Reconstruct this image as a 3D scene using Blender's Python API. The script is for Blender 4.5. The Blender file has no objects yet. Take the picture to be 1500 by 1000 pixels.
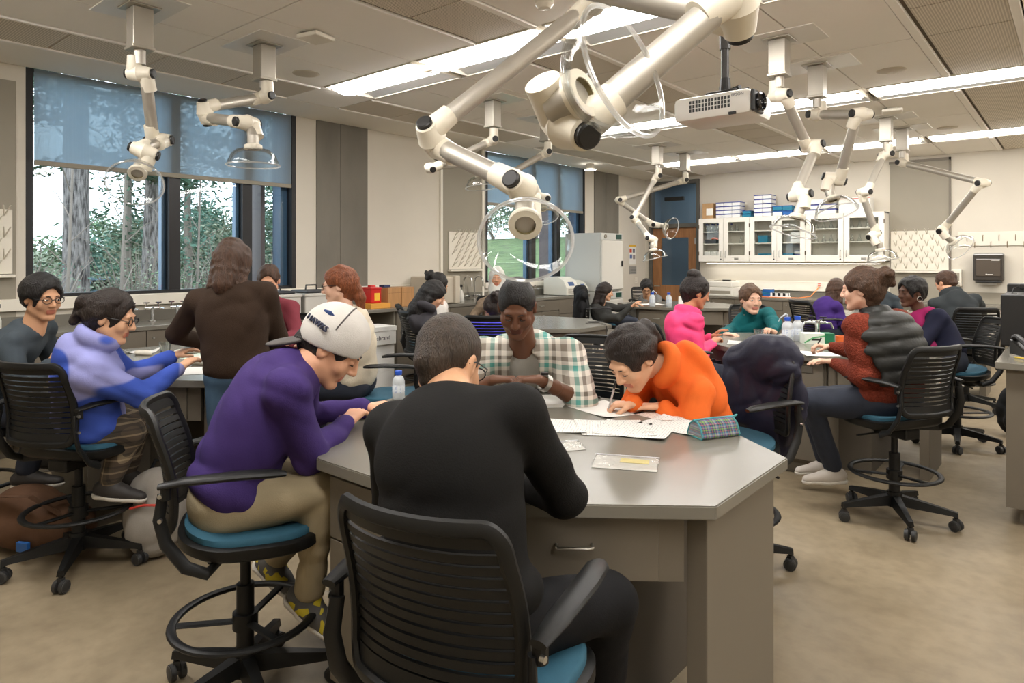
import bpy, bmesh, math, random
import numpy as np
from mathutils import Vector, Matrix

# ------------------------------------------------------------------ camera, world, exposure
SC = bpy.context.scene
COL = SC.collection
cam_d = bpy.data.cameras.new('camera')
cam_d.sensor_width = 36.0
cam_d.lens = 985.0 / 1500.0 * 36.0
cam_d.shift_y = -0.08
cam_d.clip_start = 0.05
cam_d.clip_end = 400
cam = bpy.data.objects.new('camera', cam_d)
COL.objects.link(cam)
cam.location = (0, 0, 1.54)
cam.rotation_euler = (math.radians(90), 0, math.radians(40.2))
SC.camera = cam
SC.view_settings.view_transform = 'Standard'
SC.view_settings.look = 'None'
SC.view_settings.exposure = 0.34
SC.view_settings.gamma = 1.0
SC.view_settings.use_curve_mapping = False
SC.cycles.max_bounces = 10
SC.cycles.transparent_max_bounces = 24
SC.cycles.sample_clamp_indirect = 4.0
SC.cycles.caustics_reflective = False
SC.cycles.caustics_refractive = False

world = bpy.data.worlds.new('overcast_sky')
SC.world = world
world.use_nodes = True
wn = world.node_tree
wn.nodes['Background'].inputs[0].default_value = (0.80, 0.91, 1.0, 1)
wn.nodes['Background'].inputs[1].default_value = 3.0
LIGHT_STRENGTH = 17.5          # ceiling fixtures
LIGHT_COLOR = (1.0, 0.97, 0.935, 1)

# ------------------------------------------------------------------ helpers
R_ = random.Random(7)

def srgb(r, g, b):
    o = []
    for c in (r, g, b):
        c /= 255.0
        o.append(c / 12.92 if c <= 0.04045 else ((c + 0.055) / 1.055) ** 2.4)
    return tuple(o) + (1.0,)

MATS = {}
def mat(name, col, rough=0.5, metal=0.0, spec=0.5, noise=0.0, nscale=8.0, bump=0.0, bscale=60.0,
        col2=None, coat=0.0, emit=None, estr=0.0, trans=0.0, stretch=None, sheen=0.0):
    """principled material; colour mottled by a noise, relief by a second one"""
    if name in MATS:
        return MATS[name]
    m = bpy.data.materials.new(name)
    m.use_nodes = True
    nt = m.node_tree
    b = nt.nodes['Principled BSDF']
    c = srgb(*col) if max(col) > 1.0 else tuple(col) + (1.0,)
    b.inputs['Base Color'].default_value = c
    b.inputs['Roughness'].default_value = rough
    b.inputs['Metallic'].default_value = metal
    b.inputs['Specular IOR Level'].default_value = spec
    b.inputs['Coat Weight'].default_value = coat
    b.inputs['Sheen Weight'].default_value = sheen
    b.inputs['Transmission Weight'].default_value = trans
    tc = nt.nodes.new('ShaderNodeTexCoord')
    mp = nt.nodes.new('ShaderNodeMapping')
    nt.links.new(tc.outputs['Object'], mp.inputs[0])
    if stretch:
        mp.inputs['Scale'].default_value = stretch
    if noise > 0:
        n = nt.nodes.new('ShaderNodeTexNoise')
        n.inputs['Scale'].default_value = nscale
        n.inputs['Detail'].default_value = 6
        nt.links.new(mp.outputs[0], n.inputs['Vector'])
        r = nt.nodes.new('ShaderNodeValToRGB')
        r.color_ramp.elements[0].position = 0.3
        r.color_ramp.elements[1].position = 0.7
        c2 = srgb(*col2) if col2 else tuple(x * (1 - noise) for x in c[:3]) + (1,)
        r.color_ramp.elements[0].color = c2
        r.color_ramp.elements[1].color = c
        nt.links.new(n.outputs['Fac'], r.inputs[0])
        nt.links.new(r.outputs[0], b.inputs['Base Color'])
    if bump > 0:
        n = nt.nodes.new('ShaderNodeTexNoise')
        n.inputs['Scale'].default_value = bscale
        n.inputs['Detail'].default_value = 4
        nt.links.new(mp.outputs[0], n.inputs['Vector'])
        bp = nt.nodes.new('ShaderNodeBump')
        bp.inputs['Strength'].default_value = bump
        bp.inputs['Distance'].default_value = 0.01
        nt.links.new(n.outputs['Fac'], bp.inputs['Height'])
        nt.links.new(bp.outputs[0], b.inputs['Normal'])
    if emit:
        b.inputs['Emission Color'].default_value = emit
        b.inputs['Emission Strength'].default_value = estr
    MATS[name] = m
    return m

def clear_mat(name, tint=(1, 1, 1), gloss=0.06, rough=0.03, ior=1.45, facing=0.35):
    """clear plastic or glass: see-through with reflections that grow at grazing angles"""
    if name in MATS:
        return MATS[name]
    m = bpy.data.materials.new(name)
    m.use_nodes = True
    nt = m.node_tree
    nt.nodes.clear()
    out = nt.nodes.new('ShaderNodeOutputMaterial')
    tr = nt.nodes.new('ShaderNodeBsdfTransparent')
    tr.inputs[0].default_value = tuple(tint) + (1,)
    gl = nt.nodes.new('ShaderNodeBsdfGlossy')
    gl.inputs['Roughness'].default_value = rough
    lw = nt.nodes.new('ShaderNodeLayerWeight')
    lw.inputs['Blend'].default_value = facing
    ma = nt.nodes.new('ShaderNodeMath')
    ma.operation = 'MULTIPLY_ADD'
    ma.inputs[1].default_value = 0.5
    ma.inputs[2].default_value = gloss
    ma.use_clamp = True
    nt.links.new(lw.outputs['Fresnel'], ma.inputs[0])
    mx = nt.nodes.new('ShaderNodeMixShader')
    nt.links.new(ma.outputs[0], mx.inputs[0])
    nt.links.new(tr.outputs[0], mx.inputs[1])
    nt.links.new(gl.outputs[0], mx.inputs[2])
    nt.links.new(mx.outputs[0], out.inputs[0])
    MATS[name] = m
    return m

def link(o, parent=None):
    COL.objects.link(o)
    if parent is not None:
        o.parent = parent
    return o

def tag(o, label=None, cat=None, group=None, kind=None):
    if label: o['label'] = label
    if cat: o['category'] = cat
    if group: o['group'] = group
    if kind: o['kind'] = kind
    return o

def thing(name, label, cat, loc=(0, 0, 0), rz=0.0, group=None):
    o = bpy.data.objects.new(name, None)
    o.empty_display_size = 0.1
    o.location = loc
    o.rotation_euler = (0, 0, rz)
    link(o)
    return tag(o, label, cat, group)

def copy_tree(o, parent=None):
    c = o.copy()
    COL.objects.link(c)
    c.parent = parent
    for ch in list(o.children):
        copy_tree(ch, c)
    return c

class MB:
    """collects shapes, builds one mesh object"""
    def __init__(self):
        self.v = []; self.f = []; self.mi = []; self.cur = 0
    def slot(self, i):
        self.cur = i; return self
    def add(self, vs, fs):
        o = len(self.v)
        self.v.extend([tuple(p) for p in vs])
        for f in fs:
            self.f.append(tuple(i + o for i in f)); self.mi.append(self.cur)
        return self
    def box(self, lo, hi, M=None):
        x0, y0, z0 = lo; x1, y1, z1 = hi
        vs = [(x0,y0,z0),(x1,y0,z0),(x1,y1,z0),(x0,y1,z0),(x0,y0,z1),(x1,y0,z1),(x1,y1,z1),(x0,y1,z1)]
        if M is not None: vs = [M @ Vector(p) for p in vs]
        return self.add(vs, [(0,3,2,1),(4,5,6,7),(0,1,5,4),(1,2,6,5),(2,3,7,6),(3,0,4,7)])
    def bbox(self, lo, hi, b=0.004, M=None):
        """box with chamfered edges"""
        bm = bmesh.new()
        bmesh.ops.create_cube(bm, size=1.0)
        for v in bm.verts:
            v.co = Vector([lo[i] + (v.co[i] + .5) * (hi[i] - lo[i]) for i in range(3)])
        bmesh.ops.bevel(bm, geom=list(bm.edges), offset=b, segments=2, affect='EDGES', profile=.5)
        return self.bm(bm, M)
    def bm(self, bm, M=None):
        bm.verts.index_update()
        vs = [(M @ v.co) if M is not None else v.co for v in bm.verts]
        fs = [[v.index for v in f.verts] for f in bm.faces]
        bm.free()
        return self.add(vs, fs)
    def prism(self, pts, z0, z1, M=None):
        n = len(pts)
        vs = [(p[0], p[1], z0) for p in pts] + [(p[0], p[1], z1) for p in pts]
        if M is not None: vs = [M @ Vector(p) for p in vs]
        fs = [tuple(range(n - 1, -1, -1)), tuple(range(n, 2 * n))]
        fs += [(i, (i + 1) % n, n + (i + 1) % n, n + i) for i in range(n)]
        return self.add(vs, fs)
    def cyl(self, a, b, r0, r1=None, n=16, caps=True):
        r1 = r0 if r1 is None else r1
        a = Vector(a); b = Vector(b); d = (b - a).normalized()
        u = d.orthogonal().normalized(); w = d.cross(u)
        vs = []
        for c, r in ((a, r0), (b, r1)):
            for i in range(n):
                t = 2 * math.pi * i / n
                vs.append(c + (u * math.cos(t) + w * math.sin(t)) * r)
        fs = [(i, (i + 1) % n, n + (i + 1) % n, n + i) for i in range(n)]
        if caps: fs += [tuple(range(n - 1, -1, -1)), tuple(range(n, 2 * n))]
        return self.add(vs, fs)
    def lathe(self, prof, a=(0,0,0), axis=(0,0,1), n=24, closed=False):
        """prof: (r, t) along the axis from a"""
        a = Vector(a); d = Vector(axis).normalized()
        u = d.orthogonal().normalized(); w = d.cross(u)
        vs = []
        for r, t in prof:
            for i in range(n):
                q = 2 * math.pi * i / n
                vs.append(a + d * t + (u * math.cos(q) + w * math.sin(q)) * max(r, 1e-5))
        m = len(prof); fs = []
        for j in range(m if closed else m - 1):
            k = (j + 1) % m
            for i in range(n):
                i2 = (i + 1) % n
                fs.append((j*n+i, j*n+i2, k*n+i2, k*n+i))
        return self.add(vs, fs)
    def tube(self, pts, r, n=8, closed=False, flat=None):
        """swept tube through pts; r number or list; flat=(sx,sz) section scale"""
        P = [Vector(p) for p in pts]; m = len(P)
        rs = r if isinstance(r, (list, tuple)) else [r] * m
        prev = None; vs = []
        for i, p in enumerate(P):
            if closed: t = P[(i + 1) % m] - P[i - 1]
            else: t = P[min(i + 1, m - 1)] - P[max(i - 1, 0)]
            t.normalize()
            if prev is None:
                u = t.cross(Vector((0, 0, 1)))
                if u.length < .05: u = t.cross(Vector((0, 1, 0)))
                u.normalize()
            else:
                u = (prev - t * prev.dot(t)).normalized()
            prev = u; w = t.cross(u)
            for k in range(n):
                q = 2 * math.pi * k / n
                a, b = math.cos(q), math.sin(q)
                if flat: a *= flat[0]; b *= flat[1]
                vs.append(p + (u * a + w * b) * rs[i])
        fs = []
        for i in range(m if closed else m - 1):
            j = (i + 1) % m
            for k in range(n):
                k2 = (k + 1) % n
                fs.append((i*n+k, i*n+k2, j*n+k2, j*n+k))
        if not closed: fs += [tuple(range(n - 1, -1, -1)), tuple(range((m - 1) * n, m * n))]
        return self.add(vs, fs)
    def ball(self, c, r, n=12, M=None):
        rr = (r, r, r) if not isinstance(r, (tuple, list)) else r
        vs = []; fs = []; m = n // 2
        for j in range(m + 1):
            th = math.pi * j / m
            for i in range(n):
                ph = 2 * math.pi * i / n
                p = Vector((rr[0]*math.sin(th)*math.cos(ph), rr[1]*math.sin(th)*math.sin(ph), rr[2]*math.cos(th)))
                if M is not None: p = M @ p
                vs.append(p + Vector(c))
        for j in range(m):
            for i in range(n):
                i2 = (i + 1) % n
                fs.append((j*n+i, (j+1)*n+i, (j+1)*n+i2, j*n+i2))
        return self.add(vs, fs)
    def grid(self, P, both=None):
        """P: rows of points -> surface; both = thickness vector makes it a slab"""
        r = len(P); c = len(P[0])
        vs = [p for row in P for p in row]
        fs = [(i*c+j, i*c+j+1, (i+1)*c+j+1, (i+1)*c+j) for i in range(r-1) for j in range(c-1)]
        if both is not None:
            o = len(vs); b = Vector(both)
            vs = vs + [Vector(p) + b for p in vs]
            fs += [tuple(o + k for k in reversed(f)) for f in fs]
            rim = [j for j in range(c)] + [i*c+c-1 for i in range(1, r)] + [(r-1)*c+j for j in range(c-2, -1, -1)] + [i*c for i in range(r-2, 0, -1)]
            for q in range(len(rim)):
                a_, b_ = rim[q], rim[(q+1) % len(rim)]
                fs.append((b_, a_, a_ + o, b_ + o))
        return self.add(vs, fs)
    def data(self, name, mats, smooth=False, angle=None):
        me = bpy.data.meshes.new(name)
        me.from_pydata(self.v, [], self.f)
        ml = mats if isinstance(mats, (list, tuple)) else [mats]
        for m in ml: me.materials.append(m)
        if len(ml) > 1: me.polygons.foreach_set('material_index', self.mi)
        if smooth: me.polygons.foreach_set('use_smooth', [True] * len(me.polygons))
        me.validate(); me.update()
        if smooth and angle:
            me.set_sharp_from_angle(angle=math.radians(angle))
        return me
    def build(self, name, mats, parent=None, smooth=False, angle=35):
        return link(bpy.data.objects.new(name, self.data(name, mats, smooth, angle)), parent)

def text_part(name, s, size, mats, parent, M, thick=0.0008):
    cu = bpy.data.curves.new('lettering', 'FONT')
    cu.body = s; cu.size = size; cu.extrude = thick; cu.resolution_u = 2
    cu.align_x = 'CENTER'; cu.align_y = 'CENTER'
    t = bpy.data.objects.new('lettering', cu)
    COL.objects.link(t)
    bpy.context.view_layer.update()
    me = bpy.data.meshes.new_from_object(t.evaluated_get(bpy.context.evaluated_depsgraph_get()))
    bpy.data.objects.remove(t); bpy.data.curves.remove(cu)
    me.materials.clear(); me.materials.append(mats)
    me.transform(M)
    me.name = name
    return link(bpy.data.objects.new(name, me), parent)

def frame_M(o, x, y, z):
    M = Matrix.Identity(4)
    for i, a in enumerate((x, y, z)):
        for j in range(3): M[j][i] = a[j]
    for j in range(3): M[j][3] = o[j]
    return M
# ------------------------------------------------------------------ room materials
M_wall = mat('painted_wall', (214, 207, 193), .85, noise=.04, nscale=2, bump=.02, bscale=200)
M_tile = mat('ceiling_tile_paint', (252, 248, 241), .9, noise=.03, nscale=1.5, bump=.05, bscale=300)
M_strip = mat('ceiling_border_paint', (244, 238, 226), .85, noise=.03, nscale=2)
M_gridline = mat('ceiling_joint_shadow', (92, 82, 68), .9)
M_white = mat('white_enamel', (232, 226, 212), .35, noise=.02, nscale=5)
M_concrete = mat('column_concrete', (126, 121, 110), .85, noise=.25, nscale=3.0, bump=.15, bscale=25, stretch=(1, 1, .35))
M_grey_panel = mat('grey_laminate_panel', (150, 143, 128), .6, noise=.03, nscale=3)
M_bronze = mat('dark_window_metal', (40, 40, 42), .4, metal=.3)
M_blueframe = mat('frame_blue_reflection', (70, 100, 128), .35, metal=.4)  # blue reflection on the dark metal put into the colour
M_steel = mat('brushed_steel', (190, 188, 182), .32, metal=1.0)
M_alu = mat('satin_aluminium', (192, 186, 175), .42, metal=.6, noise=.04, nscale=20)
M_chrome = mat('chrome', (215, 215, 215), .12, metal=1.0)
M_black = mat('black_plastic', (26, 25, 24), .42, bump=.03, bscale=400)
M_glass = clear_mat('window_glass', (.97, .99, .99), gloss=.02, rough=.0, facing=.15)
M_cabglass = clear_mat('cabinet_glass', (.97, .98, .97), gloss=.04, rough=.01, facing=.2)
M_wood = mat('oak_veneer', (166, 116, 74), .5, noise=.35, nscale=6, stretch=(8, 8, .5))

# perforated metal for the chilled beams
def perforated():
    m = mat('perforated_panel', (186, 174, 154), .7)
    nt = m.node_tree; b = nt.nodes['Principled BSDF']
    tc = nt.nodes.new('ShaderNodeTexCoord')
    vo = nt.nodes.new('ShaderNodeTexVoronoi')
    vo.inputs['Scale'].default_value = 60; vo.inputs['Randomness'].default_value = 0
    nt.links.new(tc.outputs['Object'], vo.inputs['Vector'])
    r = nt.nodes.new('ShaderNodeValToRGB')
    r.color_ramp.elements[0].position = .30; r.color_ramp.elements[0].color = srgb(176, 165, 148)
    r.color_ramp.elements[1].position = .42; r.color_ramp.elements[1].color = srgb(230, 221, 206)
    nt.links.new(vo.outputs['Distance'], r.inputs[0])
    nt.links.new(r.outputs[0], b.inputs['Base Color'])
    return m
M_perf = perforated()

def floor_mat():
    m = mat('polished_concrete_floor', (168, 150, 122), .42)
    nt = m.node_tree; b = nt.nodes['Principled BSDF']
    tc = nt.nodes.new('ShaderNodeTexCoord')
    n1 = nt.nodes.new('ShaderNodeTexNoise'); n1.inputs['Scale'].default_value = 1.6; n1.inputs['Detail'].default_value = 9; n1.inputs['Roughness'].default_value = .62; n1.inputs['Distortion'].default_value = .6
    n2 = nt.nodes.new('ShaderNodeTexNoise'); n2.inputs['Scale'].default_value = 14; n2.inputs['Detail'].default_value = 8
    nt.links.new(tc.outputs['Object'], n1.inputs['Vector']); nt.links.new(tc.outputs['Object'], n2.inputs['Vector'])
    r = nt.nodes.new('ShaderNodeValToRGB'); cr = r.color_ramp
    cr.elements[0].position = .25; cr.elements[0].color = srgb(120, 107, 86)
    cr.elements[1].position = .8; cr.elements[1].color = srgb(156, 141, 116)
    e = cr.elements.new(.5); e.color = srgb(138, 124, 101)
    nt.links.new(n1.outputs['Fac'], r.inputs[0])
    mx = nt.nodes.new('ShaderNodeMixRGB'); mx.blend_type = 'MULTIPLY'; mx.inputs[0].default_value = .45
    r2 = nt.nodes.new('ShaderNodeValToRGB'); r2.color_ramp.elements[0].position = .3; r2.color_ramp.elements[0].color = (.6, .58, .55, 1); r2.color_ramp.elements[1].position = .6; r2.color_ramp.elements[1].color = (1, 1, 1, 1)
    nt.links.new(n2.outputs['Fac'], r2.inputs[0])
    nt.links.new(r.outputs[0], mx.inputs[1]); nt.links.new(r2.outputs[0], mx.inputs[2])
    nt.links.new(mx.outputs[0], b.inputs['Base Color'])
    rr = nt.nodes.new('ShaderNodeMapRange'); rr.inputs['To Min'].default_value = .32; rr.inputs['To Max'].default_value = .55
    nt.links.new(n1.outputs['Fac'], rr.inputs['Value']); nt.links.new(rr.outputs[0], b.inputs['Roughness'])
    return m
M_floor = floor_mat()

# ------------------------------------------------------------------ room shell
WX, DY, HC = -6.9, 12.45, 3.19           # window wall, back wall, ceiling
RX, FY = 3.6, -2.4                       # right wall and wall behind the camera
def struct(o):
    o['kind'] = 'structure'; return o
struct(MB().box((WX - .3, FY - .2, -.12), (RX + .2, DY + .2, 0)).build('floor', M_floor))
W1 = (1.71, 4.31, 1.21, 3.19); W2 = (7.54, 10.23, 1.19, 3.19)
mb = MB()
T = .22
for y0, y1 in ((FY, W1[0]), (W1[1], W2[0]), (W2[1], DY + .2)):
    mb.box((WX - T, y0, 0), (WX, y1, HC + .1))
for w in (W1, W2):
    mb.box((WX - T, w[0], 0), (WX, w[1], w[2]))
struct(mb.build('wall_left', M_wall))
mb = MB()                                 # back wall with a door opening
mb.box((WX, DY, 0), (-6.81, DY + .16, HC + .1)).box((-5.7, DY, 0), (RX + .2, DY + .16, HC + .1)).box((-6.81, DY, 3.13), (-5.7, DY + .16, HC + .1))
struct(mb.build('wall_back', M_wall))
struct(MB().box((RX, FY, 0), (RX + .16, DY, HC + .1)).build('wall_right', M_wall))
struct(MB().box((WX, FY - .16, 0), (RX, FY, HC + .1)).build('wall_front', M_wall))

# concrete columns flush in the window wall
for y0, y1, lab in ((4.577, 5.313, 'bare concrete column beside the large window with the shade'),
                    (10.52, 11.37, 'bare concrete column between the hillside window and the door corner')):
    mb = MB().box((WX, y0, 0), (WX + .018, (y0 + y1) / 2 - .04, HC)).box((WX, (y0 + y1) / 2 - .036, 0), (WX + .022, y1, HC))
    tag(mb.build('concrete_column', M_concrete), lab, 'column', kind='structure')

# grey laminate wall bays
for i, (lo, hi) in enumerate((((WX, .3, .96), (WX + .012, 1.64, 3.05)), ((WX, 6.62, .96), (WX + .012, 7.44, HC)), ((-2.385, DY - .012, .88), (-1.56, DY, 3.12)))):
    struct(MB().box(lo, hi).build('trim_%d' % (i + 1), M_grey_panel))
    # slim edge posts
struct(MB().box((WX, 6.58, .96), (WX + .03, 6.62, HC)).box((WX, 7.44, .96), (WX + .03, 7.48, HC)).build('trim_4', M_white))
struct(MB().box((-1.57, DY - .03, .9), (-1.54, DY, 3.14)).box((-2.4, DY - .03, 3.1), (-1.54, DY, 3.14)).build('trim_5', mat('grey_edge', (120, 112, 100), .5)))

# ------------------------------------------------------------------ ceiling with tiles, beams and light rows
ceil = struct(MB().box((WX - .2, FY - .2, HC + .06), (RX + .2, DY + .2, HC + .2)).build('ceiling', M_gridline))
cx0, dx = -5.57, .66
colx = [cx0 + dx * i for i in range(14)]
lights_y = [(.35, .98), (3.75, 4.38), (7.16, 7.80), (10.46, 11.10)]
tile_rows = [(-2.41, -1.03), (-1.03, .35), (.98, 2.40), (2.40, 3.75), (4.38, 5.76), (5.76, 7.16), (7.80, 9.13), (9.13, 10.46), (11.10, 12.45)]
beam_cols = (3, 7, 11)
tile_cache = {}
def tile_mesh(w, l):
    k = (round(w, 3), round(l, 3))
    if k not in tile_cache:
        g = .0055
        tile_cache[k] = MB().bbox((-w/2 + g, -l/2 + g, 0), (w/2 - g, l/2 - g, .05), .003).data('ceiling_tile', M_tile)
    return tile_cache[k]
for (y0, y1) in tile_rows:
    for i in range(13):
        x0 = colx[i]; w = min(dx, RX - x0)
        if i in beam_cols or w < .1: continue
        o = bpy.data.objects.new('ceiling_tile', tile_mesh(w, y1 - y0))
        o.location = (x0 + w / 2, (y0 + y1) / 2, HC)
        link(o, ceil)
# plain border strip next to the window wall and plain end pieces of the light rows
MB().bbox((WX, FY, HC), (-6.215, DY, HC + .05), .003).build('border_panel', M_strip, ceil)
for (y0, y1) in lights_y:
    MB().bbox((-6.2, y0 + .003, HC), (-5.575, y1 - .003, HC + .05), .003).build('ceiling_tile', M_tile, ceil)
# chilled beams: perforated panels in a frame, one run between two light rows
runs = [(-2.41, .35), (.98, 3.75), (4.38, 7.16), (7.80, 10.46), (11.10, 12.45)]
for c, (xa, xb) in enumerate(((-6.20, -5.575), (-3.585, -2.935), (-.945, -.295))):
    for r, (y0, y1) in enumerate(runs):
        where = ('along the window wall', 'over the middle aisle', 'at the right of the ceiling')[c]
        seg = ('behind the camera end', 'nearest the camera', 'before the second light row', 'before the third light row', 'against the back wall')[r]
        t = thing('chilled_beam', 'perforated beige ceiling beam panel %s, run %s' % (where, seg), 'ceiling panel', ((xa + xb) / 2, y0, HC), 0, 'chilled beams')
        w = xb - xa; L = y1 - y0
        side = .055 if c else .03
        fr = MB().bbox((-w/2, 0, -.012), (-w/2 + side, L, .03), .003).bbox((w/2 - side, 0, -.012), (w/2, L, .03), .003)
        fr.build('side_rail', M_tile, t)
        if c:
            slot = MB().box((-w/2 + side + .002, 0, .01), (-w/2 + side + .03, L, .03)).build('air_slot', M_gridline, t)
        n = max(1, round(L / .62)); s = L / n
        for k in range(n):
            MB().box((-w/2 + side + (.03 if c else .0), k*s + .006, .0), (w/2 - side, (k+1)*s - .006, .012)).build('perforated_panel', M_perf, t)
        MB().box((-w/2 + side, 0, .012), (w/2 - side, L, .028)).build('backing', M_tile, t)

# ceiling light rows
M_lens = mat('fixture_glow', (255, 250, 240), .5, emit=LIGHT_COLOR, estr=LIGHT_STRENGTH)
M_reflect = mat('fixture_reflector', (205, 205, 205), .3, metal=.6)
def light_proto():
    L, Wd = 1.25, .615
    t = thing('ceiling_light', 'recessed light', 'light')
    f = MB()
    f.box((0, 0, -.004), (L, .018, .045)).box((0, Wd - .018, -.004), (L, Wd, .045)).box((0, 0, -.004), (.018, Wd, .045)).box((L - .018, 0, -.004), (L, Wd, .045))
    f.build('frame', M_white, t)
    rows = [[(.045, .018 + .385 * k / 10, .020 - .062 * math.sin(math.pi * k / 10) ** .8), (L - .045, .018 + .385 * k / 10, .020 - .062 * math.sin(math.pi * k / 10) ** .8)] for k in range(11)]  # lens bulges below the ceiling plane to throw extra light across it
    MB().grid(rows, (0, 0, .004)).build('glowing_lens', M_lens, t, smooth=True)
    g = MB(); rows = []
    for k in range(7):
        a = k / 6
        rows.append([(.018, .40 + .19 * a, .040 - .036 * a ** 2.2), (L - .018, .40 + .19 * a, .040 - .036 * a ** 2.2)])
    g.grid(rows, (0, 0, .003)).build('curved_reflector', M_reflect, t, smooth=True)
    return t
LP = light_proto(); used = False
rown = ('above the front table', 'first row in view', 'second row in view', 'third row by the back wall')
ordn = ('first', 'second', 'third', 'fourth', 'fifth', 'sixth', 'seventh', 'eighth', 'ninth', 'tenth', 'eleventh', 'twelfth')
for r, (y0, y1) in enumerate(lights_y):
    for k in range(7):
        o = LP if not used else copy_tree(LP)
        used = True
        o.location = (-5.54 + 1.32 * k, y0 + .006, HC)
        tag(o, 'recessed white ceiling light, %s from the window wall, %s' % (ordn[k], rown[r]), 'light', 'ceiling lights')

# ------------------------------------------------------------------ windows
def window(n, w, mull, parts):
    y0, y1, z0, z1 = w
    root = bpy.data.objects.new('window_%d' % n, None); root.location = (WX, y0, z0); link(root); struct(root)
    ox = -.16
    fr = MB()
    def b(lo, hi): fr.box((lo[0], lo[1] - y0, lo[2] - z0), (hi[0], hi[1] - y0, hi[2] - z0))
    b((ox, y0, z0), (-.002, y0 + .055, z1)); b((ox, y1 - .05, z0), (-.002, y1, z1))
    b((ox, y0, z0), (-.02, y1, z0 + .03)); b((ox, y0, z1 - .03), (-.02, y1, z1))
    fr.build('frame', M_bronze, root)
    edges = [y0 + .055] + [m for m in mull] + [y1 - .05]
    for m in mull:
        MB().box((ox + .04, m - y0 - .05, 0), (-.03, m - y0 + .06, z1 - z0)).build('mullion', M_bronze, root)
        MB().box((ox - .02, m - y0 - .09, 0), (ox + .05, m - y0 - .0505, z1 - z0)).build('mullion_cover', M_blueframe, root)
    MB().box((ox - .12, y1 - y0 - .13, 0), (ox + .05, y1 - y0 - .0505, z1 - z0)).build('mullion_cover', M_blueframe, root)
    for a, c in zip(edges[:-1], edges[1:]):
        MB().box((-.10, a - y0 + .03, .03), (-.094, c - y0 - .03, z1 - z0 - .03)).build('pane', M_glass, root)
    return root
w1 = window(1, W1, (2.96, 3.73), 0)
w2 = window(2, W2, (8.75, 9.45), 0)
# outside sun fins
M_fin = mat('mauve_fin_paint', (96, 84, 88), .5)
for nm, ys in (('window', (3.88, 4.10)), ('hillside window', (9.66, 9.9))):
    for q, y in enumerate(ys):
        tag(MB().box((WX - .62, y, -.6), (WX - .40, y + .05, 3.4)).build('sun_fin', M_fin),
            'mauve vertical sun fin outside the %s, %s one' % ('shaded window beside the standing woman' if nm == 'window' else nm, ('nearer', 'farther')[q]), 'sun fin', 'sun fins')

# roller shades
def shade_mat():
    m = bpy.data.materials.new('shade_mesh_fabric'); m.use_nodes = True
    nt = m.node_tree; nt.nodes.clear()
    out = nt.nodes.new('ShaderNodeOutputMaterial')
    tr = nt.nodes.new('ShaderNodeBsdfTransparent'); tr.inputs[0].default_value = (.85, .95, 1, 1)
    df = nt.nodes.new('ShaderNodeBsdfDiffuse'); df.inputs[0].default_value = srgb(176, 182, 184)
    tl = nt.nodes.new('ShaderNodeBsdfTranslucent'); tl.inputs[0].default_value = srgb(172, 196, 214)
    tc = nt.nodes.new('ShaderNodeTexCoord'); wv = nt.nodes.new('ShaderNodeTexNoise')
    wv.inputs['Scale'].default_value = 6
    mp = nt.nodes.new('ShaderNodeMapping'); mp.inputs['Scale'].default_value = (1, 14, .25)
    nt.links.new(tc.outputs['Object'], mp.inputs[0]); nt.links.new(mp.outputs[0], wv.inputs['Vector'])
    mr = nt.nodes.new('ShaderNodeMapRange'); mr.inputs['To Min'].default_value = .20; mr.inputs['To Max'].default_value = .28
    nt.links.new(wv.outputs['Fac'], mr.inputs['Value'])
    m1 = nt.nodes.new('ShaderNodeMixShader'); m1.inputs[0].default_value = .55
    nt.links.new(df.outputs[0], m1.inputs[1]); nt.links.new(tl.outputs[0], m1.inputs[2])
    m2 = nt.nodes.new('ShaderNodeMixShader'); nt.links.new(mr.outputs[0], m2.inputs[0])
    nt.links.new(m1.outputs[0], m2.inputs[1]); nt.links.new(tr.outputs[0], m2.inputs[2])
    nt.links.new(m2.outputs[0], out.inputs[0])
    return m
M_shade = shade_mat()
for (y0, y1, zb), lab in (((1.775, 4.255, 2.37), 'grey mesh roller shade half drawn over the large left window'),
                          ((7.6, 10.17, 2.385), 'grey mesh roller shade half drawn over the hillside window')):
    t = thing('roller_shade', lab, 'window shade', (WX - .012, (y0 + y1) / 2, zb), 0, 'roller shades')
    h = (y1 - y0) / 2
    MB().box((-.0015, -h, .03), (.0015, h, HC - zb)).build('fabric', M_shade, t)
    MB().bbox((-.012, -h, -.012), (.012, h, .032), .005).build('bottom_bar', M_grey_panel, t)

# ------------------------------------------------------------------ door and transom in the back wall
M_dframe = mat('door_frame_grey', (92, 90, 84), .5)
d = bpy.data.objects.new('door_1', None); d.location = (-6.25, DY, 0); link(d); struct(d)
fr = MB()
for a, b in (((-.555, -.03, 0), (-.49, .13, 3.12)), ((.485, -.03, 0), (.55, .13, 3.12)), ((-.49, -.03, 3.05), (.485, .13, 3.12)), ((-.49, -.03, 2.18), (.485, .13, 2.26))):
    fr.box(a, b)
fr.build('frame', M_dframe, d)
lf = MB()
for a, b in (((-.485, .03, .01), (-.30, .075, 2.175)), ((.30, .03, .01), (.48, .075, 2.175)), ((-.30, .03, 1.98), (.30, .075, 2.175)), ((-.30, .03, .01), (.30, .075, 1.02))):
    lf.box(a, b)
leaf = lf.build('leaf', M_wood, d)
MB().box((-.30, .045, 1.02), (.30, .052, 1.98)).build('vision_pane', M_glass, leaf)
MB().cyl((-.42, .03, 1.0), (-.42, -.03, 1.0), .012).cyl((-.42, -.03, 1.0), (-.30, -.03, 1.0), .009).build('lever_handle', M_steel, leaf)
MB().box((.44, -.0, 1.85), (.485, .035, 1.97)).build('hinge', M_steel, leaf)
MB().box((-.49, .04, 2.26), (.485, .047, 3.05)).build('transom_pane', M_glass, d)
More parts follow.
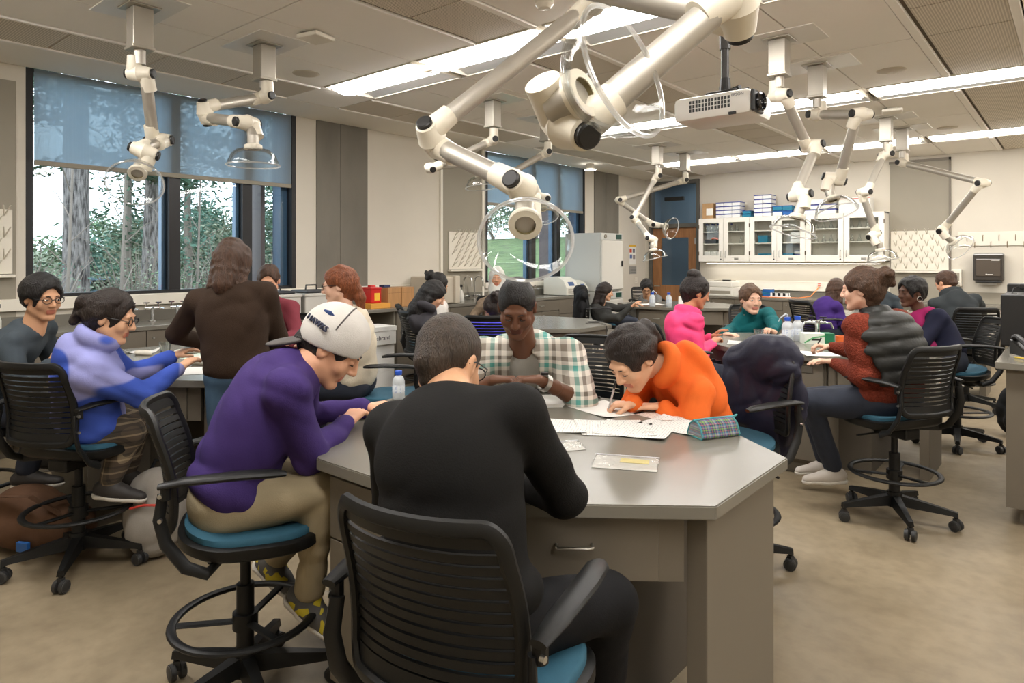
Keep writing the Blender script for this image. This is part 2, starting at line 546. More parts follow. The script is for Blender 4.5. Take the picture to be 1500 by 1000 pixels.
MB().bbox((-.2, -.03, 2.72), (.22, .03, 2.8), .008).build('door_closer_box', M_black, d)
# the corridor seen through the door: floor, walls tinted blue for bluish light, added fill lamp
M_corr = mat('corridor_wall_blue_tint', (140, 160, 176), .8)
CX, CY = WX - .45, DY + 1.35
struct(MB().box((CX, DY + .16, -.12), (-3.5, CY + .1, 0)).build('floor_corridor', M_floor))
struct(MB().box((CX, CY, 0), (-3.5, CY + .1, 3.4)).box((-3.6, DY + .16, 0), (-3.5, CY, 3.4)).box((CX, DY + .16, 3.3), (-3.5, CY + .1, 3.4)).box((CX, DY + .2, 0), (CX + .1, CY, 3.4)).box((CX, DY + .1, 0), (WX - .23, DY + .2, 3.4)).build('wall_corridor', M_corr))
ct = thing('corridor_fill_light', 'added fill light in the corridor behind the door', 'light', (-5.4, DY + .75, 3.298))  # unseen lamp added to brighten the corridor behind the glass
MB().bbox((-.9, -.2, -.05), (.9, .2, 0), .004).build('housing', M_white, ct)
MB().box((-.88, -.18, -.056), (.88, .18, -.05)).build('lens', mat('corridor_fill_glow', (240, 246, 255), .5, emit=(.78, .90, 1.0, 1), estr=4.0), ct)
# ------------------------------------------------------------------ lab tables
M_top = mat('grey_epoxy_worktop', (118, 114, 104), .22, noise=.05, nscale=4, bump=.01, bscale=300)
M_lam = mat('taupe_laminate', (108, 100, 87), .5, noise=.03, nscale=2)
M_lamdark = mat('shaded_knee_laminate', (92, 85, 75), .6)  # shade under the table put into a darker laminate colour
M_toe = mat('toe_kick', (70, 64, 56), .6)
M_plate = mat('outlet_plate', (228, 222, 208), .4)
M_red = mat('red_outlet', (206, 66, 40), .4)
TZ = .865
OA, OB, OLX, OLY = .90, .745, .32, .295
def octa(a, b, lx, ly):
    return [(a, -ly), (a, ly), (lx, b), (-lx, b), (-a, ly), (-a, -ly), (-lx, -b), (lx, -b)]
def bar_handle(mb, c, along, out, w=.1, r=.0045, stand=.028):
    c = Vector(c); al = Vector(along).normalized(); ou = Vector(out).normalized()
    a = c - al * w / 2; b = c + al * w / 2
    mb.tube([a, a + ou * stand * .8, a + ou * stand + al * .008, b + ou * stand - al * .008, b + ou * stand * .8, b], r, n=8)
def outlet(parent, o, right, up, out, w, h, red=False, name='outlet_plate'):
    """wall plate on a face; o centre"""
    M = frame_M(o, right, up, out)
    p = MB().bbox((-w/2, -h/2, 0), (w/2, h/2, .008), .002, M).build(name, M_plate, parent)
    s = MB()
    for k in (-1, 1):
        s.box((-w*.2, k*h*.2 - h*.07, .008), (w*.2, k*h*.2 + h*.07, .0095), M)
    s.build('socket', M_red if red else M_steel, p)
    return p
def lab_table(cx, cy, label, plates=True):
    t = thing('lab_table', label, 'table', (cx, cy, 0), 0, 'octagonal lab tables')
    bm = bmesh.new()
    vs = [bm.verts.new((x, y, TZ - .04)) for x, y in octa(OA, OB, OLX, OLY)]
    f = bm.faces.new(vs)
    r = bmesh.ops.extrude_face_region(bm, geom=[f])
    bmesh.ops.translate(bm, verts=[v for v in r['geom'] if isinstance(v, bmesh.types.BMVert)], vec=(0, 0, .04))
    bmesh.ops.recalc_face_normals(bm, faces=bm.faces)
    bmesh.ops.bevel(bm, geom=list(bm.edges), offset=.004, segments=2, affect='EDGES')
    MB().bm(bm).build('worktop', M_top, t)
    z1 = TZ - .041
    MB().box((-.52, -.36, .0), (.52, .36, z1 - .21)).build('core', M_lamdark, t)
    for s in (-1, 1):
        # full-height end panel
        x0, x1 = sorted((s * .80, s * .862))
        MB().bbox((x0, -.268, 0), (x1, .268, z1), .003).build('end_panel', M_lam, t)
        # drawer cabinet on the flat long side
        y0, y1 = sorted((s * .36, s * .695))
        cab = MB().box((-.30, y0, .10), (.30, y1, z1)).box((-.28, y0 + (.04 if s < 0 else 0), 0), (.28, y1 - (.04 if s > 0 else 0), .10)).build('drawer_cabinet', M_lam, t)
        yf = s * .695
        fy = sorted((yf, yf + s * .018))
        dr = MB().bbox((-.288, fy[0], .60), (.288, fy[1], z1 - .02), .002).build('drawer_front', M_lam, cab)
        do = MB().bbox((-.288, fy[0], .115), (.288, fy[1], .594), .002).build('door', M_lam, cab)
        mb = MB(); bar_handle(mb, (0, yf + s * .018, .70), (1, 0, 0), (0, s, 0)); mb.build('pull_handle', M_steel, cab, smooth=True)
        mb = MB().lathe([(0, .022), (.009, .021), (.011, .016), (.006, .010), (.006, 0)], (.24, yf + s * .018, .55), (0, s, 0), 12); mb.build('knob', M_steel, cab, smooth=True)
        mb = MB().box((.12, *([yf + s * .018] if s > 0 else [yf + s * .022]), .74), (.22, *([yf + s * .022] if s > 0 else [yf + s * .018]), .785)); mb.build('label_holder', M_steel, cab)
    for sx in (-1, 1):
        for sy in (-1, 1):
            # apron with a drawer over the knee space, on each slanted side
            p0 = Vector((sx * .80, sy * .285, 0)); p1 = Vector((sx * .315, sy * .68, 0))
            al = (p1 - p0).normalized(); L = (p1 - p0).length
            out = Vector((al.y, -al.x, 0))
            if out.x * sx < 0: out = -out
            M = frame_M(p0, al, out, (0, 0, 1))
            ap = MB().box((.0, -.03, .625), (L, 0, z1), M).build('apron', M_lam, t)
            MB().bbox((.075, 0, .632), (L - .055, .016, z1 - .008), .002, M).build('drawer_front', M_lam, ap)
            mb = MB(); bar_handle(mb, p0 + al * (L / 2) + out * .016 + Vector((0, 0, .735)), al, out); mb.build('pull_handle', M_steel, ap, smooth=True)
    if plates:
        outlet(t, (.862, .02, .66), (0, 1, 0), (0, 0, 1), (1, 0, 0), .075, .12)
        outlet(t, (.862, .14, .66), (0, 1, 0), (0, 0, 1), (1, 0, 0), .085, .13, True)
        outlet(t, (.862, .10, .42), (0, 1, 0), (0, 0, 1), (1, 0, 0), .12, .12)
    return t
TAB = {}
for key, cx, cy, lab, pl in (
        ('front', -1.66, 2.06, 'grey octagonal lab table in the foreground with papers and a pencil case', False),
        ('right', -1.66, 5.70, 'grey octagonal lab table between the pink hoodie and the puffer vest', True),
        ('mid', -4.61, 5.70, 'grey octagonal lab table behind the man in the plaid shirt', True),
        ('left', -4.61, 2.06, 'grey octagonal lab table under the window with plaster pieces and a teal pouch', False),
        ('far', -4.61, 9.36, 'grey octagonal lab table near the door with white bottles', False),
        ('farright', -1.66, 9.36, 'grey octagonal lab table by the white back wall at the right', True)):
    TAB[key] = lab_table(cx, cy, lab, pl)

# ------------------------------------------------------------------ drafting chairs
M_seat = mat('teal_seat_fabric', (36, 84, 104), .8, noise=.1, nscale=30, bump=.1, bscale=500)
M_chair = mat('black_chair_plastic', (15, 15, 14), .45, spec=.35, bump=.05, bscale=500)
M_cast = mat('caster_rubber', (40, 40, 40), .5)
M_greyring = mat('caster_ring', (92, 92, 90), .4)
def chair_proto():
    t = thing('drafting_chair', 'x', 'chair')
    base = MB()
    base.cyl((0, 0, .085), (0, 0, .17), .045, .040, 20).build('hub', M_chair, t, smooth=True)
    for k in range(5):
        a = 2 * math.pi * k / 5 + .3
        d = Vector((math.cos(a), math.sin(a), 0)); n = Vector((-d.y, d.x, 0))
        # tapering leg with a down-turned end
        rows = []
        for r, w, zt, zb in ((.03, .030, .155, .095), (.16, .024, .135, .090), (.285, .018, .112, .085), (.315, .017, .106, .080)):
            c = d * r
            rows.append([c - n * w + Vector((0, 0, zb)), c + n * w + Vector((0, 0, zb)), c + n * w * .7 + Vector((0, 0, zt)), c - n * w * .7 + Vector((0, 0, zt))])
        vs = [p for r_ in rows for p in r_]; fs = []
        for i in range(3):
            for j in range(4):
                fs.append((i*4+j, i*4+(j+1) % 4, (i+1)*4+(j+1) % 4, (i+1)*4+j))
        fs += [(3, 2, 1, 0), (12, 13, 14, 15)]
        leg = MB().add(vs, fs).cyl(d * .305 + Vector((0, 0, .05)), d * .305 + Vector((0, 0, .09)), .011, n=10).build('leg', M_chair, t)
        c = d * .305 + n * .0 + Vector((0, 0, .031))
        ang = a + 1.1
        ax = Vector((math.cos(ang), math.sin(ang), 0))
        cs = MB()
        for s in (-1, 1):
            cs.slot(0).lathe([(0, -.011), (.024, -.011), (.030, -.008), (.030, .008), (.024, .011), (0, .011)], c + ax * (.017 * s), ax, 18)
            cs.slot(1).lathe([(.0215, .0112), (.027, .0095), (.027, .0112)], c + ax * (.017 * s), ax * s, 18)
        cs.slot(0).box((c.x - .012, c.y - .012, c.z + .006), (c.x + .012, c.y + .012, c.z + .04))
        cs.build('caster', [M_cast, M_greyring], leg, smooth=True)
    MB().cyl((0, 0, .16), (0, 0, .40), .030, n=20).cyl((0, 0, .40), (0, 0, .53), .018, n=16).build('gas_column', M_chair, t, smooth=True)
    ring = MB()
    N = 40
    ring.tube([(.235 * math.cos(2*math.pi*i/N), .235 * math.sin(2*math.pi*i/N), .285) for i in range(N)], .013, n=10, closed=True, flat=(1.25, .8))
    for k in range(3):
        a = 2 * math.pi * k / 3 + .5
        ring.tube([(.03 * math.cos(a), .03 * math.sin(a), .27), (.23 * math.cos(a), .23 * math.sin(a), .283)], .012, n=8, flat=(1.4, .6))
    ring.cyl((0, 0, .245), (0, 0, .30), .043, n=20)
    ring.build('foot_ring', M_chair, t, smooth=True)
    MB().bbox((-.06, -.12, .50), (.06, .10, .565), .012).box((-.10, -.03, .53), (-.06, .04, .56)).box((.06, -.03, .53), (.10, .04, .56)).cyl((-.02, .0, .53), (-.30, .0, .53), .006, n=8).build('tilt_mechanism', M_chair, t)
    # seat pan and cushion: rounded squares, lip raised at the rear
    def pad(w, dpt, z0, z1, lip, rnd, name, m, cup=0.0):
        rows = []
        N = 48
        rings = ((z0, .90), (z0 + (z1 - z0) * .3, 1.0), (z1 - .006, 1.0), (z1, .955))
        for z, s in rings:
            row = []
            for i in range(N):
                a = 2 * math.pi * i / N
                ca, sa = math.cos(a), math.sin(a)
                e = 2.0 / rnd
                x = w * s * math.copysign(abs(ca) ** e, ca); y = dpt * s * math.copysign(abs(sa) ** e, sa)
                zz = z + lip * max(0, -y / dpt) ** 2.2 - .018 * max(0, y / dpt) ** 3
                row.append((x, y + .02, zz))
            rows.append(row)
        mb = MB()
        vs = [p for r_ in rows for p in r_]
        fs = []
        for j in range(len(rows) - 1):
            for i in range(N):
                i2 = (i + 1) % N
                fs.append((j*N+i, j*N+i2, (j+1)*N+i2, (j+1)*N+i))
        # inner rings of the top
        last = len(rows) - 1
        prev = last * N
        for q, s in enumerate((.75, .5, .25)):
            base_ = len(vs)
            for i in range(N):
                x, y, z = rows[last][i]
                y0 = y - .02
                zz = z1 + lip * max(0, -(y0 * s / .955) / dpt) ** 2.2 - .018 * max(0, y0 * s / .955 / dpt) ** 3 - cup * (1 - s)
                vs.append((x * s / .955 * .955, y0 * s + .02, zz))
            for i in range(N):
                i2 = (i + 1) % N
                fs.append((prev + i, prev + i2, base_ + i2, base_ + i))
            prev = base_
        fs.append(tuple(prev + i for i in range(N)))
        fs.append(tuple(range(N - 1, -1, -1)))
        mb.add(vs, fs)
        return mb.build(name, m, t, smooth=True, angle=60)
    pad(.232, .228, .560, .612, .035, 3.0, 'seat_pan', M_chair)
    pad(.213, .208, .600, .636, .035, 3.0, 'seat_cushion', M_seat, .012)
    # side uprights, arms
    for s in (-1, 1):
        x = .240 * s
        MB().tube([(s * .12, -.06, .555), (s * .235, -.10, .55), (x, -.16, .58), (x, -.215, .66), (x, -.235, .74), (x * .97, -.225, .815)], [.014, .015, .016, .016, .015, .013], n=10, flat=(.65, 1.3)).build('upright', M_chair, t, smooth=True)
        arm = MB().tube([(x * 1.04, -.235, .842), (x * 1.06, -.16, .853), (x * 1.05, .0, .855), (x * 1.0, .10, .848), (x * .97, .135, .842)], [.018, .026, .029, .027, .016], n=12, flat=(1.0, .5)).build('armrest', M_chair, t, smooth=True)
        MB().cyl((x * 1.02, -.215, .80), (x * 1.02, -.215, .842), .016, n=10).build('arm_post', M_chair, arm, smooth=True)
        for z in (.815, .74):
            MB().cyl((x + .012 * s, -.228, z), (x + .022 * s, -.23, z), .007, n=10).build('bolt', M_steel, t)
    # backrest: curved outline frame and separate slats
    def bp(u, z):          # u in -1..1 across, z height -> point on the curved back
        k = max(0.0, (z - .675) / .375)
        w = .197 - .010 * k + .01 * math.sin(math.pi * k)
        y = -.262 + .055 * (abs(u) ** 2.2) - .055 * k ** 1.6 + .018 * math.sin(math.pi * min(1, k * 1.2))
        return Vector((u * w, y, z))
    pts = []
    Z0, Z1 = .675, 1.05
    n = 14
    corner = .17
    path = []
    for i in range(n + 1): path.append((-1, Z0 + .05 + (Z1 - .05 - Z0 - .05) * i / n))
    for i in range(1, 6):
        a = math.pi / 2 * i / 6
        path.append((-1 + corner * (1 - math.cos(a)), Z1 - .05 + .05 * math.sin(a)))
    for i in range(n + 1): path.append((-1 + corner + (2 - 2 * corner) * i / n, Z1))
    for i in range(1, 6):
        a = math.pi / 2 * i / 6
        path.append((1 - corner * (1 - math.sin(a)), Z1 - .05 + .05 * math.cos(a)))
    for i in range(n + 1): path.append((1, Z1 - .05 - (Z1 - .05 - Z0 - .05) * i / n))
    for i in range(1, 6):
        a = math.pi / 2 * i / 6
        path.append((1 - corner * (1 - math.cos(a)), Z0 + .05 - .05 * math.sin(a)))
    for i in range(n + 1): path.append((1 - corner - (2 - 2 * corner) * i / n, Z0))
    for i in range(1, 6):
        a = math.pi / 2 * i / 6
        path.append((-1 + corner * (1 - math.sin(a)), Z0 + .05 - .05 * math.cos(a)))
    MB().tube([bp(u, z) for u, z in path], .0125, n=8, closed=True, flat=(1.0, 1.35)).build('back_frame', M_chair, t, smooth=True)
    def strip(za, zb, inset=.02, th=.009):
        rows = []
        for z in (za, (za + zb) / 2, zb):
            e = 1.0
            dz = min(z - Z0, Z1 - z)
            if dz < .05: e = 1 - corner * (1 - math.sqrt(max(0, 1 - (1 - dz / .05) ** 2)))
            rows.append([bp(-e + 2 * e * i / 16, z) for i in range(17)])
        return MB().grid(rows, (0, th, 0))
    ns = 11
    zt, zb = Z1 - .045, Z0 + .055
    strip(zt + .004, Z1 - .004).build('top_panel', M_chair, t, smooth=True)
    strip(Z0 + .004, zb - .004).build('bottom_panel', M_chair, t, smooth=True)
    ph = (zt - zb) / ns
    for i in range(ns):
        strip(zb + ph * i, zb + ph * i + ph * .72).build('slat', M_chair, t, smooth=True)
    # lumbar cross piece
    return t
CHAIR = chair_proto()
chair_used = [False]
def chair(x, y, face, label, rot=0.0):
    """face: direction (dx, dy) the sitter looks to"""
    o = CHAIR if not chair_used[0] else copy_tree(CHAIR)
    chair_used[0] = True
    o.location = (x, y, 0)
    o.rotation_euler = (0, 0, math.atan2(-face[0], face[1]) + rot)
    return tag(o, label, 'chair', 'black drafting chairs')

# ------------------------------------------------------------------ fume extraction arms
M_ivory = mat('ivory_arm_plastic', (236, 228, 210), .38, noise=.02, nscale=6)
M_dome = clear_mat('clear_acrylic_dome', (.975, .98, .975), gloss=.03, rough=.04, facing=.12)
def rim_mat():
    m = bpy.data.materials.new('acrylic_rim_highlight'); m.use_nodes = True
    nt = m.node_tree; nt.nodes.clear()
    out = nt.nodes.new('ShaderNodeOutputMaterial'); tr = nt.nodes.new('ShaderNodeBsdfTransparent'); gl = nt.nodes.new('ShaderNodeBsdfGlossy'); df = nt.nodes.new('ShaderNodeBsdfTranslucent')
    gl.inputs['Roughness'].default_value = .08; df.inputs[0].default_value = (.9, .9, .88, 1)  # white translucent share stands in for bright highlights along the rim
    a = nt.nodes.new('ShaderNodeMixShader'); a.inputs[0].default_value = .62
    b = nt.nodes.new('ShaderNodeMixShader'); b.inputs[0].default_value = .50
    nt.links.new(gl.outputs[0], a.inputs[1]); nt.links.new(df.outputs[0], a.inputs[2])
    nt.links.new(tr.outputs[0], b.inputs[1]); nt.links.new(a.outputs[0], b.inputs[2]); nt.links.new(b.outputs[0], out.inputs[0])
    return m
M_rim = rim_mat()
M_inner = mat('duct_inside', (120, 108, 70), .6)
M_mount = mat('mount_aluminium', (178, 172, 160), .35, metal=.6)
M_access = mat('shiny_access_plate', (232, 228, 220), .28, metal=0.0)
def lerp(a, b, t): return Vector(a) + (Vector(b) - Vector(a)) * t
def extraction_arm(label, mount, S, E, Wr, hood_c, hood_ax, scale=1.0, hood_r=.165, plate=True):
    """mount (x,y) on the ceiling, S shoulder, E elbow, Wr wrist, hood_c dome throat centre, hood_ax direction the dome opens to"""
    t = thing('extraction_arm', label, 'extraction arm', (mount[0], mount[1], HC), 0, 'ceiling fume extraction arms')
    o = Vector(t.location)
    L = lambda p: Vector(p) - o
    r = .0375 * scale
    S, E, Wr, H = L(S), L(E), L(Wr), L(hood_c)
    ax = Vector(hood_ax).normalized()
    if plate:
        MB().bbox((-.30, -.20, -.006), (.30, .20, .004), .002).build('access_plate', M_access, t)
    MB().bbox((-.10, -.10, -.016), (.10, .10, -.006), .003).bbox((-.062, -.062, -.27), (.062, .062, -.016), .006).bbox((-.07, -.07, -.285), (.07, .07, -.265), .005).build('ceiling_mount', M_mount, t)
    # drop pipe
    top = Vector((0, 0, -.285)); bot = Vector((0, 0, S.z + .06))
    MB().cyl(top, bot, r * .95, n=20).build('drop_pipe', M_alu, t, smooth=True)
    dE = (E - S).normalized()
    side = dE.cross(Vector((0, 0, 1)))
    side = side.normalized() if side.length > .1 else Vector((0, 1, 0))
    def joint(c, p_in, p_out, pname, axis):
        """swivel knuckle: conical body along axis, sleeves on the two pipes, black caps"""
        a = axis.normalized()
        b = MB()
        b.slot(0).lathe([(r*.85, -r*2.1), (r*1.05, -r*2.0), (r*1.45, -r*.15), (r*1.52, 0), (r*1.45, r*.15), (r*1.05, r*2.0), (r*.85, r*2.1)], c, a, 24)
        for p, sg in ((p_in, -1), (p_out, 1)):
            d_ = (p - c).normalized()
            q = c + a * (sg * r * .95)
            b.lathe([(r*1.05, 0), (r*1.28, r*.6), (r*1.16, r*2.2), (r*1.14, r*3.0), (r*.95, r*3.02), (0, r*3.02)], q, d_, 24)
        ob = b.build(pname, M_ivory, t, smooth=True)
        for sg in (-1, 1):
            MB().lathe([(r*.82, r*2.05), (r*.84, r*2.45), (r*.7, r*2.55), (0, r*2.55)], c, a * sg, 20).build('cap', M_black, ob, smooth=True)
        return a
    a1 = side
    c_s = Vector((0, 0, S.z))
    joint(c_s + a1 * 0, bot, E, 'shoulder_joint', a1)
    dW = (Wr - E).normalized()
    a2 = (S - E).normalized().cross(dW)
    a2 = a2.normalized() if a2.length > .15 else a1
    if a2.dot(a1) < 0: a2 = -a2
    s1 = c_s + a1 * r * .95; e1 = E - a2 * r * .95
    MB().cyl(s1 + (e1 - s1).normalized() * r * 2.2, e1 - (e1 - s1).normalized() * r * 2.2, r, n=24).build('upper_pipe', M_alu, t, smooth=True)
    joint(E, s1, Wr, 'elbow_joint', a2)
    neck0 = H - ax * .06 * scale
    a3 = dW.cross((neck0 - Wr).normalized())
    a3 = a3.normalized() if a3.length > .2 else a2
    e2 = E + a2 * r * .95; w1 = Wr - a3 * r * .95
    MB().cyl(e2 + (w1 - e2).normalized() * r * 2.2, w1 - (w1 - e2).normalized() * r * 2.2, r, n=24).build('lower_pipe', M_alu, t, smooth=True)
    joint(Wr, e2, neck0, 'wrist_joint', a3)
    w2 = Wr + a3 * r * .95
    MB().cyl(w2, neck0, r * .98, n=24).lathe([(r*.98, -.02), (r*1.0, .02)], neck0, ax, 24).cyl(neck0, H, r * .98, n=24).build('hood_neck', M_alu, t, smooth=True)
    hd = MB().lathe([(r*1.02, -.025), (r*1.5, -.015), (r*1.55, .0), (r*1.5, .012), (r*.95, .014), (r*.92, -.02)], H, ax, 28).build('hood_collar', M_ivory, t, smooth=True)
    MB().lathe([(r*.92, .012), (r*.9, -.02), (0, -.021)], H, ax, 24).build('duct_opening', M_inner, hd, smooth=True)
    R = hood_r * scale
    dome = MB().lathe([(r*1.5, .004), (R*.62, .014), (R*.84, .045), (R*.95, .085), (R*1.0, .115), (R*1.0, .118), (R*.94, .087), (R*.83, .049), (R*.61, .018), (r*1.5, .008)], H, ax, 48, closed=False).build('clear_hood', M_dome, t, smooth=True)
    M = frame_M(H + ax * .117, ax.orthogonal().normalized(), ax.cross(ax.orthogonal().normalized()), ax)
    N = 64
    MB().tube([M @ Vector((R*1.01*math.cos(2*math.pi*i/N), R*1.01*math.sin(2*math.pi*i/N), 0)) for i in range(N)], .0058 * scale, n=10, closed=True).build('hood_rim', M_rim, dome, smooth=True)
    return t
# ------------------------------------------------------------------ fitted counters along the walls
WC = .955                                 # window counter height
struct_top = tag(MB().bbox((WX + .014, -1.2, WC - .04), (-6.28, 9.46, WC), .004).box((WX + .002, -1.2, WC), (WX + .028, 9.46, WC + .10)).build('window_counter', M_top),
                 'long dark grey epoxy counter under the windows', 'countertop')
tag(MB().bbox((WX + .002, -1.2, 1.105), (WX + .045, 6.57, 1.205), .004).bbox((WX + .002, 7.5, 1.105), (WX + .045, 10.2, 1.185), .004).build('cable_raceway', M_white), 'white cable raceway strip below the window sills', 'raceway')
def base_unit(x0, y0, x1, y1, ztop, front, label, style, group):
    """cabinet box; front = '+x' or '-y' """
    t = thing('base_cabinet', label, 'cabinet', ((x0 + x1) / 2, (y0 + y1) / 2, 0), 0, group)
    ox, oy = t.location.x, t.location.y
    if front == '+x':
        rt, out, w = Vector((0, 1, 0)), Vector((1, 0, 0)), y1 - y0
        o = Vector((x1 - ox, 0, 0))
    else:
        rt, out, w = Vector((1, 0, 0)), Vector((0, -1, 0)), x1 - x0
        o = Vector((0, y0 - oy, 0))
    M = frame_M(o, rt, out, (0, 0, 1))
    dep = (x1 - x0) if front == '+x' else (y1 - y0)
    if style == 'open':
        MB().box((-w/2, -dep, 0), (-w/2 + .02, -.02, ztop), M).box((w/2 - .02, -dep, 0), (w/2, -.02, ztop), M).box((-w/2, -dep, 0), (w/2, -dep + .02, ztop), M).build('body', M_grey_panel, t)
        return t
    MB().box((-w/2 + .002, -dep, .1), (w/2 - .002, 0, ztop), M).box((-w/2 + .002, -dep, 0), (w/2 - .002, -.06, .1), M).build('body', M_lam, t)
    def front_piece(name, xa, xb, za, zb, hx, hz, vertical):
        p = MB().bbox((xa + .003, 0, za + .003), (xb - .003, .018, zb - .003), .002, M).build(name, M_lam, t)
        mb = MB(); bar_handle(mb, M @ Vector((hx, .018, hz)), Vector((0, 0, 1)) if vertical else rt, out); mb.build('pull_handle', M_steel, p, smooth=True)
        return p
    if style == 'doors':
        for s in (-1, 1):
            d_ = front_piece('door', min(0, s * w/2), max(0, s * w/2), .11, ztop, s * .04, ztop - .12, True)
            MB().lathe([(0, .006), (.010, .005), (.010, 0)], M @ Vector((s * (w/2 - .06), .018, ztop - .07)), out, 10).build('lock', M_steel, d_)
    elif style == 'drawers':
        zs = [.11, .11 + (ztop - .11) * .36, .11 + (ztop - .11) * .70, ztop]
        for i in range(3): front_piece('drawer', -w/2, w/2, zs[i], zs[i+1], 0, (zs[i] + zs[i+1]) / 2, False)
    else:
        front_piece('drawer', -w/2, w/2, ztop - .17, ztop, 0, ztop - .085, False)
        for s in (-1, 1):
            front_piece('door', min(0, s * w/2), max(0, s * w/2), .11, ztop - .175, s * .04, ztop - .28, True)
    return t
sty = ['doors', 'doors', 'drawers', 'doors', 'mixed', 'open', 'doors', 'drawers', 'doors', 'mixed', 'drawers']
ys = [-.6, .5, 1.5, 2.45, 3.4, 4.35, 5.3, 6.2, 6.9, 7.7, 8.6, 9.44]
names = ['far left of the window counter', 'left of the first faucets', 'under the first window faucet', 'under the window behind the teal pouch', 'behind the standing woman', 'below the grey bins',
         'below the cardboard boxes', 'under the cream-coloured instrument', 'under the gooseneck sink', 'behind the plaid shirt', 'below the centrifuges']
for i in range(len(ys) - 1):
    base_unit(WX + .03, ys[i], -6.31, ys[i+1], WC - .042, '+x', 'taupe base cabinet %s' % names[i], sty[i], 'window counter cabinets')

BC = .87                                  # back counter height
tag(MB().bbox((-5.62, 11.80, BC - .04), (1.2, DY - .014, BC), .004).box((-5.62, DY - .03, BC), (-2.4, DY - .004, BC + .10)).build('back_counter', M_top), 'dark grey epoxy counter along the white back wall', 'countertop')
tag(MB().bbox((-5.62, DY - .05, .985), (-2.42, DY - .002, 1.15), .004).build('cable_raceway', M_white), 'white cable raceway strip on the back wall under the glass cabinets', 'raceway')
xs = [-5.6, -4.75, -3.9, -3.05, -2.4, -1.56]
bn = ['below the laser printer', 'behind the teal turtleneck', 'below the orange cord', 'behind the purple sweater', 'under the pegboard sink']
for i in range(5):
    base_unit(xs[i], 11.83, xs[i+1], DY - .014, BC - .042, '-y', 'taupe base cabinet on the back wall %s' % bn[i], ['doors', 'mixed', 'doors', 'drawers', 'doors'][i], 'back counter cabinets')
# grey band and open shelf on the right
struct(MB().box((-1.53, DY - .015, BC), (RX, DY, 1.04)).build('baseboard_back', M_grey_panel))
t = thing('open_shelf', 'white open shelf unit under the counter at the right of the back wall', 'shelf', (-.3, 12.1, 0))
for z in (.12, .45, .72):
    MB().box((-1.2, -.26, z), (1.4, .3, z + .025)).build('shelf_board', M_white, t)
MB().box((-1.22, -.26, 0), (-1.2, .3, BC - .042)).box((1.4, -.26, 0), (1.42, .3, BC - .042)).build('side_panel', M_white, t)
M_pap = mat('paper_white', (238, 236, 230), .8)
M_redstripe = mat('red_print', (196, 60, 48), .6)
for i in range(4):
    x = -1.0 + i * .34
    b = thing('file_box', 'white file box with red stripes on the open shelf, %s from the left' % ordn[i], 'box', (x, 12.05, .748), 0, 'red striped boxes')
    MB().bbox((-.15, -.18, 0), (.15, .18, .07), .003).build('carton', M_pap, b)
    MB().box((-.14, -.1815, .02), (.14, -.18, .028)).box((-.14, -.1815, .045), (.14, -.18, .052)).build('stripe', M_redstripe, b)

# ------------------------------------------------------------------ upper glass cabinets
M_cabw = mat('cabinet_white', (236, 232, 222), .4)
ucx = [-5.561, -4.582, -3.611, -2.40]
un = ['leftmost, holding flasks and paper boxes', 'middle one, holding blue racks', 'rightmost, holding glassware']
Z0c, Z1c = 1.50, 2.315
cab_roots = []
for i in range(3):
    xa, xb = ucx[i], ucx[i+1]
    t = thing('wall_cabinet', 'white glass-door wall cabinet, %s' % un[i], 'cabinet', ((xa + xb) / 2, DY - .002, Z0c), 0, 'white wall cabinets')
    cab_roots.append(t)
    w = (xb - xa) / 2; H = Z1c - Z0c
    b = MB().box((-w, -.33, 0), (-w + .018, 0, H)).box((w - .018, -.33, 0), (w, 0, H)).box((-w, -.33, 0), (w, 0, .02)).box((-w, -.33, H - .02), (w, 0, H)).box((-w, -.012, 0), (w, 0, H)).box((-.01, -.33, 0), (.01, 0, H))
    b.build('body', M_cabw, t)
    for k in (1, 2):
        MB().box((-w + .018, -.30, .10 + k * .225), (w - .018, -.012, .118 + k * .225)).build('shelf', M_cabw, t)
    for s in (-1, 1):
        a, c = sorted((s * .003, s * (w - .003)))
        fr = MB()
        fw = .085
        fr.box((a, -.352, .004), (a + fw, -.332, H - .004)).box((c - fw, -.352, .004), (c, -.332, H - .004)).box((a + fw, -.352, .004), (c - fw, -.332, .115)).box((a + fw, -.352, H - .085), (c - fw, -.332, H - .004))
        d_ = fr.build('door', M_cabw, t)
        MB().box((a + fw, -.344, .115), (c - fw, -.340, H - .085)).build('glass', M_cabglass, d_)
        mb = MB(); bar_handle(mb, (s * .045, -.352, .14), (0, 0, 1), (0, -1, 0), .11); mb.build('pull_handle', M_steel, d_, smooth=True)
        hx = s * (w - .004)
        MB().box((hx - .008, -.356, .12), (hx + .008, -.35, .19)).box((hx - .008, -.356, H - .19), (hx + .008, -.35, H - .12)).build('hinge', mat('hinge_bronze', (110, 96, 78), .4, metal=.7), d_)
        if s == 1: MB().box((w * .5 - .04, -.355, .035), (w * .5 + .04, -.352, .07)).build('label_holder', M_steel, d_)
        else: MB().cyl((-.05, -.352, .045), (-.05, -.358, .045), .012, n=12).build('lock', M_black, d_)
# under-cabinet task lamp: a strip fixed below the cabinets lights the wall
M_task = mat('task_lamp_glow', (255, 250, 240), .5, emit=(1, .96, .90, 1), estr=9.0)
t = thing('task_lamp', 'long white task lamp strip fixed under the wall cabinets', 'light', (-3.98, DY - .19, Z0c))
MB().bbox((-1.5, -.04, -.03), (1.5, .04, 0), .004).build('housing', M_white, t)
MB().box((-1.48, -.03, -.034), (1.48, .035, -.03)).build('lens', M_task, t)

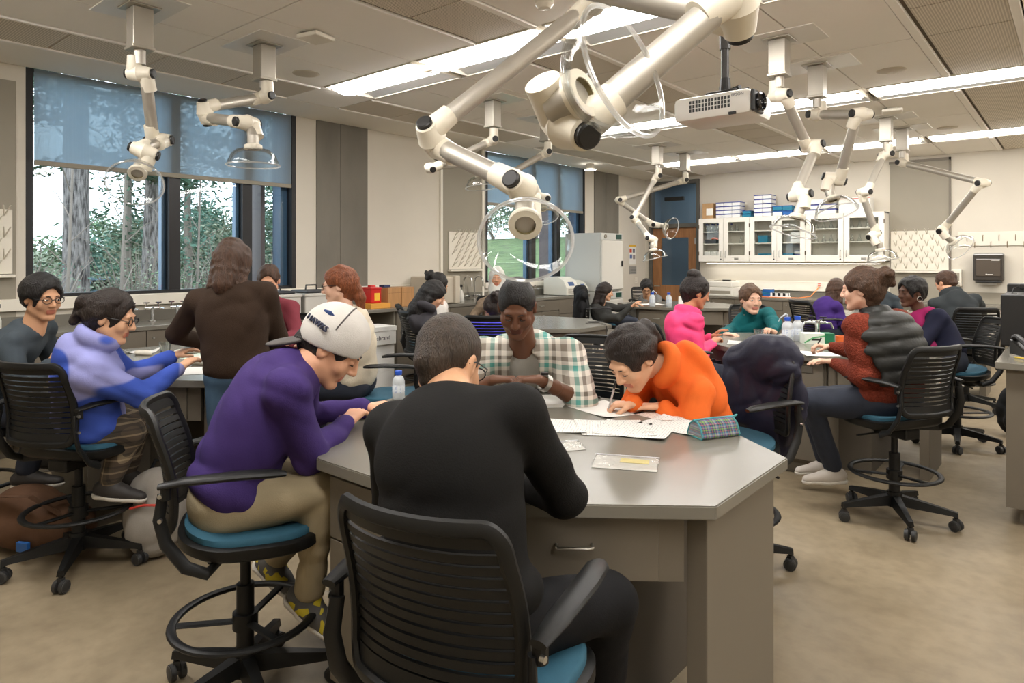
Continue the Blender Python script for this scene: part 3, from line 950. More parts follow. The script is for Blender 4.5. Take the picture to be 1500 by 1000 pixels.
# contents of the cabinets and boxes on top of them
M_blue = mat('blue_lid_plastic', (40, 60, 150), .4)
M_tealbox = mat('teal_box_plastic', (24, 120, 150), .4)
M_bluebox = mat('blue_box_plastic', (30, 90, 160), .4)
M_card = mat('cardboard', (186, 148, 104), .8, noise=.1, nscale=10)
M_wbox = mat('white_rack_plastic', (234, 234, 232), .45)
M_clear = clear_mat('clear_glassware', (.93, .95, .95), gloss=.06, rough=.03)
def flask(x, y, z, label, group, blue=False):
    t = thing('glass_flask', label, 'flask', (x, y, z), 0, group)
    MB().lathe([(0, 0), (.036, 0), (.038, .01), (.018, .075), (.013, .09), (.013, .12), (.016, .123)], (0, 0, 0), (0, 0, 1), 16).build('glass_body', M_clear, t, smooth=True)
    if blue: MB().cyl((0, 0, .118), (0, 0, .145), .018, n=14).build('cap', M_blue, t, smooth=True)
    return t
def crate(x, y, z, w, d, h, m, label, group, lid=None, name='storage_box'):
    t = thing(name, label, 'box', (x, y, z), 0, group)
    MB().bbox((-w/2, -d/2, 0), (w/2, d/2, h * (.8 if lid else 1)), min(.006, h * .1)).build('body', m, t)
    if lid: MB().bbox((-w/2 - .004, -d/2 - .004, h * .8), (w/2 + .004, d/2 + .004, h), .003).build('lid', lid, t)
    return t
shz = [Z0c + .02, Z0c + .343, Z0c + .568]
for i in range(6):
    flask(-5.43 + (i % 3) * .11, DY - .2 - (i // 3) * .09, shz[2], 'clear flask with blue cap in the leftmost wall cabinet, %s row, %s from the left' % (('back', 'front')[i // 3], ordn[i % 3]), 'blue capped flasks', True)
for i in range(3):
    for j in range(2):
        crate(-5.42 + .125 * i, DY - .18, shz[0] + .09 * j, .118, .22, .085, M_pap, 'white paper carton in the leftmost wall cabinet, %s column, %s one' % (ordn[i], ('lower', 'upper')[j]), 'white cartons')
crate(-5.36, DY - .18, shz[1], .22, .18, .07, mat('dark_tray', (60, 66, 74), .5), 'dark tray on the middle shelf of the leftmost wall cabinet', 'trays')
tag(MB().tube([(-5.36, DY - .2, shz[1] + .09), (-5.30, DY - .22, shz[1] + .10), (-5.24, DY - .2, shz[1] + .085)], .02, n=10).build('orange_tool', mat('orange_plastic', (226, 96, 40), .4), None, smooth=True), 'small orange tool lying on the dark tray in the wall cabinet', 'tool')
flask(-4.80, DY - .2, shz[1], 'single flask on the middle shelf of the left wall cabinet', 'single flasks')
for i in range(2): flask(-4.98 + .1 * i, DY - .2, shz[2], ('clear flask with blue cap' if i == 0 else 'uncapped clear flask') + ' on the top shelf behind the second glass door', 'plain flasks', i == 0)
for (x, z, m, wh) in ((-4.36, shz[1], M_tealbox, 'middle shelf'), (-4.36, shz[0], M_bluebox, 'bottom shelf at the left'), (-4.18, shz[0], M_bluebox, 'bottom shelf before the partition'), (-3.92, shz[0], M_bluebox, 'bottom shelf behind the fourth door')):
    crate(x, DY - .2, z, .17, .2, .13, m, 'blue pipette tip box in the middle wall cabinet, %s' % wh, 'blue boxes in the cabinet', M_tealbox)
for i in range(3): crate(-3.72, DY - .2, shz[0] + .06 * i, .18, .2, .055, M_wbox, 'white rack with blue lid behind the fourth glass door, %s of its stack' % ('bottom', 'middle', 'top')[i], 'white racks in the cabinet', M_blue)
for i in range(3): crate(-3.78, DY - .2, shz[1] + .06 * i, .2, .2, .055, M_wbox, 'white rack on the middle shelf behind the fourth glass door, %s of its stack' % ('bottom', 'middle', 'top')[i], 'white racks on the shelf')
for i in range(8):
    for sh in (1, 2):
        flask(-3.48 + .12 * i + (.08 if i > 3 else 0), DY - .19, shz[sh], 'clear flask on the %s shelf of the rightmost wall cabinet, %s from the left' % (('middle', 'top')[sh - 1], ordn[i]), 'glassware in the right cabinet')
# stacks on top of the cabinets
zt = Z1c + .001
t = thing('cardboard_box', 'brown cardboard box with a white label on the wall cabinet', 'box', (-5.40, DY - .2, zt))
MB().bbox((-.11, -.10, 0), (.11, .1, .29), .003).build('carton', M_card, t)
MB().box((-.03, -.1015, .06), (.10, -.10, .19)).build('paper_label', M_pap, t)
for c in range(3):
    for r in range(4):
        crate(-5.15 + .155 * c, DY - .22, zt + .073 * r, .148, .24, .07, M_wbox, 'white rack box with blue latch in the four-high stack, column %s, %s layer' % (('one', 'two', 'three')[c], ('bottom', 'second', 'third', 'top')[r]), 'stacked white rack boxes', M_blue)
for r in range(2): crate(-4.65, DY - .22, zt + .06 * r, .15, .2, .055, M_tealbox, 'teal box beside the four-high white stack, %s one' % ('lower', 'upper')[r], 'teal boxes', M_bluebox)
for c in range(2):
    for r in range(5):
        crate(-4.43 + .155 * c, DY - .22, zt + .078 * r, .148, .24, .074, M_wbox, 'white rack box with blue latch in the five-high stack, %s column, %s layer' % (('left', 'right')[c], ('bottom', 'second', 'third', 'fourth', 'top')[r]), 'stacked white rack boxes', M_blue)
for k, (dx_, dz_) in enumerate(((0, 0), (0, .09), (-.17, .09), (-.17, 0))):
    crate(-3.93 + dx_, DY - .22, zt + dz_, .16, .2, .085, (M_bluebox, M_tealbox, M_tealbox, M_pap)[k], 'blue-green box right of the five-high stack, %s' % ('lower right', 'upper right', 'upper left', 'lower left')[k], 'teal boxes', M_bluebox)
for k in range(3):
    crate(-3.45 + .0 * k, DY - .2, zt + .085 * k, .62, .24, .08, M_pap, 'long white carton with blue edge on the right wall cabinet, %s' % ('bottom', 'middle', 'top')[k], 'long white cartons', M_blue if k < 2 else None)
t = thing('white_carton', 'white carton with a red line on the right end of the wall cabinets', 'box', (-2.85, DY - .2, zt))
MB().bbox((-.24, -.12, 0), (.24, .12, .25), .003).build('carton', M_pap, t)
MB().box((-.23, -.1215, .225), (.23, -.12, .235)).build('red_line', M_redstripe, t)

# ------------------------------------------------------------------ pegboards
def pegboard(o, right, out, w, h, label, cols, rows):
    """drying rack: cream board with V pegs, lower trough"""
    t = thing('peg_rack', label, 'drying rack', o, 0, 'drying racks')
    M = frame_M((0, 0, 0), right, out, (0, 0, 1))
    MB().bbox((0, .002, 0), (w, .02, h), .003, M).build('board', M_white, t)
    MB().bbox((-.01, .002, -.03), (w + .01, .07, -.005), .004, M).build('drip_trough', M_white, t)
    for r in range(rows):
        for c in range(cols):
            x = w * (c + .5 + (.5 if r % 2 else 0)) / (cols + .5); z = h * (r + .4) / rows
            mb = MB()
            mb.tube([M @ Vector((x, .02, z)), M @ Vector((x + .018, .075, z + .05)), M @ Vector((x + .03, .10, z + .085))], .0055, n=6)
            mb.tube([M @ Vector((x, .02, z)), M @ Vector((x - .012, .075, z + .05)), M @ Vector((x - .02, .10, z + .085))], .0055, n=6)
            mb.build('peg', mat('peg_plastic', (214, 206, 190), .4), t, smooth=True)
    return t
pegboard((WX + .012, 6.74, 1.40), (0, 1, 0), (1, 0, 0), .66, .54, 'cream peg drying rack above the gooseneck sink', 5, 6)
pegboard((WX + .012, .95, 1.42), (0, 1, 0), (1, 0, 0), .66, .54, 'cream peg drying rack at the far left edge', 5, 6)
pegboard((-2.37, DY - .012, 1.36), (1, 0, 0), (0, -1, 0), .80, .64, 'cream peg drying rack on the grey bay of the back wall', 5, 7)
t = thing('hook_rail', 'cream hook rail on the back wall above the towel dispenser', 'hook rail', (-1.45, DY, 1.75), 0)
MB().bbox((0, -.02, 0), (2.2, -.002, .21), .003).build('board', M_white, t)
for r in range(2):
    for c in range(9):
        x = .12 + .2 * c + .1 * r
        MB().tube([(x, -.02, .16 - .1 * r), (x, -.05, .14 - .1 * r), (x, -.055, .09 - .1 * r), (x, -.04, .07 - .1 * r)], .006, n=6).build('hook', mat('brass_hook', (128, 112, 84), .4, metal=.5), t, smooth=True)

# ------------------------------------------------------------------ dispensers on the back wall
t = thing('towel_dispenser', 'dark smoked paper towel dispenser on the back wall', 'dispenser', (-1.05, DY, 1.19))
M_smoke = mat('smoked_plastic', (58, 54, 50), .2, coat=.4)
MB().bbox((-.19, -.20, .03), (.19, -.002, .44), .02).build('body', M_smoke, t)
MB().bbox((-.15, -.212, .10), (.15, -.19, .36), .008).build('window_cover', mat('smoke_window', (84, 76, 68), .12), t)
MB().bbox((-.16, -.205, .0), (.16, -.03, .03), .008).build('chin', M_black, t)
MB().box((-.14, -.12, -.03), (.10, -.118, .02)).build('paper_towel', M_pap, t)
MB().box((-.03, -.2135, .125), (-.012, -.212, .137)).box((-.008, -.2135, .125), (.06, -.212, .132)).box((.04, -.2135, .335), (.14, -.212, .342)).build('printed_mark', M_pap, t)
t = thing('soap_dispenser', 'light grey soap dispenser beside the towel dispenser', 'dispenser', (-1.46, DY, 1.12))
MB().bbox((-.07, -.11, .0), (.07, -.002, .27), .02).build('body', M_white, t)
MB().bbox((-.04, -.118, .09), (.04, -.10, .22), .006).build('level_window', M_grey_panel, t)
MB().bbox((-.05, -.122, .02), (.05, -.10, .07), .008).build('push_bar', M_alu, t)
# ------------------------------------------------------------------ extraction arms where they hang
extraction_arm('aluminium fume arm over the front table with the hood above the plaid shirt', (-1.58, 2.40), (-1.58, 2.40, 2.628), (-1.929, 1.80, 2.011), (-1.489, 1.818, 1.788), (-1.425, 1.755, 1.66), (.52, -.62, -.50), hood_r=.15)
extraction_arm('nearest and largest fume arm, its round hood turned up toward the lights', (-1.72, 1.72), (-1.72, 1.72, 2.62), (-.634, 1.586, 2.152), (-.905, 1.275, 1.850), (-.845, 1.235, 1.905), (.958, -.003, .28), hood_r=.145)
extraction_arm('fume arm at the far left hanging straight down before the shade, hood tilted', (-4.692, 1.786), (-4.692, 1.786, 2.753), (-4.85, 1.97, 2.36), (-4.66, 1.80, 2.245), (-4.66, 1.76, 2.10), (.60, -.35, -.60))
extraction_arm('folded fume arm before the large window, hood pointing down over the standing woman', (-4.78, 2.714), (-4.78, 2.72, 2.787), (-4.709, 2.221, 2.574), (-4.229, 2.277, 2.447), (-4.17, 2.288, 2.279), (0, 0, -1))
extraction_arm('fume arm with a level hood before the grey wall bay', (-4.654, 5.2), (-4.654, 5.2, 2.779), (-4.992, 4.631, 2.459), (-4.784, 5.08, 2.53), (-4.726, 5.09, 2.399), (.12, 0, -1))
extraction_arm('fume arm partly hidden behind the nearest hoods, before the hillside window', (-4.73, 6.23), (-4.73, 6.23, 2.785), (-5.081, 5.747, 2.435), (-4.735, 6.217, 2.253), (-4.747, 6.168, 2.132), (.4, -.3, -.85))
extraction_arm('fume arm near the door whose hood hangs lowest, level over the incubator', (-4.675, 8.79), (-4.675, 8.79, 2.745), (-4.87, 8.489, 2.107), (-4.501, 8.309, 1.822), (-4.472, 8.294, 1.671), (.2, .12, -1))
extraction_arm('fume arm near the door with its hood turned sideways before the wooden door', (-4.681, 9.685), (-4.681, 9.685, 2.767), (-5.394, 8.906, 2.448), (-5.047, 9.317, 2.088), (-4.872, 9.426, 2.044), (.9, -.1, -.25))
extraction_arm('fume arm right of the projector, hood tipped left before the blue cabinet boxes', (-1.72, 5.132), (-1.72, 5.132, 2.766), (-1.607, 5.556, 2.43), (-1.611, 5.266, 2.023), (-1.617, 5.222, 1.857), (-.22, -.22, -1))
extraction_arm('fume arm with the horizontal upper pipe, hood open before the glass cabinets', (-1.704, 6.026), (-1.704, 6.026, 2.767), (-1.285, 5.686, 2.659), (-1.53, 5.876, 2.196), (-1.534, 5.833, 2.027), (.36, -.2, -1))
extraction_arm('fume arm with a level hood before the right end of the glass cabinets', (-1.723, 8.774), (-1.723, 8.774, 2.762), (-1.893, 8.502, 2.315), (-1.829, 8.666, 1.825), (-1.762, 8.684, 1.65), (.15, .12, -1))
extraction_arm('rightmost fume arm reaching out over the towel dispenser, hood tipped right', (-1.71, 9.636), (-1.71, 9.636, 2.76), (-.828, 9.114, 2.392), (-1.253, 9.395, 1.897), (-1.15, 9.443, 1.75), (.55, .48, -.55))

# ------------------------------------------------------------------ chairs
CH = [
 ('front',  -1.045, 1.135, (-.22, .98), 'black chair in the foreground seen from behind, under the man in black'),
 ('purple', -2.25, 1.205, (.52, .855), 'black chair under the man in the purple sweatshirt'),
 ('orange', -1.35, 3.27, (-.32, -.95), 'black chair with a navy coat over its back behind the girl in orange'),
 ('plaid',  -2.25, 3.30, (.35, -.94), 'black chair under the man in the plaid shirt'),
 ('blue',   -3.86, 1.18, (-.42, .91), 'black chair under the girl in the blue jacket'),
 ('teal_l', -4.78, .92, (.30, .95), 'black chair at the left edge under the man in dark teal'),
 ('maroon', -5.08, 3.10, (.35, -.94), 'black chair hidden behind the standing woman in brown'),
 ('cream',  -3.58, 2.98, (-.80, -.60), 'black chair under the red-haired woman in the cream sweater'),
 ('hood',   -4.72, 4.42, (.45, .89), 'black chair under the girl with long black hair and dark hoodie'),
 ('hood2',  -5.35, 4.90, (.6, .8), 'black chair behind the girl with the dark hoodie'),
 ('hijab',  -5.70, 6.42, (.8, -.6), 'black chair under the woman in the white headscarf'),
 ('blue2',  -4.02, 4.48, (-.5, .87), 'black chair behind the head of the man in plaid'),
 ('grey_w', -5.30, 8.25, (.75, .66), 'black chair under the woman in dark grey beside the incubator'),
 ('grey_m', -5.62, 10.25, (.8, -.6), 'black chair under the man in the grey hoodie by the door'),
 ('pink',   -2.36, 4.84, (.66, .75), 'black chair under the girl in the pink hoodie'),
 ('teal',   -2.52, 6.82, (.6, -.8), 'black chair under the woman in the teal turtleneck'),
 ('vest',   -.84, 4.50, (-.88, .47), 'black chair under the woman in the puffer vest'),
 ('magenta', -.78, 6.64, (-.9, -.44), 'black chair under the woman in the magenta scarf'),
 ('purple_g', -2.36, 8.42, (.6, .8), 'black chair under the girl in the purple sweater at the far table'),
 ('dark_m', -.90, 8.32, (-.45, .89), 'black chair under the man in the dark hooded jacket seen from behind'),
 ('cap',    -2.2, 10.45, (.5, -.86), 'black chair under the person with the black cap at the back'),
 ('empty',  -3.45, 5.55, (-1, .1), 'empty black chair tucked at the table behind the man in plaid'),
]
CHAIRS = {k: chair(x, y, f, lab) for k, x, y, f, lab in CH[:-1]}
# ------------------------------------------------------------------ people: bodies grown from smooth distance fields
class Field:
    def __init__(s, lo, hi, h):
        s.lo = np.array(lo, float); s.h = h
        s.n = np.maximum(4, np.ceil((np.array(hi, float) - s.lo) / h).astype(int) + 1)
        s.ax = [(s.lo[i] + h * np.arange(s.n[i])).astype(np.float32) for i in range(3)]
        s.a = np.full(tuple(s.n), .08, np.float32)
    def sub(s, lo, hi, pad):
        i0 = np.clip(np.floor((np.array(lo) - pad - s.lo) / s.h).astype(int), 0, s.n)
        i1 = np.clip(np.ceil((np.array(hi) + pad - s.lo) / s.h).astype(int) + 1, 0, s.n)
        sl = tuple(slice(a, b) for a, b in zip(i0, i1))
        if any(b <= a for a, b in zip(i0, i1)): return None
        X = s.ax[0][sl[0]][:, None, None]; Y = s.ax[1][sl[1]][None, :, None]; Z = s.ax[2][sl[2]][None, None, :]
        return sl, X, Y, Z
    def put(s, sl, d, k, op):
        A = s.a[sl]
        if op == 'u':
            if k > 0:
                hh = np.clip(.5 + .5 * (A - d) / k, 0, 1); R = A * (1 - hh) + d * hh - k * hh * (1 - hh)
            else: R = np.minimum(A, d)
        else:
            dd = -d
            if k > 0:
                hh = np.clip(.5 + .5 * (dd - A) / k, 0, 1); R = A * (1 - hh) + dd * hh + k * hh * (1 - hh)
            else: R = np.maximum(A, dd)
        s.a[sl] = R
        return s
    def cone(s, a, b, ra, rb, k=.02, op='u'):
        a = np.array(a, float); b = np.array(b, float); r = max(ra, rb)
        q = s.sub(np.minimum(a, b) - r, np.maximum(a, b) + r, k + 2.5 * s.h)
        if q is None: return s
        sl, X, Y, Z = q
        ba = b - a; L2 = max(float(ba @ ba), 1e-9)
        t = np.clip(((X - a[0]) * ba[0] + (Y - a[1]) * ba[1] + (Z - a[2]) * ba[2]) / L2, 0, 1)
        d = np.sqrt((X - a[0] - ba[0] * t) ** 2 + (Y - a[1] - ba[1] * t) ** 2 + (Z - a[2] - ba[2] * t) ** 2) - (ra + (rb - ra) * t)
        return s.put(sl, d, k, op)
    def ell(s, c, r, R=None, k=.02, op='u'):
        c = np.array(c, float); r = np.array(r, float); m = r.max()
        q = s.sub(c - m, c + m, k + 2.5 * s.h)
        if q is None: return s
        sl, X, Y, Z = q
        P = (X - c[0], Y - c[1], Z - c[2])
        if R is not None: P = tuple(P[0] * R[0][i] + P[1] * R[1][i] + P[2] * R[2][i] for i in range(3))
        k0 = np.sqrt((P[0] / r[0]) ** 2 + (P[1] / r[1]) ** 2 + (P[2] / r[2]) ** 2)
        k1 = np.sqrt((P[0] / r[0] ** 2) ** 2 + (P[1] / r[1] ** 2) ** 2 + (P[2] / r[2] ** 2) ** 2)
        d = k0 * (k0 - 1) / np.maximum(k1, 1e-6)
        return s.put(sl, d, k, op)
    def half(s, p, n, k=.0):
        """cut away the side n points to"""
        p = np.array(p, float); n = np.array(n, float); n = n / np.linalg.norm(n)
        d = (s.ax[0][:, None, None] - p[0]) * n[0] + (s.ax[1][None, :, None] - p[1]) * n[1] + (s.ax[2][None, None, :] - p[2]) * n[2]
        return s.put((slice(None),) * 3, -d, k, 's')
    def warp(s, amp, freq, seed):
        rs = np.random.RandomState(seed)
        X = s.ax[0][:, None, None]; Y = s.ax[1][None, :, None]; Z = s.ax[2][None, None, :]
        tot = 0
        for i in range(3):
            v = rs.randn(3); v /= np.linalg.norm(v); w = rs.randn(3); w /= np.linalg.norm(w)
            ph = rs.rand() * 6
            f = freq * (1 + .6 * i)
            inner = (X * w[0] + Y * w[1] + Z * w[2]) * f * .55 + ph
            tot = tot + np.sin((X * v[0] + Y * v[1] + Z * v[2]) * f + 1.7 * np.sin(inner)) / (1 + .5 * i)
        s.a += (amp * tot).astype(np.float32)
        return s
    def folds(s, amp, freq, seed, axis=None):
        """soft ridged creases running across the given axis"""
        rs = np.random.RandomState(seed)
        X = s.ax[0][:, None, None]; Y = s.ax[1][None, :, None]; Z = s.ax[2][None, None, :]
        tot = 0
        for i in range(3):
            v = rs.randn(3)
            if axis is not None: v = v * .55 + np.array(axis) * 1.2
            v /= np.linalg.norm(v); w = rs.randn(3); w /= np.linalg.norm(w); w2 = rs.randn(3); w2 /= np.linalg.norm(w2)
            f = freq * (1 + .55 * i)
            q = (X * v[0] + Y * v[1] + Z * v[2]) * f + 1.6 * np.sin((X * w[0] + Y * w[1] + Z * w[2]) * f * .45 + rs.rand() * 6)
            gate = .5 + .5 * np.sin((X * w2[0] + Y * w2[1] + Z * w2[2]) * f * .4 + rs.rand() * 6)
            tot = tot + (np.abs(np.sin(q * .5)) ** .8 - .6) * gate / (1 + .5 * i)
        s.a -= (amp * tot).astype(np.float32)
        return s
    def mesh(s):
        """naive surface nets"""
        A = s.a; n = A.shape
        A[0] = A[-1] = .05; A[:, 0] = A[:, -1] = .05; A[:, :, 0] = A[:, :, -1] = .05
        S = A < 0
        c = [(i, j, k) for i in (0, 1) for j in (0, 1) for k in (0, 1)]
        cs = [S[i:n[0]-1+i, j:n[1]-1+j, k:n[2]-1+k] for i, j, k in c]
        cnt = np.zeros(cs[0].shape, np.int8)
        for q in cs: cnt += q
        act = (cnt > 0) & (cnt < 8)
        I = np.argwhere(act)
        if len(I) == 0: return np.zeros((0, 3)), np.zeros((0, 4), int)
        idx = np.full(act.shape, -1, np.int64); idx[act] = np.arange(len(I))
        val = {o: A[I[:, 0] + o[0], I[:, 1] + o[1], I[:, 2] + o[2]] for o in c}
        acc = np.zeros((len(I), 3)); num = np.zeros(len(I))
        for o in c:
            for ax in range(3):
                if o[ax]: continue
                o2 = list(o); o2[ax] = 1; o2 = tuple(o2)
                va, vb = val[o], val[o2]
                m = (va < 0) != (vb < 0)
                t = np.where(m, va / np.where(np.abs(va - vb) < 1e-9, 1, va - vb), 0)
                p = np.tile(np.array(o, float), (len(I), 1)); p[:, ax] += t
                acc += p * m[:, None]; num += m
        V = s.lo + s.h * (I + acc / num[:, None])
        F = []
        for ax in range(3):
            u, v = (ax + 1) % 3, (ax + 2) % 3
            sl0 = [slice(1, -1)] * 3; sl1 = [slice(1, -1)] * 3
            sl0[ax] = slice(0, -1); sl1[ax] = slice(1, None)
            a, b = S[tuple(sl0)], S[tuple(sl1)]
            for inside_first in (True, False):
                m = (a & ~b) if inside_first else (~a & b)
                E = np.argwhere(m)
                if len(E) == 0: continue
                off = np.array([1, 1, 1]); off[ax] = 0
                E = E + off
                eu = np.zeros(3, int); eu[u] = 1; ev = np.zeros(3, int); ev[v] = 1
                q = [idx[tuple((E - d_).T)] for d_ in (eu + ev, ev, np.zeros(3, int), eu)]
                Q = np.stack(q, 1)
                if not inside_first: Q = Q[:, ::-1]
                F.append(Q)
        return V, np.concatenate(F) if F else np.zeros((0, 4), int)

def smooth_mesh(V, F, it=1, lam=.5):
    if len(V) == 0: return V
    e = np.concatenate([F[:, [0, 1]], F[:, [1, 2]], F[:, [2, 3]], F[:, [3, 0]]])
    for _ in range(it):
        acc = np.zeros_like(V); num = np.zeros(len(V))
        np.add.at(acc, e[:, 0], V[e[:, 1]]); np.add.at(num, e[:, 0], 1)
        np.add.at(acc, e[:, 1], V[e[:, 0]]); np.add.at(num, e[:, 1], 1)
        V = V * (1 - lam) + lam * acc / np.maximum(num, 1)[:, None]
    return V

def np_object(name, chunks, mats, parent, origin):
    """chunks: list of (V, F, slot or array of slots)"""
    off = 0; Vs = []; Fs = []; Ms = []
    for V, F, m in chunks:
        if len(V) == 0: continue
        Vs.append(V - origin); Fs.append(F + off); off += len(V)
        Ms.append(np.full(len(F), m) if np.isscalar(m) else m)
    V = np.concatenate(Vs).astype(np.float32); F = np.concatenate(Fs).astype(np.int32); mi = np.concatenate(Ms).astype(np.int32)
    me = bpy.data.meshes.new(name)
    me.vertices.add(len(V)); me.vertices.foreach_set('co', V.ravel())
    me.loops.add(F.size); me.loops.foreach_set('vertex_index', F.ravel())
    me.polygons.add(len(F)); me.polygons.foreach_set('loop_start', np.arange(0, F.size, 4, dtype=np.int32))
    me.polygons.foreach_set('loop_total', np.full(len(F), 4, np.int32))
    for m in mats: me.materials.append(m)
    me.polygons.foreach_set('material_index', mi)
    me.polygons.foreach_set('use_smooth', np.ones(len(F), bool))
    me.update(calc_edges=True); me.validate()
    return link(bpy.data.objects.new(name, me), parent)

def nv(v):
    v = np.array(v, float); return v / max(np.linalg.norm(v), 1e-9)
def ik(S, W, l1, l2, pole):
    S = np.array(S, float); W = np.array(W, float)
    D = W - S; L = np.linalg.norm(D)
    if L > (l1 + l2) * .995:
        f = L / ((l1 + l2) * .995); l1 *= f; l2 *= f
    a = (l1 * l1 - l2 * l2 + L * L) / (2 * L)
    hgt = math.sqrt(max(0, l1 * l1 - a * a))
    u = D / L; p = np.array(pole, float); p = p - u * (p @ u); p = nv(p)
    return S + u * a + p * hgt

SKIN = {}
def skin(name, rgb):
    if name not in SKIN:
        SKIN[name] = (mat('skin_' + name, rgb, .5, spec=.35, noise=.10, nscale=9, bump=.03, bscale=180),
                      mat('lips_' + name, tuple(int(c * f) for c, f in zip(rgb, (.84, .66, .66))), .45))
    return SKIN[name]
HAIRM = {}
def hairmat(name, rgb):
    if name not in HAIRM:
        m = mat('hair_' + name, rgb, .45, spec=.4, noise=.55, nscale=9, bump=.9, bscale=30, stretch=(9, 9, 1.5))
        HAIRM[name] = m
    return HAIRM[name]
M_eyew = mat('eye_white', (225, 218, 208), .3)
M_iris = mat('eye_dark', (34, 24, 20), .25)
M_lens = clear_mat('spectacle_lens', (.95, .96, .97), gloss=.05)

def head_chunks(H, hf, N, sx, vox, male, hood_ear=True):
    """head with face and neck in its own frame; returns verts, faces, slots, frame"""
    hf = nv(hf); up0 = np.array((0, 0, 1.0))
    rt = np.cross(hf, up0); rt = nv(rt) if np.linalg.norm(rt) > .05 else np.array((1., 0, 0))
    up = np.cross(rt, hf)
    Rm = np.stack([rt, hf, up], 1)         # columns
    nl = Rm.T @ (np.array(N) - np.array(H)) / sx
    f = Field((-.13, -.16, -.26), (.13, .16, .15), vox / sx)
    f.ell((0, -.018, .030), (.076, .098, .092), k=0)
    f.ell((0, .020, -.028), (.066, .074, .088), k=.02)
    jw = .056 if male else .050
    for s_ in (-1, 1):
        f.cone((jw * s_, .0, -.058), (.018 * s_, .062, -.103), .020, .019, .02)
        f.ell((.040 * s_, .064, -.030), (.024, .020, .026), k=.015)     # cheek
    f.ell((0, .072, -.104), (.022, .018, .016), k=.015)
    f.cone((-.034, .080, .020), (.034, .080, .020), .013, .013, .015)    # brow
    for s_ in (-1, 1): f.ell((.032 * s_, .100, .002), (.020, .016, .013), k=.012, op='s')
    for s_ in (-1, 1): f.ell((.031 * s_, .079, .001), (.0155, .0135, .0125), k=.004)   # lids
    f.cone((0, .090, .014), (0, .108, -.030), .0075, .0125, .010)
    for s_ in (-1, 1): f.ell((.012 * s_, .098, -.034), (.009, .011, .008), k=.006)
    f.cone((-.020, .084, -.0635), (.020, .084, -.0635), .0065, .0065, .006)
    f.cone((-.017, .083, -.0745), (.017, .083, -.0745), .0075, .0075, .006)
    for s_ in (-1, 1):
        f.ell((.078 * s_, -.012, -.008), (.010, .020, .031), k=.006)
        f.ell((.088 * s_, -.006, -.006), (.007, .010, .018), k=.004, op='s')
    f.cone((0, -.018, -.055), tuple(nl), .056 if male else .048, .062 if male else .054, .025)
    V, F = f.mesh()
    V = smooth_mesh(V, F, 1, .35)
    c = V[F].mean(1)
    slots = ((np.abs(c[:, 0]) < .026) & (np.abs(c[:, 2] + .069) < .0125) & (c[:, 1] > .082)).astype(int)
    V = (V * sx) @ Rm.T + np.array(H)
    return V, F, slots, Rm

def hand_chunk(f, w, d, n, side, curl, sc=1.0, pinch=False):
    """adds a hand to field f: wrist w, finger direction d, back-of-hand normal n, side = thumb direction"""
    d = nv(d); n = nv(np.array(n) - d * (np.array(n) @ d)); s = nv(np.array(side) - d * (np.array(side) @ d) - n * (np.array(side) @ n))
    w = np.array(w, float)
    offs = (.030, .010, -.010, -.028); lens = (.070, .080, .074, .058); base = (.088, .092, .088, .080)
    for i in range(4):
        b = w + d * base[i] * sc + s * offs[i] * sc + n * .002
        f.cone(w + s * offs[i] * .55 * sc, b, .015 * sc, .0115 * sc, .012)
        a = 0.0; p = b
        cu = curl * (1.0 if not (pinch and i == 0) else .75)
        for j, fr in enumerate((.44, .31, .25)):
            a += cu * (.9, 1.05, .7)[j]
            q = p + (d * math.cos(a) - n * math.sin(a)) * lens[i] * fr * sc
            f.cone(p, q, (.0098, .0090, .0082)[j] * sc, (.0090, .0082, .0070)[j] * sc, .0035)
            p = q
    p = w + s * .020 * sc + d * .022 * sc
    q = p + nv(d * .55 + s * .75 - n * .25) * .040 * sc
    f.cone(p, q, .0155 * sc, .0120 * sc, .012)
    r = q + nv(d * .85 + s * .25 - n * (.3 + .3 * curl)) * .032 * sc
    f.cone(q, r, .0115 * sc, .0100 * sc, .005)
    t = r + nv(d * .9 - s * (.15 + .3 * curl) - n * (.3 + .4 * curl)) * .026 * sc
    f.cone(r, t, .0100 * sc, .0080 * sc, .004)
    return f

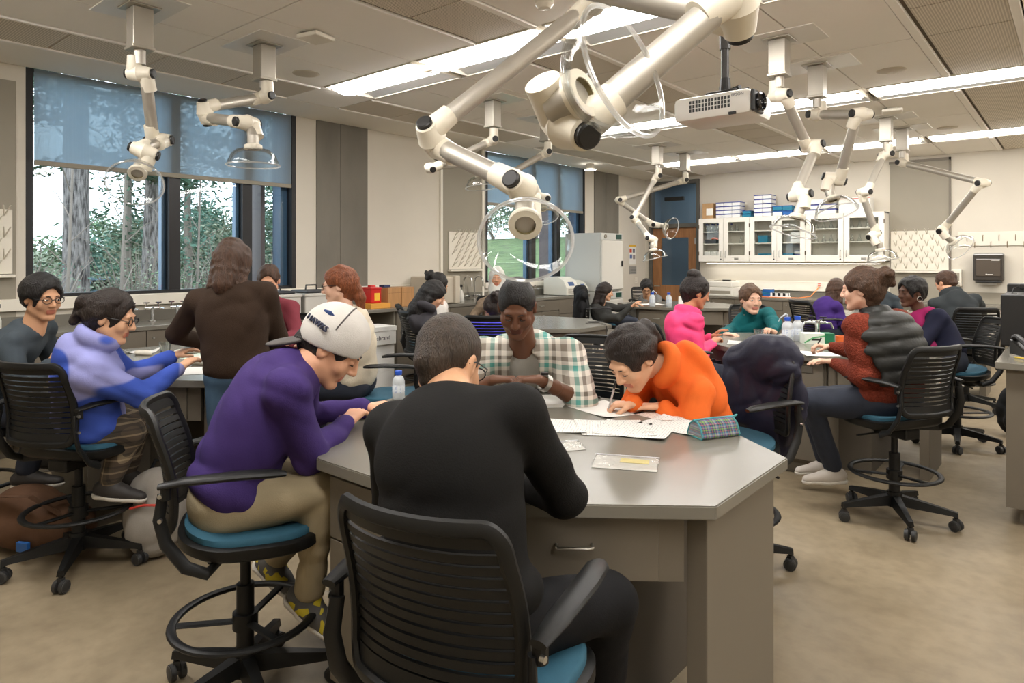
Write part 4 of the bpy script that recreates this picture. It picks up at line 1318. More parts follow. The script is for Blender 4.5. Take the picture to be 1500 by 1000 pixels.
def hair_field(style, vox, sx):
    f = Field((-.17, -.24, -.42 if 'long' in style or 'pony' in style else (-.30 if 'bob' in style else -.20)), (.17, .16, .21), vox / sx)
    if style == 'none': return None
    th = {'buzz': .0055, 'short': .012, 'thick': .024, 'bald': .017}.get(style.split('+')[0], .016)
    f.ell((0, -.018, .030), (.076 + th, .098 + th, .092 + th), k=0)
    if style.startswith(('buzz', 'short', 'thick')):
        f.cone((0, -.075, -.03), (0, -.06, -.06), .045, .035, .03)
        f.half((0, 0, -.075), (0, .25, -1))
    else:
        f.cone((0, -.07, .0), (0, -.045, -.07), .062, .05, .03)
    # face opening
    f.ell((0, .120, -.045), (.074, .105, .120), k=.010, op='s')
    f.ell((0, .085, -.13), (.12, .125, .11), k=.010, op='s')
    if not ('long' in style or 'bob' in style):
        for s_ in (-1, 1): f.ell((.092 * s_, .012, -.03), (.03, .034, .040), k=.010, op='s')
    if 'bun' in style:
        f.ell((0, -.128, .062), (.060, .052, .056), k=.012)
        for q in range(5):
            a = q * 1.3
            f.ell((.042 * math.cos(a), -.145 + .02 * math.sin(2 * a), .066 + .042 * math.sin(a)), (.028, .026, .026), k=.006)
    if 'topknot' in style:
        f.ell((0, -.060, .130), (.055, .055, .045), k=.012)
    if 'lowtail' in style:
        f.ell((0, -.125, .035), (.038, .042, .044), k=.008)
        f.cone((0, -.14, .03), (.01, -.16, -.06), .035, .018, .02)
    if 'pony' in style:
        f.cone((0, -.10, .01), (0, -.135, -.10), .034, .034, .02)
        f.cone((0, -.135, -.10), (.01, -.12, -.26), .034, .014, .02)
    if 'bob' in style:
        for s_ in (-1, 1): f.cone((.068 * s_, -.02, -.0), (.070 * s_, -.03, -.15), .034, .030, .03)
        f.cone((0, -.075, -.02), (0, -.075, -.16), .074, .058, .03)
    if 'long' in style:
        for s_ in (-1, 1):
            f.cone((.070 * s_, -.02, -.0), (.078 * s_, -.02, -.15), .032, .030, .03)
            f.cone((.078 * s_, -.02, -.15), (.065 * s_, -.02, -.27), .030, .018, .03)
        f.cone((0, -.075, -.02), (0, -.085, -.20), .070, .066, .03)
        f.cone((-.03, -.085, -.20), (-.03, -.08, -.30), .05, .03, .03)
        f.cone((.03, -.085, -.20), (.03, -.08, -.30), .05, .03, .03)
    f.warp(.0025 if 'buzz' not in style else .0006, 60, len(style)); f.folds(.006 if 'buzz' not in style else 0, 120, 3, (1, 0, 0))
    return f

M_denim = mat('dark_denim', (34, 40, 54), .85, noise=.25, nscale=25, bump=.1, bscale=300)
M_shoe = mat('dark_shoe', (44, 40, 38), .6)
M_sole = mat('pale_sole', (200, 194, 184), .6)

def person(label, P, N, H, hf, fw, sk, top, pants=None, hair=None, sex='f', sw=None, WL=None, WR=None, poleL=None, poleR=None,
           kneeL=None, kneeR=None, ankL=None, ankR=None, bulk=1.0, near=False, sleeve='long', top_style=(), shoes=None, curlL=.35, curlR=.35,
           nL=(0, 0, 1), nR=(0, 0, 1), dL=None, dR=None, eyes='down', glasses=False, fold=1.0, seed=1, hs=1.0, hunch=.03, foot=None, hand_sc=None, hands=True, hairm=None, glasses_m=None):
    male = sex == 'm'
    P = np.array(P, float); N = np.array(N, float); H = np.array(H, float)
    root = thing('person', label, 'person', (P[0], P[1], 0))
    O = np.array((P[0], P[1], 0.0))
    skm, lipm = skin(*sk)
    up = nv(N - P); fwv = np.array((fw[0], fw[1], 0.0)); fwv = nv(fwv - up * (fwv @ up)); rt = nv(np.cross(fwv, up))
    Rt = np.stack([rt, fwv, up], 1)
    TL = np.linalg.norm(N - P)
    sw = sw or (.185 if male else .160)
    SL = N - rt * sw - up * .055; SR = N + rt * sw - up * .055
    sgn = {'L': -1, 'R': 1}
    Wd = {'L': WL, 'R': WR}
    l1, l2 = (.30, .265) if male else (.275, .24)
    arms = {}
    for k, S_, W, pole in (('L', SL, WL, poleL), ('R', SR, WR, poleR)):
        if W is None: W = P + rt * sgn[k] * (sw + .05) + fwv * .25 + up * .12
        pole = pole if pole is not None else (rt * sgn[k] * .6 - fwv * .4 - np.array((0, 0, .8)))
        E_ = ik(S_, W, l1, l2, pole)
        arms[k] = (S_, E_, np.array(W, float))
    hipw = .085 if male else .09
    fh = nv((fw[0], fw[1], 0)); rh = np.cross(fh, (0, 0, 1.0))
    legs = {}
    for k, kn, an in (('L', kneeL, ankL), ('R', kneeR, ankR)):
        hp = P + rh * sgn[k] * hipw - np.array((0, 0, .02))
        kn = np.array(kn, float) if kn is not None else hp + fh * .41 + rh * sgn[k] * .07 - np.array((0, 0, .03))
        an = np.array(an, float) if an is not None else np.array((kn[0], kn[1], 0)) - fh * .10 + np.array((0, 0, .36))
        legs[k] = (hp, kn, an)
    vb = .011 if near else .017
    # ---- body: torso and limbs, head, hands in one mesh
    allp = np.array([P, N, SL, SR] + [q for a in arms.values() for q in a] + [q for a in legs.values() for q in a])
    f = Field(allp.min(0) - .2, allp.max(0) + .2, .02)
    f.ell(P + up * .02, (.145 * bulk, .105 * bulk, .11), Rt, k=0)
    f.ell(P + up * TL * .36 - fwv * hunch * .6, (.125 * bulk, .09 * bulk, .16), Rt, k=.05)
    f.ell(P + up * TL * .70 - fwv * hunch, (.14 * bulk, .095 * bulk, .17), Rt, k=.05)
    f.cone(SL, SR, .045, .045, .05)
    for k in 'LR':
        S_, E_, W = arms[k]
        f.cone(S_, E_, .046 * bulk, .037 * bulk, .03); f.cone(E_, W, .037 * bulk, .025, .02)
        hp, kn, an = legs[k]
        f.cone(hp, kn, .075, .05, .03); f.cone(kn, an, .05, .036, .02)
    Vb, Fb = f.mesh()
    chunks = [(smooth_mesh(Vb, Fb, 1), Fb, 0)]
    Vh, Fh, sl, Rm = head_chunks(H, hf, N, hs, .0042 if near else .0065, male)
    chunks.append((Vh, Fh, sl))
    hsc = hand_sc or (1.0 if male else .92)
    if hands:
        for k in 'LR':
            S_, E_, W = arms[k]
            dd = {'L': dL, 'R': dR}[k]
            dd = nv(W - E_) if dd is None else nv(dd)
            n_ = {'L': nL, 'R': nR}[k]
            side = np.cross(n_, dd) * (1 if k == 'R' else -1)   # thumb points to the body midline when palms face down
            side = -np.cross(dd, n_) * (1 if k == 'R' else -1)
            ff = Field(W - .16, W + .16 + dd * .06, .0040 if near else .0062)
            ff.cone(W - nv(W - E_) * .10, W, .028 * (1 if male else .9) * (bulk if bulk > 1.05 else 1), .0235, .01)
            hand_chunk(ff, W, dd, n_, side, curlL if k == 'L' else curlR, hsc)
            Vq, Fq = ff.mesh()
            chunks.append((Vq, Fq, 0))
    np_object('body', chunks, [skm, lipm], root, O)
    # ---- face pieces
    def hp_(p): return Vector(tuple(Rm @ (np.array(p) * hs) + H - O))
    for s_ in (-1, 1):
        if eyes == 'open':
            e = MB()
            M = frame_M((0, 0, 0), Rm[:, 0], Rm[:, 1], Rm[:, 2]).to_3x3()
            e.slot(0).ball(hp_((.031 * s_, .0875, .001)), (.0105 * hs, .0062 * hs, .0052 * hs), 12, M)
            e.slot(1).ball(hp_((.031 * s_, .0915, .001)), (.0048 * hs, .0030 * hs, .0048 * hs), 10, M)
            e.build('eye', [M_eyew, M_iris], root, smooth=True)
        else:
            MB().tube([hp_((.019 * s_, .0895, -.004)), hp_((.027 * s_, .0935, -.0065)), hp_((.035 * s_, .0925, -.0065)), hp_((.043 * s_, .086, -.004))], .0019, n=6).build('eyelashes', M_iris, root, smooth=True)
        if hair:
            MB().tube([hp_((.014 * s_, .0955, .019)), hp_((.028 * s_, .0955, .024)), hp_((.043 * s_, .084, .020))], [.0022, .0030, .0015], n=6).build('eyebrow', hairm or hairmat(*hair[1]), root, smooth=True)
    if glasses:
        g = MB()
        for s_ in (-1, 1):
            pts = [hp_((.034 * s_ + .025 * math.cos(a), .101, .000 + .018 * math.sin(a))) for a in [2 * math.pi * i / 16 for i in range(16)]]
            g.tube(pts, .0020, n=6, closed=True)
            g.tube([hp_((.058 * s_, .099, .005)), hp_((.080 * s_, .07, .008)), hp_((.084 * s_, .0, .006)), hp_((.082 * s_, -.03, -.008))], .0018, n=6)
        g.tube([hp_((-.01, .102, .003)), hp_((0, .107, .006)), hp_((.01, .102, .003))], .002, n=6)
        g.build('glasses', glasses_m or M_black, root, smooth=True)
    # ---- hair
    if hair:
        hfld = hair_field(hair[0], .0055 if near else .0080, hs)
        if hfld is not None:
            V, F = hfld.mesh(); V = smooth_mesh(V, F, 1, .4)
            np_object('hair', [((V * hs) @ Rm.T + H, F, 0)], [hairm or hairmat(*hair[1])], root, O)
    # ---- trousers
    pants = pants or M_denim
    lp = np.array([q for a in legs.values() for q in a] + [P])
    f = Field(lp.min(0) - .16, lp.max(0) + .16, vb * 1.15)
    f.ell(P - np.array((0, 0, .015)), (.150 * bulk, .115 * bulk, .10), Rt, k=0)
    for k in 'LR':
        hp, kn, an = legs[k]
        f.cone(hp, kn, .088 * max(1, bulk * .95), .068 * max(1, bulk * .95), .04); f.cone(kn, an + (kn - an) * .08, .068, .052, .02)
    f.folds(.018 * fold, 30, seed + 5)
    V, F = f.mesh()
    np_object('trousers', [(smooth_mesh(V, F, 1, .4), F, 0)], [pants], root, O)
    # ---- shoes
    for k in 'LR':
        hp, kn, an = legs[k]
        fd = nv((foot if foot is not None else fh)); fr = np.cross(fd, (0, 0, 1.0)); fu = np.cross(fr, fd)
        heel = an - fu * .045 - fd * .035; toe = an - fu * .060 + fd * .165
        f = Field(np.minimum(heel, toe) - .12, np.maximum(heel, toe) + .12, .0075 if near else .011)
        f.cone(heel + fu * .01, heel + fd * .10, .040, .040, .01); f.cone(heel + fd * .08, toe, .043, .030, .02)
        f.cone(an + fu * .03, heel + fd * .04 + fu * .02, .040, .042, .03)
        f.half(heel - fu * .022, -fu)
        V, F = f.mesh()
        sm = shoes or M_shoe
        sh = np_object('shoe', [(V, F, 0)], [sm], root, O)
        f = Field(np.minimum(heel, toe) - .12, np.maximum(heel, toe) + .12, .0075 if near else .011)
        f.cone(heel - fu * .018, heel + fd * .10 - fu * .018, .043, .043, .01); f.cone(heel + fd * .08 - fu * .018, toe - fu * .006, .046, .033, .02)
        f.half(heel - fu * .038, -fu); f.half(heel - fu * .016, fu)
        V, F = f.mesh()
        if len(V): np_object('sole', [(V, F, 0)], [M_sole], sh, O)
    # ---- top garment
    ap = np.array([P, N, SL, SR] + [q for a in arms.values() for q in a])
    def garment(name, mats, grow, sl_, style, voxel, mat_fn=None):
        f = Field(ap.min(0) - .22, ap.max(0) + .22, voxel)
        b = bulk
        f.ell(P + up * .04, ((.172 + grow) * b, (.134 + grow) * b, .105), Rt, k=0)
        f.ell(P + up * TL * .55 - fwv * hunch * .8, ((.160 + grow) * b, (.112 + grow) * b, TL * .50), Rt, k=.06)
        f.ell(P + up * TL * .38 - fwv * hunch * .6, ((.152 + grow) * b, (.116 + grow) * b, .18), Rt, k=.05)
        f.ell(P + up * TL * .70 - fwv * hunch, ((.162 + grow) * b, (.112 + grow) * b, .18), Rt, k=.05)
        if not male: f.ell(P + up * TL * .66 + fwv * (.045 * b), (.115, .062, .075), Rt, k=.06)
        if 'quilt' in style:
            for q in (-1, 1): f.cone(N - up * .05, N + rt * sw * .62 * q - up * .055, .060 + grow * .6, .050 + grow * .5, .04)
        else:
            f.cone(SL, SR, .054 + grow, .054 + grow, .05)
            for S_ in (SL, SR): f.cone(N - up * .045, S_, .058 + grow, .056 + grow, .04)
        for k in 'LR':
            S_, E_, W = arms[k]
            if sl_ == 'none':
                continue
            sf = 1.22 if 'vest' in style else 1.0
            f.cone(S_, E_, (.060 + grow) * b * sf, (.050 + grow) * b * sf, .03)
            if sl_ == 'long':
                We = W - nv(W - E_) * .015
                f.cone(E_, We, (.049 + grow) * b * sf, .036 + grow, .02)
        if 'collar' in style:
            for a in np.linspace(-2.2, 2.2, 11):
                c = N + up * .018 - fwv * (.058 * math.cos(a) - .012) + rt * (.062 * math.sin(a))
                f.ell(c, (.022, .022, .034), Rt, k=.015)
        if 'turtle' in style:
            f.cone(N - up * .02, N + (H - N) * .52, .072, .066, .02)
        f.folds(.021 * fold, 30, seed, up)
        if 'quilt' in style:
            X = f.ax[0][:, None, None] - P[0]; Y = f.ax[1][None, :, None] - P[1]; Z = f.ax[2][None, None, :] - P[2]
            s_ = X * up[0] + Y * up[1] + Z * up[2]
            f.a -= (.016 * np.abs(np.sin(np.pi * s_ / .085)) ** .6 - .004).astype(np.float32)
        hn = nv(H - N)
        f.half(P - up * .045, -up, .008)
        if 'turtle' not in style:
            f.cone(N + hn * .050 + fwv * .01, N + hn * .20 + fwv * .04, .060 if male else .052, .085, .006, 's')
        if 'hood' in style:
            for a in np.linspace(-2.5, 2.5, 15):
                bk = nv(-fwv - hn * (-fwv @ hn)); sd = np.cross(hn, bk)
                c = N + hn * (.055 - .010 * math.cos(a)) + bk * (.074 * math.cos(a)) + sd * (.080 * math.sin(a))
                f.ell(c, (.036, .036, .040), Rt, k=.02)
            f.ell(N - fwv * .112 - up * .045, (.105, .052, .095), Rt, k=.035)
            f.ell(N - fwv * .125 - up * .11, (.060, .040, .070), Rt, k=.03)
            f.cone(N, N + nv(H - N) * .2, .050, .062, .006, 's')
        if 'quilt' in style:
            f.half(P + up * .085, -up, .01)
            for k in 'LR':
                S_, E_, W = arms[k]; f.cone(S_ + nv(E_ - S_) * .02, E_, .070 * b, .075 * b, .01, 's')
        if 'open_front' in style:
            f.cone(N + fwv * .095 - up * .0, P + fwv * .20 * bulk - up * .1, .075, .105, .01, 's')
        V, F = f.mesh(); V = smooth_mesh(V, F, 1, .35)
        return np_object(name, [(V, F, 0)], mats, root, O)
    tm = top if isinstance(top, (list, tuple)) else [top]
    vt = .0105 if near else .016
    main = garment('sweater' if 'vest' not in top_style else 'sweater', [tm[0]], 0.0, sleeve, top_style, vt)
    if 'vest' in top_style:
        garment('puffer_vest', [tm[1]], .022, 'none', ('quilt', 'collar'), vt)
    if 'shirt_over' in top_style:
        garment('open_shirt', [tm[1]], .014, 'short', ('open_front', 'collar'), vt)
    return dict(root=root, O=O, arms=arms, Rm=Rm, H=H, N=N, rt=rt, fw=fwv, up=up, P=P, hs=hs, legs=legs)
# ------------------------------------------------------------------ clothing materials
def cloth(name, rgb, rough=.85, noise=.12, nscale=14, bump=.12, bscale=260, **k):
    return mat('cloth_' + name, rgb, rough, spec=.2, noise=noise, nscale=nscale, bump=bump, bscale=bscale, **k)
M_purple = cloth('purple_fleece', (64, 47, 104))
M_purple2 = cloth('purple_knit', (66, 42, 112))
M_khaki = cloth('khaki_twill', (156, 142, 114))
M_jacket = cloth('black_jacket', (19, 18, 17), .8)
M_blackjean = cloth('black_denim', (17, 17, 19), .8)
M_greytee = cloth('grey_tee', (150, 146, 138))
M_orange = cloth('orange_fleece', (236, 110, 44))
M_slate = cloth('slate_cotton', (62, 70, 76))
M_brown = cloth('brown_knit', (54, 40, 30), bump=.3)
M_bluejean = cloth('blue_jeans', (62, 84, 104))
M_maroon = cloth('maroon_knit', (120, 52, 62))
M_cream = cloth('cream_knit', (214, 202, 180), bump=.3)
M_charcoal = cloth('charcoal_fleece', (58, 56, 60))
M_offwhite = cloth('off_white', (208, 202, 194))
M_beige = cloth('beige_cardigan', (168, 148, 126), noise=.3, nscale=40)
M_scarfw = cloth('white_headscarf', (222, 222, 216))
M_royal = cloth('royal_blue', (74, 72, 190))
M_darkgrey = cloth('dark_grey_knit', (60, 60, 58), bump=.3)
M_grey = cloth('grey_knit', (112, 112, 110), bump=.3)
M_pink = cloth('hot_pink', (240, 70, 124), .6)
M_teal = cloth('teal_knit', (16, 94, 98))
M_rust = cloth('rust_boucle', (128, 54, 36), noise=.45, nscale=90, bump=.9, bscale=110)
M_vest = cloth('black_nylon', (48, 48, 46), .42, bump=.15, bscale=60)
M_navy = cloth('navy_knit', (30, 32, 52))
M_magenta = cloth('magenta_scarf', (150, 34, 90))
M_darkhood = cloth('dark_slate_jacket', (50, 54, 56))
M_whiteshoe = mat('grey_white_shoe', (190, 182, 172), .6)
M_coat = cloth('navy_down_coat', (38, 38, 54), .45, bump=.15, bscale=40)

def stripes_mat(name, cols, fx, fz, rough=.85, ang=0.0):
    """woven checks: two stripe ramps crossed"""
    m = bpy.data.materials.new(name); m.use_nodes = True
    nt = m.node_tree; b = nt.nodes['Principled BSDF']; b.inputs['Roughness'].default_value = rough
    tc = nt.nodes.new('ShaderNodeTexCoord'); mp = nt.nodes.new('ShaderNodeMapping')
    mp.inputs['Rotation'].default_value = (0, 0, ang)
    nt.links.new(tc.outputs['Object'], mp.inputs[0])
    sp = nt.nodes.new('ShaderNodeSeparateXYZ'); nt.links.new(mp.outputs[0], sp.inputs[0])
    outs = []
    for ax, fq in (('X', fx), ('Z', fz)):
        mu = nt.nodes.new('ShaderNodeMath'); mu.operation = 'MULTIPLY'; mu.inputs[1].default_value = fq
        fr = nt.nodes.new('ShaderNodeMath'); fr.operation = 'FRACT'
        nt.links.new(sp.outputs[ax], mu.inputs[0]); nt.links.new(mu.outputs[0], fr.inputs[0])
        rp = nt.nodes.new('ShaderNodeValToRGB'); rp.color_ramp.interpolation = 'CONSTANT'
        n = len(cols)
        while len(rp.color_ramp.elements) < n: rp.color_ramp.elements.new(.5)
        for e, (pos, c) in zip(rp.color_ramp.elements, cols):
            e.position = pos; e.color = srgb(*c)
        nt.links.new(fr.outputs[0], rp.inputs[0]); outs.append(rp)
    mx = nt.nodes.new('ShaderNodeMixRGB'); mx.inputs[0].default_value = .5
    nt.links.new(outs[0].outputs[0], mx.inputs[1]); nt.links.new(outs[1].outputs[0], mx.inputs[2])
    nt.links.new(mx.outputs[0], b.inputs['Base Color'])
    return m
M_plaid = stripes_mat('plaid_cotton', [(0, (222, 216, 204)), (.18, (128, 118, 106)), (.42, (214, 208, 196)), (.58, (84, 156, 146)), (.74, (226, 220, 208)), (.86, (112, 104, 94))], 7.5, 7.5, ang=-.70)
M_brownplaid = stripes_mat('brown_plaid', [(0, (74, 62, 50)), (.4, (150, 134, 108)), (.55, (70, 60, 48)), (.85, (40, 36, 30))], 16, 16)
def two_tone(name, a, b_, z, soft=.03):
    """jacket with a darker lower sleeve and yoke: colour patches sewn by noise-free bands"""
    m = cloth(name, a)
    nt = m.node_tree; b = nt.nodes['Principled BSDF']
    tc = nt.nodes.new('ShaderNodeTexCoord'); n = nt.nodes.new('ShaderNodeTexNoise'); n.inputs['Scale'].default_value = 3.2; n.inputs['Detail'].default_value = 0
    nt.links.new(tc.outputs['Object'], n.inputs['Vector'])
    r = nt.nodes.new('ShaderNodeValToRGB'); r.color_ramp.elements[0].position = .52; r.color_ramp.elements[0].color = srgb(*a); r.color_ramp.elements[1].position = .54; r.color_ramp.elements[1].color = srgb(*b_)
    nt.links.new(n.outputs['Fac'], r.inputs[0]); nt.links.new(r.outputs[0], b.inputs['Base Color'])
    return m
M_bluejacket = two_tone('blue_lavender_shell', (140, 142, 194), (60, 84, 172), 0)
def runner():
    m = mat('runner_mesh', (86, 84, 82), .7)
    nt = m.node_tree; b = nt.nodes['Principled BSDF']
    tc = nt.nodes.new('ShaderNodeTexCoord'); v = nt.nodes.new('ShaderNodeTexVoronoi'); v.inputs['Scale'].default_value = 38
    nt.links.new(tc.outputs['Object'], v.inputs['Vector'])
    r = nt.nodes.new('ShaderNodeValToRGB'); r.color_ramp.interpolation = 'CONSTANT'
    r.color_ramp.elements[0].color = srgb(80, 78, 76); r.color_ramp.elements[1].position = .80; r.color_ramp.elements[1].color = srgb(190, 172, 40)
    sp = nt.nodes.new('ShaderNodeSeparateColor'); nt.links.new(v.outputs['Color'], sp.inputs[0])
    nt.links.new(sp.outputs[0], r.inputs[0]); nt.links.new(r.outputs[0], b.inputs['Base Color'])
    return m
M_runner = runner()
# ------------------------------------------------------------------ everyone in the room
p_purple = person('man in a purple sweatshirt and backwards white cap bent over the front table', P=(-2.3, 1.17, 0.72), N=(-2.132, 1.366, 1.152), H=(-2.088, 1.457, 1.22), hf=(0.579, 0.555, -0.62), fw=(0.66, 0.75), sk=('warm', (214, 160, 128)),
    top=M_purple,
    pants=M_khaki, hair=('short', ('black', (30, 26, 24))), sex='m', sw=0.2, WR=(-2.183, 1.586, 0.907), WL=(-2.323, 1.782, 0.91), poleR=(0.1, -0.2, -1), poleL=(-0.5, 0.6, -0.8), kneeR=(-2.049, 1.384, 0.714), kneeL=(-2.294, 1.544, 0.676), ankR=(-2.121, 1.376, 0.331), ankL=(-2.517, 1.473, 0.306), bulk=1.18, near=True, top_style=('crew',), foot=(0.62, 0.25, -0.42), seed=3,
    shoes=M_runner, hunch=0.05, fold=0.85, hs=1.08)
p_black = person('man in a black jacket with a shaved head seen from behind at the front table', P=(-1.09, 1.13, 0.72), N=(-1.216, 1.198, 1.188), H=(-1.29, 1.266, 1.266), hf=(-0.179, 0.831, -0.42), fw=(-0.35, 0.94), sk=('tan', (206, 156, 120)),
    top=M_jacket,
    pants=M_blackjean, hair=('buzz', ('stubble', (72, 60, 50))), sex='m', sw=0.176, WR=(-1.277, 1.487, 0.895), WL=(-1.549, 1.466, 0.948), poleR=(0.893, 0.493, -0.9), poleL=(-0.255, -0.085, -1), kneeR=(-0.921, 1.474, 0.67), kneeL=(-1.368, 1.462, 0.586), ankR=(-1.008, 1.571, 0.282), ankL=(-1.404, 1.563, 0.218), bulk=1.08, near=True, top_style=('crew',), seed=5, glasses=True, fold=0.35, hunch=0.05)
p_plaid = person('man in an open plaid shirt over a grey T-shirt facing the camera', P=(-2.36, 2.92, 0.72), N=(-2.124, 2.604, 1.09), H=(-2.048, 2.459, 1.313), hf=(0.488, -0.701, -0.5), fw=(0.607, -0.796), sk=('dark', (104, 68, 48)),
    top=(M_greytee, M_plaid),
    pants=M_denim, hair=('buzz', ('black', (30, 26, 24))), sex='m', sw=0.215, WL=(-1.856, 2.386, 1.0), WR=(-2.042, 2.281, 0.993), poleL=(0.57, 0.875, -0.8), poleR=(-0.957, -0.416, -0.8), dL=(-0.635, -0.798, 0.05), dR=(0.893, 0.493, 0.05), curlL=0.75, curlR=0.7, bulk=1.27, near=True, sleeve='short', top_style=('shirt_over',), seed=8, hs=1.1)
p_orange = person('girl in an orange hoodie writing at the front table', P=(-1.43, 3.16, 0.7), N=(-1.413, 2.799, 1.051), H=(-1.524, 2.627, 1.103), hf=(-0.202, -0.721, -0.62), fw=(-0.4, -0.92), sk=('fair', (222, 172, 138)),
    top=M_orange,
    pants=M_denim, hair=('bald+lowtail', ('darkbrown', (44, 32, 26))), WR=(-1.512, 2.624, 0.899), WL=(-1.406, 2.701, 0.889), poleL=(1.087, 0.264, -0.12), poleR=(-0.54, 0.329, -0.8), dR=(-0.79, -0.537, -0.05), dL=(-0.861, -0.531, -0.02), curlR=0.75, curlL=0.15, near=True, top_style=('hood',), seed=11, hs=1.1, fold=0.9, bulk=1.12)
p_blue = person('girl in a blue and lavender jacket reaching across the left table', P=(-3.84, 1.22, 0.72), N=(-3.674, 1.19, 1.12), H=(-3.608, 1.246, 1.26), hf=(0.606, 0.708, -0.25), fw=(0.4, 0.92), sk=('fair', (222, 172, 138)),
    top=M_bluejacket,
    pants=M_brownplaid, hair=('bald+lowtail', ('darkbrown', (44, 32, 26))), WR=(-3.635, 1.576, 0.963), WL=(-3.869, 1.64, 0.999), poleR=(0.258, -0.306, -1), poleL=(-0.258, 0.306, -1), near=True, top_style=('hood',), seed=13, glasses=True, kneeR=(-3.725, 1.369, 0.657), kneeL=(-3.966, 1.493, 0.631), ankR=(-3.772, 1.29, 0.408), ankL=(-4.009, 1.456, 0.376), foot=(0.764, 0.645, -0.1), bulk=1.2, fold=0.75)
p_slate = person('man in a dark slate shirt and glasses at the far left', P=(-4.78, 0.96, 0.72), N=(-4.545, 1.16, 1.137), H=(-4.504, 1.196, 1.323), hf=(0.837, 0.249, -0.12), fw=(0.62, 0.78), sk=('tan', (206, 156, 120)),
    top=M_slate, hair=('thick', ('black', (30, 26, 24))), sex='m', WR=(-4.375, 1.213, 0.977), WL=(-4.598, 1.351, 0.971), seed=15, glasses=True, eyes='open')
p_brown = person('standing woman in a dark brown sweater with long brown hair seen from behind', P=(-3.46, 1.82, 0.93), N=(-3.512, 1.797, 1.385), H=(-3.542, 1.824, 1.518), hf=(-0.587, 0.617, -0.45), fw=(-0.7, 0.71), sk=('fair', (222, 172, 138)),
    top=M_brown,
    pants=M_bluejean, hair=('bob', ('brown', (84, 58, 42))), sw=0.175, WL=(-3.928, 1.852, 1.039), WR=(-3.661, 2.039, 1.015), poleL=(-0.57, -0.875, -0.5), poleR=(0.957, 0.416, -0.5), kneeL=(-3.52, 1.76, 0.5), kneeR=(-3.4, 1.88, 0.5), ankL=(-3.52, 1.75, 0.09), ankR=(-3.39, 1.87, 0.09), near=True, seed=17, bulk=1.08, fold=0.5, top_style=('crew',))
p_maroon = person('person in a maroon top half hidden behind the standing woman', P=(-5.06, 3.02, 0.72), N=(-5.0, 2.9, 1.2), H=(-4.99, 2.87, 1.37), hf=(0.734, -0.558, -0.3), fw=(0.5, -0.86), sk=('warm', (214, 160, 128)),
    top=M_maroon, hair=('short', ('brown', (84, 58, 42))), WL=(-4.62, 2.72, 0.93), WR=(-4.9, 2.62, 0.93), seed=19)
p_cream = person('red-haired woman in a cream sweater with glasses facing left', P=(-3.74, 2.8, 0.72), N=(-3.749, 2.723, 1.184), H=(-3.791, 2.688, 1.366), hf=(-0.661, -0.69, -0.12), fw=(-0.8, -0.6), sk=('pale', (232, 186, 160)),
    top=M_cream,
    pants=M_denim, hair=('pony', ('red', (150, 84, 48))), WL=(-3.951, 2.552, 0.969), WR=(-4.164, 2.7, 0.961), seed=21, glasses=True, bulk=1.08)
p_hood = person('girl with long black hair in a dark hoodie writing at the middle table', P=(-4.68, 4.46, 0.7), N=(-4.622, 4.211, 1.049), H=(-4.587, 4.307, 1.21), hf=(0.499, 0.618, -0.5), fw=(0.45, 0.89), sk=('fair', (222, 172, 138)),
    top=M_charcoal, hair=('long', ('black', (30, 26, 24))), WR=(-4.456, 4.286, 0.916), WL=(-4.602, 4.49, 0.929), dR=(0.341, 0.681, 0.3), curlR=0.8, seed=23, top_style=('hood',))
p_white = person('girl with black hair in a white top beside the dark hoodie at the middle table', P=(-5.32, 4.95, 0.7), N=(-5.228, 5.009, 1.072), H=(-5.25, 4.99, 1.262), hf=(0.276, 0.757, -0.3), fw=(0.6, 0.8), sk=('tan', (206, 156, 120)),
    top=M_offwhite, hair=('bald+bun', ('black', (30, 26, 24))), seed=25)
p_hijab = person('smiling woman in a white headscarf and beige cardigan behind the man in plaid', P=(-5.66, 6.38, 0.72), N=(-5.538, 6.252, 1.048), H=(-5.499, 6.22, 1.321), hf=(0.607, -0.796, -0.12), fw=(0.722, -0.699), sk=('warm', (214, 160, 128)),
    top=M_beige, hair=('long', ('scarf', (224, 222, 214))),
    hairm=M_scarfw, seed=27, eyes='open')
p_blue2 = person('person with brown hair in a blue top behind the head of the man in plaid', P=(-4.08, 4.5, 0.7), N=(-4.013, 4.53, 0.938), H=(-4.065, 4.551, 1.088), hf=(-0.746, 0.417, -0.4), fw=(-0.5, 0.87), sk=('tan', (206, 156, 120)),
    top=M_royal, hair=('bald+bun', ('darkbrown', (44, 32, 26))), seed=29)
p_greyw = person('woman with long dark hair in a dark grey sweater beside the incubator', P=(-5.28, 8.3, 0.7), N=(-5.263, 8.186, 0.835), H=(-5.204, 8.237, 1.08), hf=(0.758, 0.575, -0.2), fw=(0.75, 0.66), sk=('fair', (222, 172, 138)),
    top=M_darkgrey, hair=('long', ('darkbrown', (44, 32, 26))), WR=(-4.741, 8.17, 0.889), WL=(-4.871, 8.452, 0.887), seed=31)
p_greym = person('man in a grey hooded sweater looking down by the wooden door', P=(-5.6, 10.2, 0.72), N=(-5.485, 9.963, 0.838), H=(-5.42, 9.822, 1.082), hf=(0.44, -0.676, -0.55), fw=(0.62, -0.78), sk=('tan', (206, 156, 120)),
    top=M_grey, hair=('thick', ('black', (30, 26, 24))), sex='m', WR=(-5.379, 9.333, 0.808), WL=(-5.099, 9.569, 0.808), seed=33, glasses=True, top_style=('hood',))
